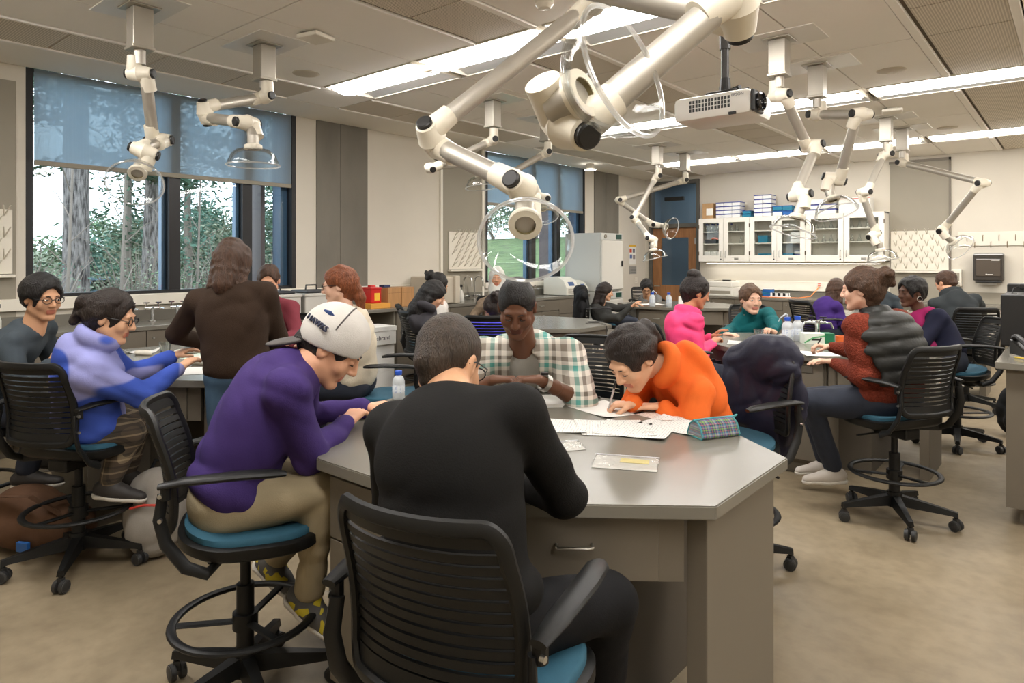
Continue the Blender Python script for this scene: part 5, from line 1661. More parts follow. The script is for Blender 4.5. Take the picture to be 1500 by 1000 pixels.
p_pink = person('girl in a hot pink hooded jacket with her hair in a topknot', P=(-2.32, 4.88, 0.7), N=(-2.395, 4.967, 1.074), H=(-2.346, 5.061, 1.278), hf=(0.638, 0.67, -0.28), fw=(0.66, 0.75), sk=('tan2', (190, 132, 98)),
    top=M_pink,
    pants=M_denim, hair=('bald+topknot', ('darkbrown2', (38, 28, 24))), WR=(-2.192, 5.021, 0.89), WL=(-2.305, 5.253, 0.903), poleR=(0.17, -0.511, -1), poleL=(-0.475, 0.253, -1), top_style=('hood',), seed=35, near=True, curlR=0.6, bulk=1.02)
p_teal = person('smiling woman in a teal turtleneck leaning on the right table', P=(-2.46, 6.72, 0.66), N=(-2.482, 6.518, 0.959), H=(-2.424, 6.436, 1.158), hf=(0.722, -0.699, -0.05), fw=(0.645, -0.764), sk=('pale', (232, 186, 160)),
    top=M_teal, hair=('pony', ('lightbrown', (110, 80, 58))), WR=(-2.421, 5.809, 0.876), WL=(-2.093, 6.113, 0.892), poleR=(-0.764, -0.645, -0.3), poleL=(0.764, 0.645, -0.3), dR=(0.846, -0.071, 0), dL=(-0.276, -0.757, 0.3), curlL=0.7, top_style=('turtle',), seed=37, eyes='open', near=True, sw=0.2, bulk=1.18, hs=1.12)
p_vest = person('woman in a rust sweater and black puffer vest with a messy bun', P=(-0.86, 4.51, 0.72), N=(-0.939, 4.522, 1.194), H=(-1.019, 4.507, 1.357), hf=(-0.996, -0.03, -0.08), fw=(-0.88, 0.47), sk=('pale', (232, 186, 160)),
    top=(M_rust, M_vest),
    pants=M_denim, hair=('bald+bun', ('brown2', (86, 60, 42))), WL=(-1.16, 4.453, 0.908), WR=(-1.264, 4.758, 0.962), poleL=(0.399, -0.317, -1), poleR=(-0.194, 0.229, -1), dL=(-0.881, -0.352, 0.05), dR=(-0.817, -0.428, 0.1), curlL=0.3, curlR=0.8, kneeL=(-1.254, 4.308, 0.666), kneeR=(-1.371, 4.667, 0.614), ankL=(-1.174, 4.507, 0.227), ankR=(-1.306, 4.788, 0.188), foot=(-0.828, -0.569, -0.05), bulk=1.25, near=True, top_style=('vest',), fold=0.7, seed=39,
    shoes=M_whiteshoe, hs=1.03)
p_magenta = person('woman in a navy cardigan and magenta scarf facing left at the right table', P=(-0.84, 6.56, 0.72), N=(-1.013, 6.633, 1.029), H=(-1.103, 6.596, 1.26), hf=(-0.661, -0.69, -0.05), fw=(-0.7, -0.7), sk=('deep', (92, 60, 44)),
    top=M_navy, hair=('thick', ('black', (30, 26, 24))), WL=(-1.218, 6.303, 0.903), WR=(-1.281, 6.577, 0.899), seed=41, bulk=1.1)
p_purpleg = person('girl in a purple sweater with long brown hair at the far right table', P=(-2.33, 8.48, 0.7), N=(-2.312, 8.586, 1.017), H=(-2.238, 8.713, 1.178), hf=(0.391, 0.854, -0.2), fw=(0.6, 0.8), sk=('fair', (222, 172, 138)),
    top=M_purple2, hair=('long', ('brown', (84, 58, 42))), WR=(-2.093, 8.705, 0.809), seed=43)
p_darkm = person('man in a dark hooded jacket seen from behind at the far right table', P=(-0.9, 8.36, 0.74), N=(-1.033, 8.488, 1.134), H=(-1.117, 8.613, 1.288), hf=(-0.778, 0.456, -0.35), fw=(-0.45, 0.89), sk=('warm', (214, 160, 128)),
    top=M_darkhood, hair=('short', ('brown', (84, 58, 42))), sex='m', WR=(-0.851, 9.1, 0.885), WL=(-1.252, 8.893, 0.846), poleR=(0.764, 0.645, -0.6), seed=45, top_style=('hood',), bulk=1.12)
p_cap = person('person in a black cap sitting behind the messy bun at the far right table', P=(-2.2, 10.42, 0.72), N=(-2.121, 10.541, 1.081), H=(-2.098, 10.468, 1.274), hf=(0.428, -0.817, -0.2), fw=(0.5, -0.86), sk=('warm', (214, 160, 128)),
    top=M_slate, hair=('short', ('black', (30, 26, 24))), sex='m', seed=47)
# ------------------------------------------------------------------ caps, scarf, watch
def head_piece(pp, name, f, m, slots=0, mats=None):
    V, F = f.mesh(); V = smooth_mesh(V, F, 1, .4)
    return np_object(name, [((V * pp['hs']) @ pp['Rm'].T + pp['H'], F, 0)], [m], pp['root'], pp['O'])
M_capw = cloth('cap_white', (206, 202, 196)); M_capg = cloth('cap_grey', (96, 92, 90)); M_capb = cloth('cap_black', (30, 30, 32))
f = Field((-.14, -.16, -.08), (.14, .16, .18), .0055)
f.ell((0, -.016, .036), (.098, .120, .113), k=0)
f.half((0, .09, .022), (0, .28, -1)); f.ell((0, .125, .03), (.05, .04, .034), k=.008, op='s')
cap = head_piece(p_purple, 'cap_crown', f, M_capw)
f = Field((-.14, -.26, -.16), (.14, .0, .10), .0055)
f.ell((0, -.130, -.072), (.080, .078, .0125), np.array([[1, 0, 0], [0, .70, -.714], [0, .714, .70]]), k=0)
f.ell((0, -.016, .036), (.095, .116, .108), k=.004, op='s')
head_piece(p_purple, 'cap_brim', f, M_capg)
def on_head(pp, p): return Vector(tuple(pp['Rm'] @ (np.array(p) * pp['hs']) + pp['H'] - pp['O']))
def arc(pp, r, z, a0, a1, n=18, dz=0.0):
    return [on_head(pp, ((.095 + r) * math.sin(a), -.016 + (.117 + r) * math.cos(a) * math.sqrt(max(.05, 1 - ((z + dz * k / n - .034) / .104) ** 2)), z + dz * k / n)) for k, a in enumerate([a0 + (a1 - a0) * i / n for i in range(n + 1)])]
# dark seam piping over the crown and the team mark on the side
pts = []
for i in range(15):
    t = math.pi * (.10 + .80 * i / 14)
    pts.append(on_head(p_purple, (.0990 * math.cos(t), -.02, .036 + .1140 * math.sin(t))))
MB().tube(pts, .0028, n=6).build('cap_seam', M_capg, cap, smooth=True)
o_ = on_head(p_purple, (.080, -.075, .075)); x_ = on_head(p_purple, (.052, -.112, .060)) - on_head(p_purple, (.092, -.045, .068)); y_ = on_head(p_purple, (0, 0, 1)) - on_head(p_purple, (0, 0, 0))
x_.normalize(); y_ = (y_ - x_ * y_.dot(x_)).normalized(); x_ = -x_; n_ = x_.cross(y_)
text_part('cap_lettering', 'HAWKS', .030, mat('cap_print', (52, 56, 78), .7), cap, frame_M(on_head(p_purple, (.081, -.080, .050)) + n_ * .004, x_, y_, n_), .004)
MB().tube([on_head(p_purple, (.074, -.050, .098)), on_head(p_purple, (.072, -.070, .098)), on_head(p_purple, (.060, -.092, .092))], [.002, .009, .004], n=8, flat=(.5, 1)).build('cap_emblem', mat('cap_print_blue', (40, 62, 110), .7), cap, smooth=True)
# black cap at the back table
f = Field((-.14, -.16, -.06), (.14, .24, .18), .007)
f.ell((0, -.016, .036), (.098, .120, .106), k=0); f.half((0, 0, .02), (0, .1, -1)); f.ell((0, .145, .022), (.075, .075, .010), k=.01)
head_piece(p_cap, 'cap', f, M_capb)
# the headscarf wraps the chin
f = Field((-.16, -.2, -.24), (.16, .16, .16), .009)
f.ell((0, -.014, .02), (.098, .118, .112), k=0); f.cone((0, .0, -.06), (0, .0, -.16), .088, .11, .03)
f.ell((0, .13, -.025), (.058, .10, .080), k=.008, op='s')
head_piece(p_hijab, 'headscarf', f, M_scarfw)
# magenta scarf
pp = p_magenta
f = Field(pp['N'] - .34, pp['N'] + .26, .012)
Rt_ = np.stack([pp['rt'], pp['fw'], pp['up']], 1)
for a in np.linspace(0, 2 * math.pi, 14, endpoint=False):
    f.ell(pp['N'] + pp['up'] * .035 + pp['fw'] * (.085 * math.cos(a) + .01) + pp['rt'] * (.088 * math.sin(a)), (.034, .034, .04), Rt_, k=.02)
for q in (-1, 1):
    f.cone(pp['N'] + pp['fw'] * .10 + pp['rt'] * .05 * q, pp['N'] + pp['fw'] * .15 + pp['rt'] * .07 * q - pp['up'] * .30, .048, .050, .03)
f.folds(.014, 60, 4)
V, F = f.mesh(); np_object('scarf', [(V, F, 0)], [M_magenta], pp['root'], pp['O'])
# hoop earring, wrist watch
MB().tube([on_head(p_magenta, (-.082, -.012 + .022 * math.cos(a), -.055 + .022 * math.sin(a))) for a in [2 * math.pi * i / 14 for i in range(14)]], .002, n=6, closed=True).build('earring', M_steel, p_magenta['root'], smooth=True)
S_, E_, W_ = p_plaid['arms']['L']
d_ = nv(W_ - E_); c_ = Vector(tuple(W_ - d_ * .035 - p_plaid['O']))
u_ = Vector(tuple(d_)).orthogonal().normalized(); v_ = Vector(tuple(d_)).cross(u_)
MB().lathe([(.036, -.012), (.040, -.012), (.040, .012), (.036, .012)], c_, tuple(d_), 24, closed=True).build('watch_strap', M_steel, p_plaid['root'], smooth=True)
MB().cyl(c_ + Vector((0, 0, .036)), c_ + Vector((0, 0, .047)), .018, n=18).build('watch_face', M_black, p_plaid['root'], smooth=True)
# ------------------------------------------------------------------ things on the front table
def print_mat(name, base=(216, 214, 208), ink=(110, 110, 114), fy=90, ang=0.0):
    """page with faint printed lines"""
    m = mat(name, base, .8)
    nt = m.node_tree; b = nt.nodes['Principled BSDF']
    tc = nt.nodes.new('ShaderNodeTexCoord'); sp = nt.nodes.new('ShaderNodeSeparateXYZ')
    nt.links.new(tc.outputs['Object'], sp.inputs[0])
    mu = nt.nodes.new('ShaderNodeMath'); mu.operation = 'MULTIPLY'; mu.inputs[1].default_value = fy
    fr = nt.nodes.new('ShaderNodeMath'); fr.operation = 'FRACT'
    lt = nt.nodes.new('ShaderNodeMath'); lt.operation = 'LESS_THAN'; lt.inputs[1].default_value = .35
    nt.links.new(sp.outputs['Y'], mu.inputs[0]); nt.links.new(mu.outputs[0], fr.inputs[0]); nt.links.new(fr.outputs[0], lt.inputs[0])
    n = nt.nodes.new('ShaderNodeTexNoise'); n.inputs['Scale'].default_value = 160; nt.links.new(tc.outputs['Object'], n.inputs['Vector'])
    g = nt.nodes.new('ShaderNodeMath'); g.operation = 'GREATER_THAN'; g.inputs[1].default_value = .5
    nt.links.new(n.outputs['Fac'], g.inputs[0])
    ml = nt.nodes.new('ShaderNodeMath'); ml.operation = 'MULTIPLY'; nt.links.new(lt.outputs[0], ml.inputs[0]); nt.links.new(g.outputs[0], ml.inputs[1])
    mm = nt.nodes.new('ShaderNodeMath'); mm.operation = 'MULTIPLY'; mm.inputs[1].default_value = .55; nt.links.new(ml.outputs[0], mm.inputs[0])
    mx = nt.nodes.new('ShaderNodeMixRGB'); mx.inputs[1].default_value = srgb(*base); mx.inputs[2].default_value = srgb(*ink)
    nt.links.new(mm.outputs[0], mx.inputs[0]); nt.links.new(mx.outputs[0], b.inputs['Base Color'])
    return m
M_page = print_mat('printed_page'); M_blank = mat('blank_page', (222, 220, 214), .8)
def sheet(x, y, z, rz, label, w=.216, l=.279, m=None, curl=.006, n=1, group='loose papers'):
    rows = []
    nx, ny = 8, 8
    for j in range(ny + 1):
        row = []
        for i in range(nx + 1):
            u, v = i / nx - .5, j / ny - .5
            row.append((u * w, v * l, .0006 + curl * max(0, u * 2 * v * 2 + .1) ** 2))
        rows.append(row)
    o = MB().grid(rows, (0, 0, .0006 * n)).build('paper_sheet', m or M_page, None, smooth=True)
    o.location = (x, y, z); o.rotation_euler = (0, 0, rz)
    return tag(o, label, 'paper', group)
T0 = TZ + .0005
yaw40 = math.radians(40.2)
t = thing('paper_stack', 'stack of white pages lying before the man in plaid', 'paper', (-1.98, 2.47, T0), yaw40 + .1)
for k in range(5):
    o = MB().box((-.14 + .002 * k, -.11, .003 * k), (.14 + .002 * k, .11, .003 * k + .0026)).build('page', M_blank, t)
sheet(-1.63, 2.58, T0, yaw40 + .55, 'sheet under the pen hand of the girl in orange', m=M_blank)
sheet(-1.63, 2.20, T0, yaw40 + 1.35, 'loose sheet left of the middle pile on the front table', m=M_page)
sheet(-1.44, 2.33, T0, yaw40 + 1.62, 'lowest page of the fanned pile in the middle of the front table')
sheet(-1.40, 2.31, T0 + .0016, yaw40 + 1.45, 'middle page of the fanned pile in the middle of the front table')
sheet(-1.34, 2.33, T0 + .0034, yaw40 + 1.15, 'top page of the fanned pile in the middle of the front table')
sheet(-1.25, 2.52, T0, yaw40 + .75, 'printed handout lying left of the pencil case')
sheet(-1.21, 2.52, T0 + .0016, yaw40 + .95, 'upper handout whose corner touches the pencil case')
sheet(-1.38, 2.66, T0, yaw40 + .6, 'reddish printed sheet under the elbow of the girl in orange', w=.2, l=.2, m=print_mat('red_printed_page', (214, 200, 190), (150, 80, 70), 60))
sheet(-1.33, 1.60, T0, yaw40 + .2, 'sheet under the arms of the man in black', m=M_blank)
# zip bags
M_bag = clear_mat('clear_poly_film', (.93, .93, .92), gloss=.10, rough=.2, facing=.1)
M_bagf = mat('crumpled_poly', (206, 202, 194), .35, bump=.8, bscale=30)
def zip_bag(x, y, rz, label, inner, w=.215, l=.15):
    t = thing('zip_bag', label, 'plastic bag', (x, y, T0), rz, 'zip bags')
    rs = random.Random(int(abs(x) * 1000))
    rows = [[(w * (i / 12 - .5) + rs.uniform(-.002, .002), l * (j / 9 - .5) + rs.uniform(-.002, .002), .004 + rs.uniform(0, .006)) for i in range(13)] for j in range(10)]
    MB().grid(rows).build('film', M_bag, t, smooth=True)
    rows = [[(p[0] * .97, p[1] * .97, .001) for p in row] for row in rows]
    MB().grid(rows).build('lower_film', M_bagf, t)
    MB().box((-w/2, l/2 - .012, .005), (w/2, l/2 - .008, .008)).build('zip_strip', mat('zip_strip', (210, 208, 214), .4), t)
    if inner: MB().box((-.02, 0, .0015), (.075, .045, .003)).build('yellow_card', mat('yellow_card', (222, 206, 140), .7), t)
    return t
zip_bag(-1.15, 1.945, yaw40 - .25, 'clear zip bag with a yellow card at the middle of the front table', True)
zip_bag(-1.43, 1.96, yaw40 + .25, 'empty clear zip bag beside the arm of the man in black', False, .17, .115)
# pencil case
t = thing('pencil_case', 'striped multicolour pencil case with teal piping on the front table', 'pencil case', (-1.075, 2.47, T0), math.radians(62)); t.scale = (.80, .80, .80)
M_case = stripes_mat('woven_stripes', [(0, (60, 74, 92)), (.2, (120, 160, 70)), (.34, (96, 70, 120)), (.5, (150, 150, 150)), (.66, (70, 120, 150)), (.82, (60, 60, 66)), (.93, (170, 90, 110))], 22, 30)
L_, prof = .215, [(-.055, .002), (-.060, .012), (-.040, .062), (-.015, .080), (.015, .080), (.040, .062), (.060, .012), (.055, .002)]
rows = []
for i, x in enumerate((-L_/2, -L_/2 + .008, 0, L_/2 - .008, L_/2)):
    s_ = .93 if i in (0, 4) else (1.0 if i in (1, 3) else 1.03)
    rows.append([(x, p[0] * s_, p[1] * s_) for p in prof])
b_ = MB(); n_ = len(prof)
vs = [p for r_ in rows for p in r_]; fs = []
for i in range(4):
    for j in range(n_): fs.append((i*n_+j, i*n_+(j+1) % n_, (i+1)*n_+(j+1) % n_, (i+1)*n_+j))
fs += [tuple(range(n_)), tuple(range(5*n_-1, 4*n_-1, -1))]
b_.add(vs, fs).build('case_body', M_case, t)
M_pipe = mat('teal_piping', (60, 140, 146), .5)
for x in (-L_/2, L_/2):
    MB().tube([(x, p[0] * .96, p[1] * .96) for p in prof], .004, n=6, closed=True).build('piping', M_pipe, t, smooth=True)
MB().tube([(-L_/2 - .01, 0, .082), (0, 0, .084), (L_/2 + .02, 0, .082)], .005, n=6).tube([(L_/2, 0, .08), (L_/2 + .03, .0, .088), (L_/2 + .01, .01, .07)], .005, n=6).build('zip', M_pipe, t, smooth=True)
# bottles
M_poly = mat('milky_polyethylene', (226, 232, 236), .35, trans=.35)
def wash_bottle(x, y, z, label, spout=True, s=1.0, dirz=0.0, group='blue capped bottles'):
    t = thing('wash_bottle', label, 'bottle', (x, y, z), dirz, group)
    b = MB().lathe([(0, 0), (.034*s, 0), (.037*s, .006*s), (.037*s, .105*s), (.030*s, .128*s), (.017*s, .140*s), (.017*s, .150*s), (0, .151*s)], (0, 0, 0), (0, 0, 1), 24)
    b.build('bottle_body', M_poly, t, smooth=True)
    MB().lathe([(.020*s, .145*s), (.0215*s, .148*s), (.0215*s, .168*s), (.019*s, .171*s), (0, .171*s)], (0, 0, 0), (0, 0, 1), 20).build('blue_cap', mat('blue_cap', (40, 84, 190), .35), t, smooth=True)
    MB().lathe([(.0373*s, .04*s), (.0376*s, .042*s), (.0376*s, .085*s), (.0373*s, .087*s)], (0, 0, 0), (0, 0, 1), 24).build('printed_label', print_mat('bottle_print', (220, 226, 232), (90, 120, 180), 70), t, smooth=True)
    if spout: MB().tube([(0, 0, .168*s), (.0, 0, .185*s), (-.012*s, 0, .192*s), (-.05*s, 0, .165*s), (-.062*s, 0, .14*s)], [.006*s, .006*s, .006*s, .004*s, .0025*s], n=8).build('spout', M_poly, t, smooth=True)
    return t
wash_bottle(-2.53, 2.14, TZ, 'white bottle with blue cap between the purple sleeve and the black jacket', False, .8)
wash_bottle(-1.83, 5.66, TZ, 'nearer white wash bottle with blue cap and spout on the right table', True, 1.2, yaw40)
wash_bottle(-1.80, 5.82, TZ, 'farther white wash bottle with blue cap on the right table', False, 1.2, yaw40)
wash_bottle(-4.76, 8.80, TZ, 'white bottle with blue cap before the man in grey', True, 1.15, yaw40 + 3)
wash_bottle(-4.55, 8.90, TZ, 'clear bottle with blue cap beside the pink hood', False, 1.15)
# pens
def pen(a, b, label, m, name='pen'):
    a = Vector(a); b = Vector(b); d_ = (b - a).normalized()
    t = thing(name, label, 'pen', tuple(a))
    MB().cyl(d_ * .012, b - a, .0045, n=10).build('barrel', m, t, smooth=True)
    MB().cyl((0, 0, 0), d_ * .012, .001, .0045, n=10).build('tip', M_steel, t, smooth=True)
    MB().cyl((b - a) - d_ * .03, (b - a) + d_ * .004, .0052, n=10).build('cap', M_black, t, smooth=True)
    return t
W_ = p_orange['arms']['R'][2]
pen((W_[0] - .085, W_[1] - .075, TZ + .003), (W_[0] - .055, W_[1] - .06, TZ + .135), 'pen held upright in the hand of the girl in orange', mat('pen_silver', (180, 172, 170), .3))
W_ = p_vest['arms']['R'][2]
pen((W_[0] - .10, W_[1] - .03, W_[2] - .045), (W_[0] - .05, W_[1] - .03, W_[2] + .055), 'black pen in the hand of the woman in the vest', M_black)
W_ = p_hood['arms']['R'][2]
pen((W_[0] + .06, W_[1] + .06, W_[2] - .02), (W_[0] + .05, W_[1] + .05, W_[2] + .11), 'pen in the hand of the girl in the dark hoodie', mat('pen_violet', (90, 80, 130), .3))
pen((-1.90, 2.68, T0 + .006), (-1.80, 2.74, T0 + .006), 'black marker lying near the far edge of the front table', M_black)
pen((-1.88, 2.72, T0 + .006), (-1.78, 2.765, T0 + .006), 'white and silver correction pen beside the black marker', mat('pen_white', (220, 214, 210), .3))

# ------------------------------------------------------------------ right table
sheet(-2.06, 5.36, T0, yaw40 + 1.2, 'page before the girl in pink', m=M_page)
sheet(-1.98, 6.02, T0, yaw40 + 1.5, 'page before the woman in teal', m=M_page)
sheet(-1.40, 5.10, T0, yaw40 + 1.4, 'page under the hand of the woman in the vest', m=M_blank)
def cup(x, y, label, m, fill=True, h=.085, r=.042, z=TZ):
    t = thing('clear_cup', label, 'cup', (x, y, z), 0, 'clear cups')
    MB().lathe([(0, .001), (r*.75, .001), (r, h), (r*.96, h), (r*.72, .005), (0, .005)], (0, 0, 0), (0, 0, 1), 24).build('cup_wall', M_clear, t, smooth=True)
    if fill: MB().lathe([(0, .006), (r*.72, .006), (r*.8, .03), (0, .034)], (0, 0, 0), (0, 0, 1), 20).build('contents', M_pap, t, smooth=True)
    return t
cup(-2.08, 5.70, 'clear plastic cup before the woman in teal', M_clear)
M_plaster = mat('plaster', (226, 220, 206), .85, bump=.4, bscale=30)
def lump(x, y, z, size, label, seed, rz=0.0, group='plaster pieces'):
    f = Field((-size[0]*1.4, -size[1]*1.4, -.01), (size[0]*1.4, size[1]*1.4, size[2]*1.8), .005)
    rs = np.random.RandomState(seed)
    for i in range(5):
        u = (i / 4 - .5) * 1.3
        f.ell((u * size[0], rs.uniform(-.2, .2) * size[1], size[2] * .5), (size[0] * .38, size[1] * rs.uniform(.6, .95), size[2] * rs.uniform(.5, .65)), k=.012)
    f.half((0, 0, 0), (0, 0, -1)); V, F = f.mesh()
    o = np_object('plaster_piece', [(V, F, 0)], [M_plaster], None, np.zeros(3))
    o.location = (x, y, z); o.rotation_euler = (0, 0, rz)
    return tag(o, label, 'plaster cast', group)
lump(-1.99, 5.80, TZ, (.11, .045, .035), 'white plaster strip lying on the right table', 3, yaw40)
lump(-1.86, 5.16, TZ, (.035, .014, .016), 'small pink eraser on the edge of the right table', 4, yaw40, 'erasers').data.materials[0] = mat('pink_rubber', (200, 110, 104), .7)
t = thing('glove_box', 'green and white tissue box on the right table', 'box', (-1.62, 5.72, TZ), yaw40 - .1)
MB().bbox((-.115, -.06, 0), (.115, .06, .085), .002).build('carton', mat('tissue_carton', (222, 230, 218), .6), t)
MB().box((.04, -.061, 0), (.1152, .061, .0852)).build('green_end', mat('green_print', (20, 110, 72), .6), t)
MB().box((-.06, -.0612, .03), (.0, -.0605, .045)).build('black_print', M_black, t)
MB().tube([(-.115, -.0608, .012), (-.05, -.0608, .050), (.04, -.0608, .066)], .004, n=6, flat=(.2, 1.6)).build('green_swoosh', mat('green_print_light', (90, 170, 110), .6), t)
# gas and air turret in the middle of the right table
def turret(x, y, z, label, s=1.0, rz=0.0):
    t = thing('gas_turret', label, 'tap', (x, y, z), rz, 'bench taps')
    MB().lathe([(.035*s, 0), (.035*s, .01*s), (.016*s, .018*s), (.014*s, .10*s), (.018*s, .115*s), (.018*s, .135*s), (0, .14*s)], (0, 0, 0), (0, 0, 1), 20).build('post', M_chrome, t, smooth=True)
    for k in range(2):
        a = math.pi * k + .3
        d_ = Vector((math.cos(a), math.sin(a), 0))
        MB().cyl(d_ * .01 * s + Vector((0, 0, .125*s)), d_ * .05 * s + Vector((0, 0, .125*s)), .010*s, n=12).tube([d_ * .05 * s + Vector((0, 0, .125*s)), d_ * .08 * s + Vector((0, 0, .12*s)), d_ * .095 * s + Vector((0, 0, .085*s))], [.008*s, .007*s, .005*s], n=8).build('nozzle', M_chrome, t, smooth=True)
        MB().cyl(d_ * .035 * s + Vector((0, 0, .135*s)), d_ * .035 * s + Vector((0, 0, .155*s)), .005*s, n=8).box((d_.x * .035 * s - .022*s, d_.y * .035 * s - .005*s, .155*s), (d_.x * .035 * s + .022*s, d_.y * .035 * s + .005*s, .163*s)).build('lever', M_black, t)
    return t
turret(-1.66, 5.88, TZ, 'chrome gas turret behind the wash bottles on the right table', 1.25)
t = thing('sticky_tape', 'orange and yellow tape roll beside the gas turret', 'tape', (-1.50, 5.95, TZ))
MB().lathe([(.025, 0), (.04, 0), (.04, .05), (.025, .05)], (0, 0, 0), (0, 0, 1), 20, closed=True).build('roll', mat('tape_orange', (232, 110, 50), .5), t, smooth=True)

# ------------------------------------------------------------------ left table
t = thing('zip_pouch', 'teal zip pouch lying open on the left table', 'pouch', (-5.12, 2.42, TZ), math.radians(20))
f = Field((-.2, -.14, -.01), (.2, .14, .12), .006)
f.ell((0, 0, .028), (.17, .09, .034), k=0); f.ell((.12, 0, .045), (.07, .085, .045), k=.02); f.half((0, 0, 0), (0, 0, -1)); f.folds(.006, 60, 2)
V, F = f.mesh(); np_object('pouch_body', [(V, F, 0)], [mat('teal_nylon', (40, 156, 160), .6)], t, np.zeros(3))
MB().tube([(-.12, -.05, .056), (0, -.06, .064), (.13, -.06, .085)], .004, n=6).build('zip', M_pap, t, smooth=True)
cup(-5.02, 2.08, 'clear plastic cup on the left table before the teal pouch', M_clear, False)
lump(-4.90, 2.20, TZ, (.10, .035, .03), 'white plaster piece right of the clear cup', 7, .9)
lump(-5.06, 1.95, TZ, (.07, .03, .03), 'small white plaster piece near the blue sleeve', 9, .3)
lump(-4.30, 2.02, TZ, (.08, .06, .05), 'largest plaster piece near the gloved hands', 12, .4)
sheet(-5.22, 2.0, T0, .6, 'folded white paper towel at the far side of the left table', w=.2, l=.16, m=M_blank, curl=.03)
sheet(-4.12, 1.85, T0, .9, 'white sheet at the near edge of the left table', m=M_blank)
sheet(-4.72, 2.18, T0, .2, 'pale green sheet in the middle of the left table', m=mat('pale_green_page', (206, 218, 204), .7))
t = thing('green_box', 'white bottle with green label beside the standing woman', 'bottle', (-4.75, 2.36, TZ))
MB().lathe([(0, 0), (.03, 0), (.03, .09), (.012, .115), (.012, .14), (0, .14)], (0, 0, 0), (0, 0, 1), 20).build('bottle_body', M_poly, t, smooth=True)
MB().lathe([(.0304, .02), (.0306, .021), (.0306, .06), (.0304, .061)], (0, 0, 0), (0, 0, 1), 20).build('green_label', mat('green_print', (20, 110, 72), .6), t, smooth=True)

# ------------------------------------------------------------------ middle and far tables
sheet(-5.02, 5.25, T0, .5, 'lower page of the pile on the middle table'); sheet(-4.95, 5.30, T0 + .0016, .8, 'upper page of the pile on the middle table', m=M_blank, curl=.02)
sheet(-4.72, 5.12, T0, 1.1, 'page under the pen of the girl in the dark hoodie', m=M_blank)
tag(MB().tube([(-3.97, 5.90, TZ + .006), (-3.90, 6.02, TZ + .01), (-4.05, 6.08, TZ + .006), (-3.92, 6.16, TZ + .012), (-4.0, 5.98, TZ + .014), (-3.86, 6.0, TZ + .008), (-3.74, 5.92, TZ + .006), (-3.700, 5.88, TZ - .01), (-3.698, 5.86, .74), (-3.70, 5.80, .69), (-3.735, 5.74, .675)], .0035, n=6).build('charger_cable', M_black, None, smooth=True), 'thin black charger cable coiled on the edge of the middle table', 'cable')
tag(MB().bbox((-3.745, 5.69, .655), (-3.69, 5.75, .70), .006).build('charger_plug', M_black), 'black charger plugged into the end of the middle table', 'charger')
sheet(-5.05, 9.0, T0, .5, 'page before the woman in dark grey', m=M_blank); sheet(-4.9, 9.15, T0, .9, 'page before the man in grey', m=M_page)
t = thing('tent_card', 'white tent card on the far table beside the bottles', 'card', (-4.50, 9.22, TZ), yaw40)
MB().grid([[(-.05, -.03, 0), (.05, -.03, 0)], [(-.05, 0, .13), (.05, 0, .13)]], (0, .001, 0)).grid([[(-.05, .03, 0), (.05, .03, 0)], [(-.05, 0, .13), (.05, 0, .13)]], (0, .001, 0)).build('folded_card', M_pap, t)

# ------------------------------------------------------------------ window counter
def bench_faucet(x, y, label, s=1.0):
    t = thing('bench_faucet', label, 'tap', (x, y, WC), 0, 'lab taps on the window counter')
    MB().lathe([(.03*s, 0), (.03*s, .008*s), (.014*s, .016*s), (.013*s, .11*s), (.018*s, .12*s), (0, .13*s)], (0, 0, 0), (0, 0, 1), 16).build('post', M_chrome, t, smooth=True)
    for q in (-1, 1):
        MB().cyl((0, 0, .115*s), (.0, .06*q*s, .118*s), .010*s, n=12).cyl((0, .05*q*s, .118*s), (0, .05*q*s, .16*s), .008*s, n=10).box((-.024*s, .05*q*s - .006, .158*s), (.024*s, .05*q*s + .006, .168*s)).box((-.006, .05*q*s - .024*s, .158*s), (.006, .05*q*s + .024*s, .168*s)).build('valve', M_chrome, t, smooth=True)
        MB().cyl((.0, .06*q*s, .118*s), (.06*s, .075*q*s, .112*s), .006*s, .004*s, n=8).build('nozzle', M_chrome, t, smooth=True)
    return t
for q, y in enumerate((2.43, 2.66, 2.89, 3.12)):
    bench_faucet(-6.70, y, 'double chrome lab tap below the large window, %s from the left' % ordn[q], 1.1)
def gooseneck(y, label):
    t = thing('gooseneck_faucet', label, 'tap', (-6.76, y, WC), 0, 'gooseneck taps')
    MB().lathe([(.03, 0), (.03, .012), (.014, .02), (.012, .12), (0, .12)], (0, 0, 0), (0, 0, 1), 16).build('base', M_chrome, t, smooth=True)
    MB().tube([(0, 0, .1)] + [(.085 - .085 * math.cos(a), .0, .26 + .085 * math.sin(a)) for a in [math.pi * i / 10 for i in range(11)]] + [(.17, 0, .20)], .011, n=10).build('spout', M_chrome, t, smooth=True)
    for q in (-1, 1): MB().cyl((0, 0, .06), (0, .07*q, .065), .009, n=10).box((-.008, .07*q - .008, .05), (.05, .07*q + .008, .075)).build('handle', M_chrome, t)
    return t
gooseneck(6.92, 'left gooseneck tap under the peg rack'); gooseneck(7.15, 'right gooseneck tap under the peg rack'); 
bench_faucet(-6.70, 8.45, 'small chrome tap left of the centrifuges', 1.0)
M_spray = mat('white_spray', (222, 220, 212), .4)
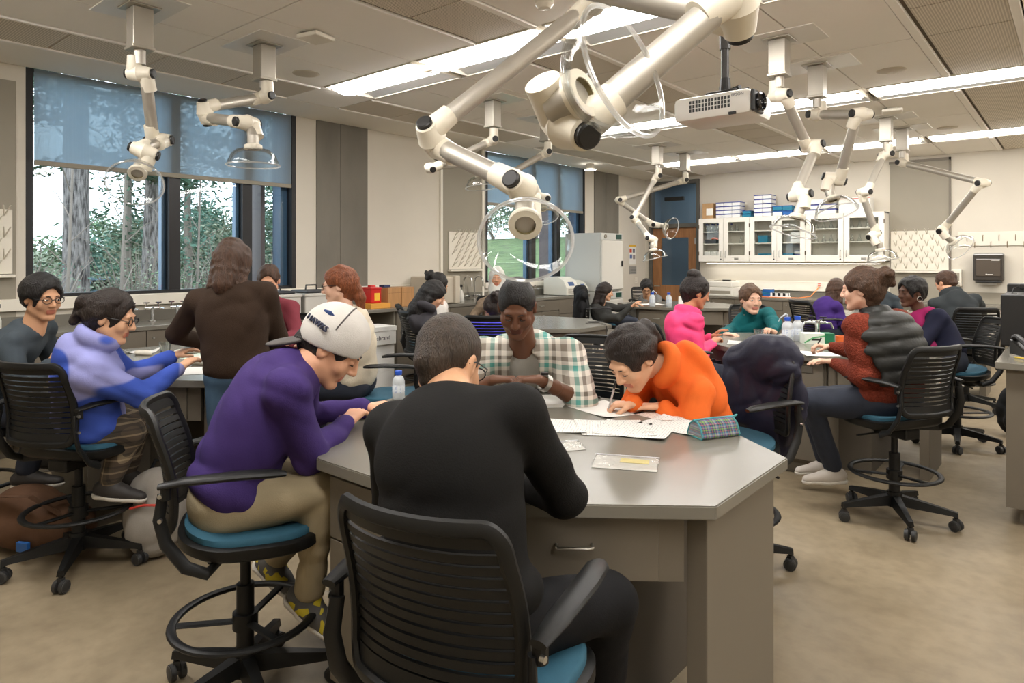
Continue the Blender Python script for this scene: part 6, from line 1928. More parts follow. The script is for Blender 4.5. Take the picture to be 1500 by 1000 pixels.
def spray(x, y, z, label, rz):
    t = thing('spray_bottle', label, 'spray bottle', (x, y, z), rz, 'spray bottles')
    MB().lathe([(0, 0), (.042, 0), (.044, .01), (.044, .10), (.036, .13), (.014, .185), (.014, .20), (0, .20)], (0, 0, 0), (0, 0, 1), 20).build('bottle_body', M_spray, t, smooth=True)
    MB().bbox((-.015, -.012, .20), (.05, .012, .235), .005).tube([(.02, 0, .205), (.035, 0, .185), (.03, 0, .16)], .005, n=6).build('trigger_head', M_black, t)
    return t
spray(-6.55, 1.42, WC, 'white spray bottle with black trigger at the far left of the counter', .4)
spray(-6.62, 6.72, WC, 'white spray bottle left of the gooseneck taps', -.4)
spray(-6.62, 7.36, WC, 'clear spray bottle right of the gooseneck taps', -.4)
M_bin = mat('light_grey_bin', (196, 192, 184), .5)
def grey_bin(y, label, lab):
    t = thing('equipment_case', label, 'case', (-6.58, y, WC), 0, 'grey equipment cases')
    MB().bbox((-.2, -.20, 0), (.2, .20, .21), .012).bbox((-.21, -.21, .185), (.21, .21, .215), .006).build('tub', M_bin, t)
    MB().bbox((-.17, -.16, .215), (.17, .16, .25), .02).build('lid', mat('dark_lid', (48, 50, 54), .4), t)
    MB().tube([(0, -.07, .25), (0, -.065, .30), (0, .065, .30), (0, .07, .25)], .009, n=8).build('carry_handle', M_black, t, smooth=True)
    if lab:
        p = MB().box((.2, .02, .03), (.203, .16, .12)).build('paper_label', M_pap, t)
        MB().box((.203, .02, .10), (.2036, .16, .12)).build('blue_band', M_blue, p)
        MB().box((.203, .07, .04), (.2036, .11, .085)).build('dark_print', M_black, p)
    return t
grey_bin(3.85, 'light grey case with black handle and a printed label, beside the standing woman', True)
grey_bin(4.30, 'light grey case with black handle behind the red-haired woman', False)
t = thing('sharps_container', 'red plastic sharps container on the window counter', 'container', (-6.55, 5.12, WC + .062))
MB().bbox((-.09, -.08, 0), (.09, .08, .18), .015).bbox((-.095, -.085, .16), (.095, .085, .19), .01).lathe([(.05, .19), (.045, .215), (0, .216)], (0, 0, 0), (0, 0, 1), 16).build('tub', mat('red_translucent', (200, 36, 32), .35), t)
MB().box((.0905, -.03, .03), (.092, .05, .12)).build('yellow_label', mat('yellow_label', (236, 190, 60), .6), t)
t = thing('orange_tray', 'yellow-orange carton under the red sharps container', 'box', (-6.54, 5.14, WC))
MB().bbox((-.14, -.15, 0), (.14, .15, .06), .004).build('carton', mat('amber_carton', (226, 160, 66), .6), t)
for q, (y, h) in enumerate(((5.40, .24), (5.62, .24))):
    t = thing('wooden_case', 'light brown wooden case, %s of the pair on the window counter' % ('left', 'right')[q], 'case', (-6.58, y, WC), 0, 'wooden cases')
    MB().bbox((-.12, -.10, 0), (.12, .10, h), .004).build('box', mat('pale_wood', (190, 142, 92), .5, noise=.25, nscale=8, stretch=(6, 6, .6)), t)
    MB().box((.12, -.095, h * .72), (.1215, .095, h * .73)).build('lid_gap', mat('gap', (90, 62, 40), .8), t)
crate(-6.6, 5.36, WC + .241, .10, .10, .03, mat('dark_blue_lid', (44, 52, 92), .4), 'small dark blue box on the left wooden case', 'small boxes')
t = thing('instrument', 'cream instrument box left of the gray wall bay on the window counter', 'instrument', (-6.58, 6.17, WC))
M_inst = mat('cream_instrument', (192, 182, 164), .5)
MB().bbox((-.24, -.20, .01), (.24, .16, .36), .015).bbox((-.26, .13, .01), (.28, .22, .37), .01).build('housing', M_inst, t)
MB().box((.10, -.202, .05), (.22, -.20, .3)).build('side_vent', M_grey_panel, t)
# two small centrifuges
def centrifuge(y, w, h, label):
    t = thing('centrifuge', label, 'centrifuge', (-6.52, y, WC), 0, 'centrifuges')
    prof = [(-.24, .01), (-.24, h * .92), (-.20, h), (.05, h), (.16, h * .80), (.22, h * .45), (.22, .01)]
    b = MB()
    vs = [(p[0], -w, p[1]) for p in prof] + [(p[0], w, p[1]) for p in prof]; n_ = len(prof)
    b.add(vs, [tuple(range(n_)), tuple(range(2*n_-1, n_-1, -1))] + [(i, n_ + i, n_ + (i + 1) % n_, (i + 1) % n_) for i in range(n_)])
    b.build('housing', mat('off_white_housing', (222, 220, 208), .4), t)
    s_ = Vector((.06, 0, -.35 * h)).normalized(); nn = Vector((.35 * h, 0, .06)).normalized()
    c = Vector((.19, 0, h * .62))
    M = frame_M(c + nn * .002, (0, 1, 0), -s_, nn)
    MB().box((-w * .45, -.035, 0), (w * .45, .035, .004), M).build('display', mat('blue_display', (70, 96, 140), .3), t)
    for k in range(5): MB().box((.2205, -w * .7, .03 + .018 * k), (.222, w * .7, .038 + .018 * k)).build('vent_slot', M_grey_panel, t)
    return t
centrifuge(8.98, .17, .30, 'larger off-white centrifuge on the window counter'); centrifuge(9.32, .12, .24, 'smaller off-white centrifuge next to the incubator')
outlet(thing('wall_outlet', 'white wall outlet with red sockets under the large window', 'outlet', (WX + .045, 2.42, 1.16)), (0, 0, 0), (0, 1, 0), (0, 0, 1), (1, 0, 0), .12, .07, True)
outlet(thing('wall_outlet', 'white wall outlet with red sockets on the back wall raceway', 'outlet', (-3.47, DY - .05, 1.10)), (0, 0, 0), (1, 0, 0), (0, 0, 1), (0, -1, 0), .12, .08, True)
t = thing('paper_carton', 'white paper carton with dark lettering below the window counter', 'box', (-6.02, 4.72, .60))
MB().bbox((-.16, -.2, 0), (.16, .2, .15), .003).bbox((-.165, -.205, .15), (.165, .205, .20), .003).build('carton', M_pap, t)
MB().bbox((-.14, -.19, -.30), (.14, .19, 0), .003).build('lower_carton', M_pap, t)
MB().bbox((-.14, -.19, -.60), (.14, .19, -.30), .003).build('bottom_carton', M_pap, t)
text_part('lettering', 'ebrand', .07, mat('ink', (60, 60, 66), .7), t, frame_M((.1605, .02, .075), (0, 1, 0), (0, 0, 1), (1, 0, 0)))
# stacked incubators in the corner
for q, z in enumerate((0.0, 1.0)):
    t = thing('incubator', 'light grey laboratory incubator, %s of the stacked pair' % ('lower', 'upper')[q], 'incubator', (-6.48, 9.86, z), 0, 'incubators')
    MB().bbox((-.36, -.34, .0), (.36, .34, .99), .012).build('cabinet', mat('incubator_grey', (196, 196, 190), .45), t)
    d_ = MB().bbox((.36, -.335, .03), (.40, .335, .86), .012).build('door', mat('incubator_door', (212, 208, 198), .45), t)
    MB().bbox((.40, .27, .42), (.425, .30, .52), .006).build('latch', M_black, d_)
    MB().bbox((.36, -.34, .87), (.385, .34, .985), .006).build('control_panel', mat('incubator_grey', (196, 196, 190), .45), t)
    MB().bbox((.385, .12, .89), (.39, .30, .97), .002).build('display', mat('green_display', (20, 40, 34), .3, emit=(.1, .8, .5, 1), estr=.03), t)
    MB().lathe([(.035, 0), (.035, .012), (.022, .014), (.022, .004)], (.385, -.22, .93), (1, 0, 0), 20).build('dial', M_grey_panel, t, smooth=True)
# signs on the wall beside the door
t = thing('safety_poster', 'white safety poster with yellow header beside the door', 'poster', (WX + .003, 11.92, 1.62))
MB().box((0, -.13, -.18), (.004, .13, .22)).build('sheet', M_pap, t)
MB().box((.004, -.13, .17), (.0045, .13, .22)).build('yellow_header', mat('yellow_print', (222, 176, 60), .7), t)
for k, (y, z, c) in enumerate(((-.07, .10, (200, 80, 50)), (.05, .10, (120, 120, 130)), (-.06, -.02, (90, 110, 160)), (.06, -.03, (150, 140, 140)))):
    MB().box((.004, y - .045, z - .04), (.0045, y + .045, z + .04)).build('printed_box', mat('poster_print_%d' % k, c, .7), t)
t = thing('door_sign', 'grey notice plate below the safety poster', 'sign', (WX + .003, 11.94, 1.33))
MB().bbox((0, -.13, -.08), (.008, .13, .08), .002).build('plate', mat('sign_grey', (150, 148, 142), .5), t)
for k in range(4): MB().box((.008, -.10, -.05 + .03 * k), (.0085, .10, -.044 + .03 * k)).build('text_line', mat('sign_ink', (90, 90, 90), .6), t)
outlet(thing('light_switch', 'white light switch plate beside the door', 'switch', (WX + .003, 12.05, 1.12)), (0, 0, 0), (0, 1, 0), (0, 0, 1), (1, 0, 0), .12, .12)

# ------------------------------------------------------------------ back counter
t = thing('printer', 'white laser printer on the back counter', 'printer', (-5.05, 12.1, BC))
M_prn = mat('printer_white', (224, 220, 210), .45)
MB().bbox((-.23, -.21, 0), (.23, .21, .16), .012).bbox((-.22, -.20, .16), (.22, .20, .27), .02).build('housing', M_prn, t)
MB().bbox((-.20, -.213, .04), (.20, -.20, .10), .004).build('paper_tray', M_grey_panel, t)
MB().bbox((-.15, -.14, .27), (.15, .16, .285), .006).build('output_tray', M_grey_panel, t)
MB().bbox((.02, -.16, .27), (.16, -.08, .30), .006).build('control_panel', M_black, t)
crate(-4.42, 12.08, BC, .13, .12, .10, M_bluebox, 'single blue tip box on the back counter', 'tip boxes', M_tealbox)
crate(-4.24, 12.10, BC, .16, .14, .08, M_bluebox, 'lower box of the blue tip box stack on the back counter', 'tip boxes', M_tealbox)
crate(-4.24, 12.10, BC + .081, .16, .14, .08, M_bluebox, 'upper box of the blue tip box stack on the back counter', 'tip boxes', M_pap)
t = thing('vial_rack', 'rack of small black and white vials on the back counter', 'rack', (-4.02, 12.04, BC))
MB().bbox((-.16, -.07, 0), (.16, .07, .03), .004).build('base', M_wbox, t)
for i in range(7):
    for j in range(3):
        MB().cyl((-.135 + .045 * i, -.045 + .045 * j, .03), (-.135 + .045 * i, -.045 + .045 * j, .085), .016, n=10).build('vial', M_black if (i + j) % 2 else M_wbox, t, smooth=True)
tag(MB().tube([(-4.62, 12.0, BC + .008), (-4.35, 11.98, BC + .01), (-4.0, 11.93, BC + .008), (-3.7, 12.0, BC + .008), (-3.56, 12.2, BC + .03), (-3.50, 12.35, BC + .14), (-3.47, DY - .062, 1.08)], .008, n=8).build('air_hose', mat('orange_hose', (226, 130, 56), .5), None, smooth=True), 'thin orange hose running along the back counter to the outlet', 'hose')
bench_faucet(-3.30, 12.25, 'small tap on the back counter behind the purple sweater').location.z = BC
# ------------------------------------------------------------------ bags and coats
def soft(name, label, cat, loc, rz, build, m, h=.010, fold=.010, freq=36, seed=1, lo=(-.35, -.35, -.02), hi=(.35, .35, .75), ground=True):
    t = thing(name, label, cat, loc, rz)
    f = Field(lo, hi, h); build(f)
    f.folds(fold, freq, seed)
    if ground: f.half((0, 0, 0), (0, 0, -1))
    V, F = f.mesh()
    np_object('fabric', [(smooth_mesh(V, F, 1, .4), F, 0)], [m], t, np.zeros(3))
    return t
def pack(f):
    f.ell((0, 0, .20), (.16, .10, .22), k=0); f.ell((0, -.09, .15), (.13, .06, .14), k=.03); f.ell((0, 0, .34), (.12, .08, .10), k=.04)
M_packg = cloth('grey_pack', (150, 144, 136), .8); M_packb = cloth('brown_bag', (92, 66, 48), .8); M_packk = cloth('black_bag', (24, 24, 25), .7)
t = soft('backpack', 'pale grey backpack with red zip on the floor under the left table', 'backpack', (-3.72, 1.50, 0), 1.0, pack, M_packg, seed=4)
MB().tube([(-.10, -.12, .28), (-.03, -.15, .30), (.06, -.15, .29), (.11, -.10, .24)], .006, n=6).build('red_zip', M_redstripe, t, smooth=True)
MB().tube([(-.05, .08, .40), (-.03, .12, .45), (.03, .12, .45), (.05, .08, .40)], .009, n=6).build('carry_loop', M_packk, t, smooth=True)
def duffel(f):
    f.ell((0, 0, .13), (.32, .17, .14), k=0); f.ell((-.1, .02, .22), (.18, .13, .10), k=.05)
t = soft('shoulder_bag', 'brown shoulder bag lying on the floor at the left', 'bag', (-4.25, 1.12, 0), .5, duffel, M_packb, seed=6, lo=(-.42, -.3, -.02), hi=(.42, .3, .45))
MB().tube([(-.28, 0, .12), (-.2, -.12, .30), (.1, -.15, .33), (.28, -.02, .14)], .012, n=6, flat=(2, .4)).build('strap', M_packb, t, smooth=True)
MB().bbox((.05, -.19, .06), (.12, -.17, .11), .004).build('blue_tag', M_bluebox, t)
t = soft('backpack', 'black backpack on the floor beside the end of the middle table', 'backpack', (-3.42, 6.30, 0), 1.4, pack, M_packk, seed=8)
t = soft('backpack', 'black backpack slumped by the chair at the far right', 'backpack', (-.42, 7.35, 0), .4, lambda f: (pack(f), f.ell((.12, .02, .28), (.16, .10, .20), k=.05)), M_packk, seed=9)
# coats over chair backs
def coat(f):
    f.ell((0, 0, .40), (.245, .090, .10), k=0); f.ell((-.06, -.01, .47), (.14, .10, .09), k=.06)
    f.ell((0, -.03, .22), (.25, .085, .24), k=.04); f.ell((.05, -.05, .02), (.20, .08, .22), k=.05); f.ell((-.10, .02, .40), (.10, .08, .09), k=.04)
    f.ell((.10, .05, .22), (.12, .05, .16), k=.04)
M = CHAIRS['orange'].matrix_basis
t = soft('winter_coat', 'navy down coat draped over the chair behind the girl in orange', 'coat', tuple((M @ Vector((.02, -.275, .60)))), CHAIRS['orange'].rotation_euler.z, coat, M_coat, fold=.018, freq=34, seed=12, lo=(-.34, -.24, -.28), hi=(.34, .2, .56), ground=False)
MB().tube([(-.02, -.125, .33), (-.015, -.13, .22)], .004, n=6).build('zip_pull', M_pap, t, smooth=True)
M = CHAIRS['grey_w'].matrix_basis
t = soft('black_jacket', 'black jacket hanging on the chair of the woman in dark grey', 'jacket', tuple((M @ Vector((0, -.27, .62)))), CHAIRS['grey_w'].rotation_euler.z, coat, M_packk, fold=.014, freq=34, seed=14, lo=(-.34, -.24, -.28), hi=(.34, .2, .56), ground=False)

# ------------------------------------------------------------------ teacher bench at the right edge
t = thing('side_bench', 'taupe laminate bench at the right edge with a phone and a black tower', 'bench', (.55, 5.6, 0))
MB().bbox((-.93, -.80, .905), (1.2, .75, .945), .004).build('worktop', M_top, t)
MB().box((-.88, -.75, .10), (1.15, .70, .904)).box((-.82, -.68, 0), (1.1, .64, .10)).build('body', M_lam, t)
tag(MB().bbox((-.42, 6.25, .945), (.15, 6.30, 1.36), .01).bbox((-.42, 5.72, .945), (-.10, 6.25, 1.30), .01).build('black_tower', M_black), 'matt black equipment tower on the bench at the right edge', 'equipment')
t = thing('desk_phone', 'black desk phone on the bench at the right edge', 'phone', (-.20, 5.15, .945), .5)
MB().add([(-.1, -.1, 0), (.1, -.1, 0), (.1, .1, 0), (-.1, .1, 0), (-.1, -.1, .03), (.1, -.1, .03), (.1, .1, .10), (-.1, .1, .10)], [(0, 3, 2, 1), (4, 5, 6, 7), (0, 1, 5, 4), (1, 2, 6, 5), (2, 3, 7, 6), (3, 0, 4, 7)]).build('base', M_black, t)
MB().tube([(-.075, -.09, .055), (-.075, -.07, .075), (-.075, .06, .12), (-.075, .09, .11)], [.022, .016, .016, .022], n=8).build('handset', M_black, t, smooth=True)
MB().box((-.11, -.12, 0), (-.06, .08, .012)).build('foot', M_alu, t)
tag(MB().tube([(-.30, 5.05, .952), (-.26, 5.0, .955), (-.18, 5.02, .955), (-.22, 5.10, .955), (-.12, 5.3, .953), (-.05, 5.6, .953)], .005, n=6).build('yellow_cable', mat('yellow_cable', (222, 190, 50), .5), None, smooth=True), 'yellow network cable beside the desk phone', 'cable')
t = thing('webcam', 'small black camera with cable on top of the black tower', 'camera', (-.28, 5.95, 1.30))
MB().bbox((-.05, -.03, .03), (.05, .03, .07), .008).cyl((0, 0, 0), (0, 0, .03), .01, n=8).tube([(-.05, 0, .05), (-.08, -.02, .04), (-.09, -.04, .0), (-.06, -.08, .002)], .003, n=6).build('camera_body', M_black, t)

# ------------------------------------------------------------------ projector
t = thing('projector', 'white projector hanging from the ceiling on a black pole', 'projector', (-1.50, 3.60, HC))
M_pw = mat('projector_white', (236, 234, 228), .35)
pz = 2.30 - HC
bd = MB().bbox((-.24, -.15, pz), (.20, .17, pz + .135), .03).build('body', M_pw, t, smooth=True)
for i in range(13):
    for j in range(3):
        MB().box((-.14 + .018 * i, -.1515, pz + .045 + .022 * j), (-.128 + .018 * i, -.150, pz + .063 + .022 * j)).build('vent_slot', M_black, bd)
MB().bbox((.195, -.145, pz + .012), (.215, .0, pz + .125), .008).build('lens_surround', M_black, bd)
MB().lathe([(.052, 0), (.052, .02), (.044, .028), (.040, .012), (0, .008)], (.21, -.07, pz + .068), (1, 0, 0), 28).build('lens', mat('lens_glass', (20, 20, 24), .05, coat=1.0), bd, smooth=True)
text_part('lettering', 'EPSON', .022, mat('projector_print', (120, 120, 124), .5), bd, frame_M((.13, -.1512, pz + .105), (1, 0, 0), (0, 0, 1), (0, -1, 0)))
MB().bbox((.08, -.152, pz + .005), (.12, -.14, pz + .02), .002).build('foot', M_black, bd)
MB().bbox((-.09, -.06, pz + .135), (.09, .09, pz + .165), .01).tube([(-.12, 0, pz + .15), (.12, .04, pz + .17)], .012, n=8).tube([(-.1, .06, pz + .16), (.1, -.04, pz + .17)], .012, n=8).cyl((0, 0, pz + .165), (0, 0, pz + .24), .034, .026, n=14).build('mount_bracket', M_black, t)
MB().cyl((0, 0, pz + .24), (0, 0, pz + .42), .022, n=16).cyl((0, 0, pz + .40), (0, 0, 0), .030, n=16).build('pole', mat('pole_black', (58, 56, 54), .4), t, smooth=True)
MB().tube([(-.03, 0, pz + .62), (-.06, -.01, pz + .60), (-.065, 0, pz + .54), (-.045, 0, pz + .52), (-.04, .0, pz + .57), (-.06, .01, pz + .55), (-.03, 0, pz + .50)], .004, n=6).build('cable_loop', M_black, t, smooth=True)

# ------------------------------------------------------------------ ceiling bits
def speaker(x, y, label):
    t = thing('ceiling_speaker', label, 'speaker', (x, y, HC), 0, 'ceiling speakers')
    MB().lathe([(0, -.006), (.10, -.006), (.115, -.003), (.118, 0)], (0, 0, 0), (0, 0, 1), 32).build('grille', mat('speaker_grille', (196, 186, 168), .7), t, smooth=True)
speaker(-5.25, 3.38, 'round ceiling speaker left of the first light row'); speaker(-1.26, 6.62, 'round ceiling speaker before the second light row'); speaker(-1.27, 9.95, 'round ceiling speaker before the third light row')
for q, (x, y, lab) in enumerate(((-4.27, 2.83, 'white wireless access point on the ceiling near the window'), (-1.57, 8.30, 'white wireless access point on the ceiling at the right'))):
    t = thing('access_point', lab, 'access point', (x, y, HC), .2, 'access points')
    MB().bbox((-.10, -.10, -.045), (.10, .10, -.012), .012).box((-.05, -.05, -.012), (.05, .05, 0)).build('housing', M_white, t)
t = thing('smoke_detector', 'small clear dome detector at the top of the ceiling', 'detector', (-2.62, 3.42, HC))
MB().lathe([(.06, 0), (.06, -.02), (.04, -.045), (0, -.05)], (0, 0, 0), (0, 0, 1), 24).build('dome', M_white, t, smooth=True)
t = thing('pendant_lamp', 'small round white pendant lamp beside the hillside window', 'light', (-6.45, 9.72, HC))
MB().cyl((0, 0, -.10), (0, 0, 0), .07, n=20).build('can', M_grey_panel, t, smooth=True)
MB().cyl((0, 0, -.106), (0, 0, -.10), .10, n=24).build('lit_disc', mat('pendant_glow', (255, 250, 240), .5, emit=(1, .95, .88, 1), estr=6.0), t, smooth=True)

# ------------------------------------------------------------------ outside: slope, trunks, woods
M_grass = mat('hillside_grass', (98, 120, 72), .9, noise=.5, nscale=2.2, col2=(58, 78, 46), bump=.4, bscale=30)
M_litter = mat('forest_floor', (92, 96, 70), .95, noise=.4, nscale=2, col2=(70, 66, 52))
def gz(x, y):
    q = min(17.0, max(0.0, y - 7.0))
    return -.55 + .215 * q / (1 + .010 * q) - .02 * max(0, -x - 20) * (1 if y < 12 else .2)
rows = [[(x, y, gz(x, y)) for x in [-7.15 - 1.6 * i - .02 * i * i for i in range(36)]] for y in [-30 + 2.2 * j for j in range(52)]]
g = MB()
g.grid(rows)
g.mi = [1 if g.v[f[0]][1] < -.95 * g.v[f[0]][0] else 0 for f in g.f]
o = g.build('ground', [M_grass, M_litter], None, smooth=True)
o['kind'] = 'structure'
def bark_mat():
    m = mat('fir_bark', (112, 108, 108), .95)
    nt = m.node_tree; b = nt.nodes['Principled BSDF']
    tc = nt.nodes.new('ShaderNodeTexCoord'); mp = nt.nodes.new('ShaderNodeMapping'); mp.inputs['Scale'].default_value = (9, 9, 1.6)
    nt.links.new(tc.outputs['Object'], mp.inputs[0])
    n = nt.nodes.new('ShaderNodeTexNoise'); n.inputs['Scale'].default_value = 3; n.inputs['Detail'].default_value = 8; nt.links.new(mp.outputs[0], n.inputs['Vector'])
    r = nt.nodes.new('ShaderNodeValToRGB'); r.color_ramp.elements[0].position = .35; r.color_ramp.elements[0].color = srgb(52, 48, 48); r.color_ramp.elements[1].position = .65; r.color_ramp.elements[1].color = srgb(150, 144, 142)
    nt.links.new(n.outputs['Fac'], r.inputs[0]); nt.links.new(r.outputs[0], b.inputs['Base Color'])
    bp = nt.nodes.new('ShaderNodeBump'); bp.inputs['Strength'].default_value = 1.0; bp.inputs['Distance'].default_value = .05
    nt.links.new(n.outputs['Fac'], bp.inputs['Height']); nt.links.new(bp.outputs[0], b.inputs['Normal'])
    return m
M_bark = bark_mat()
LEAF = [mat('conifer_green', (70, 104, 82), .8, noise=.4, nscale=4), mat('shrub_green', (120, 146, 112), .8, noise=.4, nscale=4), mat('dry_twig_green', (158, 168, 146), .85, noise=.4, nscale=4), mat('blue_green_fir', (96, 136, 120), .8, noise=.4, nscale=4)]
M_twig = mat('bare_twig', (132, 122, 114), .9)
def leaf_cloud(n, c, r, size, rs, droop=0.0):
    V = np.array([rs.gauss(0, .45) for _ in range(3 * n)]).reshape(-1, 3)
    nrm = np.linalg.norm(V, axis=1, keepdims=True); V = V / np.maximum(1, nrm)
    P = V * np.array(r) + np.array(c)
    A = np.random.RandomState(rs.randint(0, 9999)).randn(n, 2, 3); A[:, :, 2] *= .5
    A /= np.linalg.norm(A, axis=2, keepdims=True)
    u = A[:, 0] * size; v = A[:, 1] * size * .5
    q = np.stack([P - u - v, P + u - v * .3, P + u * 1.1 + v, P - u * .6 + v], 1)
    return q.reshape(-1, 3), np.arange(4 * n).reshape(-1, 4)
def big_trunk(x, y, r, h, label, lean=(0, 0), branches=14, seed=1):
    rs = random.Random(seed)
    z0 = gz(x, y) - .2
    t = thing('fir_tree', label, 'tree', (x, y, z0), 0, 'fir trees outside')
    n = 12
    MB().tube([(lean[0] * i / n, lean[1] * i / n, h * i / n) for i in range(n + 1)], [r * (1.25 if i == 0 else 1) * (1 - .35 * i / n) for i in range(n + 1)], n=18).build('trunk', M_bark, t, smooth=True)
    ch = []; bb = MB()
    for k in range(branches):
        z = rs.uniform(3.0 - z0, h * .95); a = rs.uniform(0, 6.28); L = rs.uniform(1.2, 2.8)
        d_ = Vector((math.cos(a), math.sin(a), -.25)); p = Vector((lean[0] * z / h, lean[1] * z / h, z))
        bb.tube([p, p + d_ * L * .5 + Vector((0, 0, .05)), p + d_ * L], [.035, .022, .008], n=5)
        for q in range(3):
            V, F = leaf_cloud(70, tuple(p + d_ * L * (.45 + .25 * q)), (.45, .45, .16), .09, rs); ch.append((V, F, 0))
    bb.build('branches', M_twig, t)
    o = np_object('foliage', ch, [LEAF[0]], t, np.zeros(3)); o['kind'] = 'stuff'
    return t
big_trunk(-13.7, 4.15, .225, 13, 'thick straight fir trunk left in the large window', branches=16, seed=3)
big_trunk(-14.95, 5.86, .215, 13, 'second thick fir trunk, left of the window mullion', lean=(-.35, .6), branches=22, seed=5)
def tree(x, y, h, r, lv, label, group, n=900, size=.14, seed=1, trunk=.09):
    rs = random.Random(seed); z0 = gz(x, y) - .1
    t = thing('tree', label, 'tree', (x, y, z0), 0, group)
    MB().tube([(0, 0, 0), (rs.uniform(-.1, .1), rs.uniform(-.1, .1), h * .5), (rs.uniform(-.3, .3), rs.uniform(-.3, .3), h)], [trunk, trunk * .7, trunk * .15], n=7).build('trunk', M_twig, t, smooth=True)
    ch = []
    for k in range(6):
        f_ = k / 5
        V, F = leaf_cloud(n // 6, (rs.uniform(-.3, .3) * r, rs.uniform(-.3, .3) * r, h * (.25 + .68 * f_)), (r * (1 - .55 * f_), r * (1 - .55 * f_), h * .2), size, rs); ch.append((V, F, 0))
    o = np_object('foliage', ch, [LEAF[lv]], t, np.zeros(3)); o['kind'] = 'stuff'
    return t
def shrub(x, y, h, r, lv, label, group, n=700, size=.055, seed=1, twigs=14):
    rs = random.Random(seed); z0 = gz(x, y) - .05
    t = thing('shrub', label, 'shrub', (x, y, z0), 0, group)
    mb = MB()
    for k in range(twigs):
        a = rs.uniform(0, 6.28); q = rs.uniform(.3, 1) * r
        mb.tube([(rs.uniform(-.1, .1), rs.uniform(-.1, .1), 0), (math.cos(a) * q * .5, math.sin(a) * q * .5, h * .6), (math.cos(a) * q, math.sin(a) * q, h * rs.uniform(.8, 1.15))], [.018, .011, .004], n=5)
    mb.build('stems', M_twig, t)
    V, F = leaf_cloud(n, (0, 0, h * .6), (r, r, h * .5), size, rs)
    o = np_object('foliage', [(V, F, 0)], [LEAF[lv]], t, np.zeros(3)); o['kind'] = 'stuff'
    return t
rs = random.Random(11)
wood = 'trees of the woods outside the large window'
for k in range(9):
    a = k / 8
    x = -26 - rs.uniform(0, 12); y = 2 + 20 * a + rs.uniform(-1, 1)
    tree(x, y, rs.uniform(2.4, 3.4), rs.uniform(1.6, 2.2), (3, 1, 2)[k % 3], 'low leafy tree in the woods beyond the large window, %s from the left' % ordn[k], wood, 2400, .10, 20 + k)
for k in range(5):
    x = -17 - rs.uniform(0, 4); y = 7.6 + 1.3 * k
    tree(x, y, rs.uniform(6.0, 8.5), rs.uniform(1.4, 1.9), (0, 3)[k % 2], 'tall dense green conifer right in the large window, %s from the left' % ordn[k], 'dense conifers outside', 2200, .08, 40 + k, .14)
for k in range(12):
    x = -10.5 - rs.uniform(0, 7); y = 2.2 + .62 * k + rs.uniform(-.3, .3)
    shrub(x, y, rs.uniform(1.7, 2.4), rs.uniform(.9, 1.4), (1, 2, 3, 2)[k % 4], 'loose twiggy shrub outside the large window, %s from the left' % ordn[k], 'twiggy shrubs outside', 1100, .028, 60 + k, 30)
for k in range(4):
    x = -11.5 - k * .9; y = 3.3 + 1.05 * k
    t = thing('sapling', 'slim bare sapling among the fir trunks, %s from the left' % ordn[k], 'tree', (x, y, gz(x, y)), 0, 'bare saplings')
    z = 0; mb = MB().tube([(0, 0, 0), (.1, .05, 1.8), (.05, .12, 3.4), (.2, .1, 5.4)], [.03, .025, .017, .006], n=6)
    for q in range(10):
        zz = 1.2 + .38 * q; a = q * 2.4
        mb.tube([(.07, .08, zz), (.07 + .35 * math.cos(a), .08 + .35 * math.sin(a), zz + .35), (.07 + .7 * math.cos(a), .08 + .7 * math.sin(a), zz + .5)], [.010, .007, .003], n=5)
    mb.build('stem', M_twig, t, smooth=True)
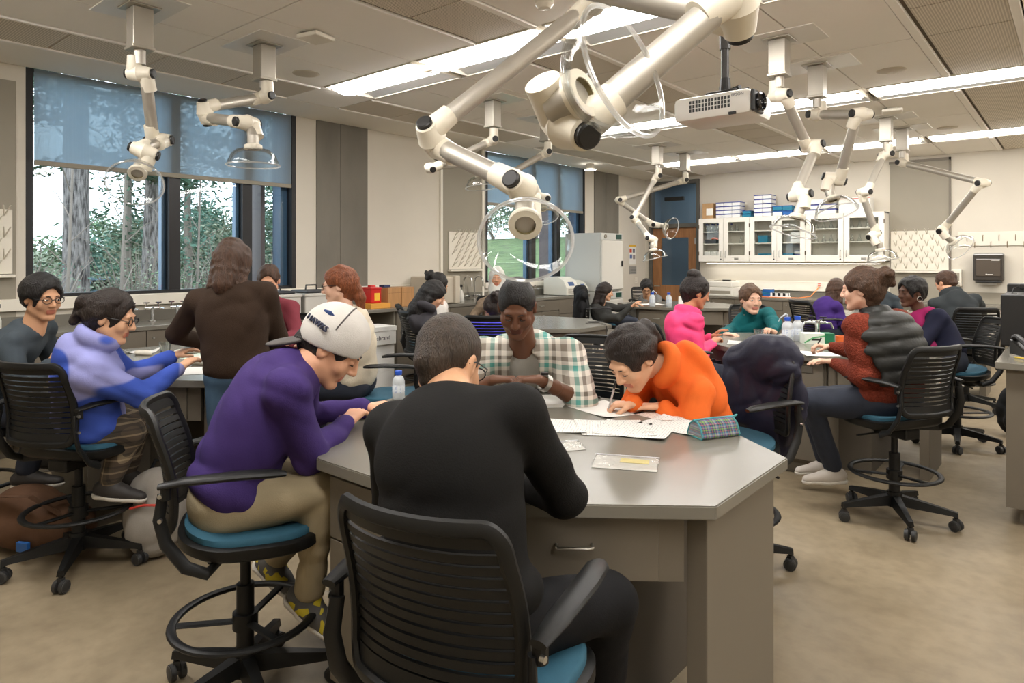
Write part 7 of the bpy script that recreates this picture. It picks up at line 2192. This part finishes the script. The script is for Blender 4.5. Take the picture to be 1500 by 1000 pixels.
for k in range(7):
    a = .22 + .05 * k; L = 22 + 1.3 * (k % 3)
    tree(-L, a * L, rs.uniform(2.2, 3.2), rs.uniform(1.4, 2.0), (2, 1, 3)[k % 3], 'bushy low tree behind the fir trunks, %s from the left' % ordn[k], wood, 2000, .09, 140 + k)
# hillside seen through the second window
for k in range(9):
    x = -13 - 2.3 * k + rs.uniform(-.6, .6); y = 25.5 + 1.6 * k * .4 + rs.uniform(-1, 1)
    tree(x, y, rs.uniform(4.5, 7), rs.uniform(1.6, 2.4), (1, 0, 3)[k % 3], 'leafy tree on top of the grass hillside, %s from the right' % ordn[k], 'trees on the hillside', 2400, .11, 80 + k, .13)
for k in range(3):
    shrub(-15.5 - 3 * k, 23 + .5 * k, 1.4, 1.1, (1, 3, 1)[k], 'round shrub on the grass hillside, %s from the right' % ordn[k], 'shrubs on the hillside', 900, .06, 120 + k)
# parked cars below the woods
def car(x, y, rz, col, label):
    z = gz(x, y)
    t = thing('parked_car', label, 'car', (x, y, z), rz, 'parked cars')
    m = mat('car_paint_%s' % label.split()[0], col, .25, coat=.5)
    prof = [(-2.1, .35), (-2.15, .75), (-1.4, .85), (-.9, 1.35), (.7, 1.38), (1.35, .92), (2.05, .80), (2.15, .38)]
    n_ = len(prof); w = .85
    vs = [(p[0], -w * (.85 if p[1] > 1 else 1), p[1]) for p in prof] + [(p[0], w * (.85 if p[1] > 1 else 1), p[1]) for p in prof]
    MB().add(vs, [tuple(range(n_)), tuple(range(2*n_-1, n_-1, -1))] + [(i, n_ + i, n_ + (i + 1) % n_, (i + 1) % n_) for i in range(n_)]).build('body', m, t)
    for s_ in (-1, 1): MB().box((-.85, s_ * .80 - .01, .92), (.75, s_ * .80 + .01, 1.28)).build('side_window', M_black, t)
    for sx in (-1.35, 1.35):
        for s_ in (-1, 1): MB().cyl((sx, s_ * .72, .32), (sx, s_ * .88, .32), .32, n=16).build('wheel', M_black, t, smooth=True)
    return t
car(-22.5, 4.6, 1.3, (226, 230, 234), 'white car parked between the shrubs outside'); car(-23.5, 8.2, 1.5, (150, 176, 204), 'blue car parked between the fir trunks outside'); car(-24, 6.2, 1.4, (206, 70, 70), 'red car parked far behind the shrubs outside')
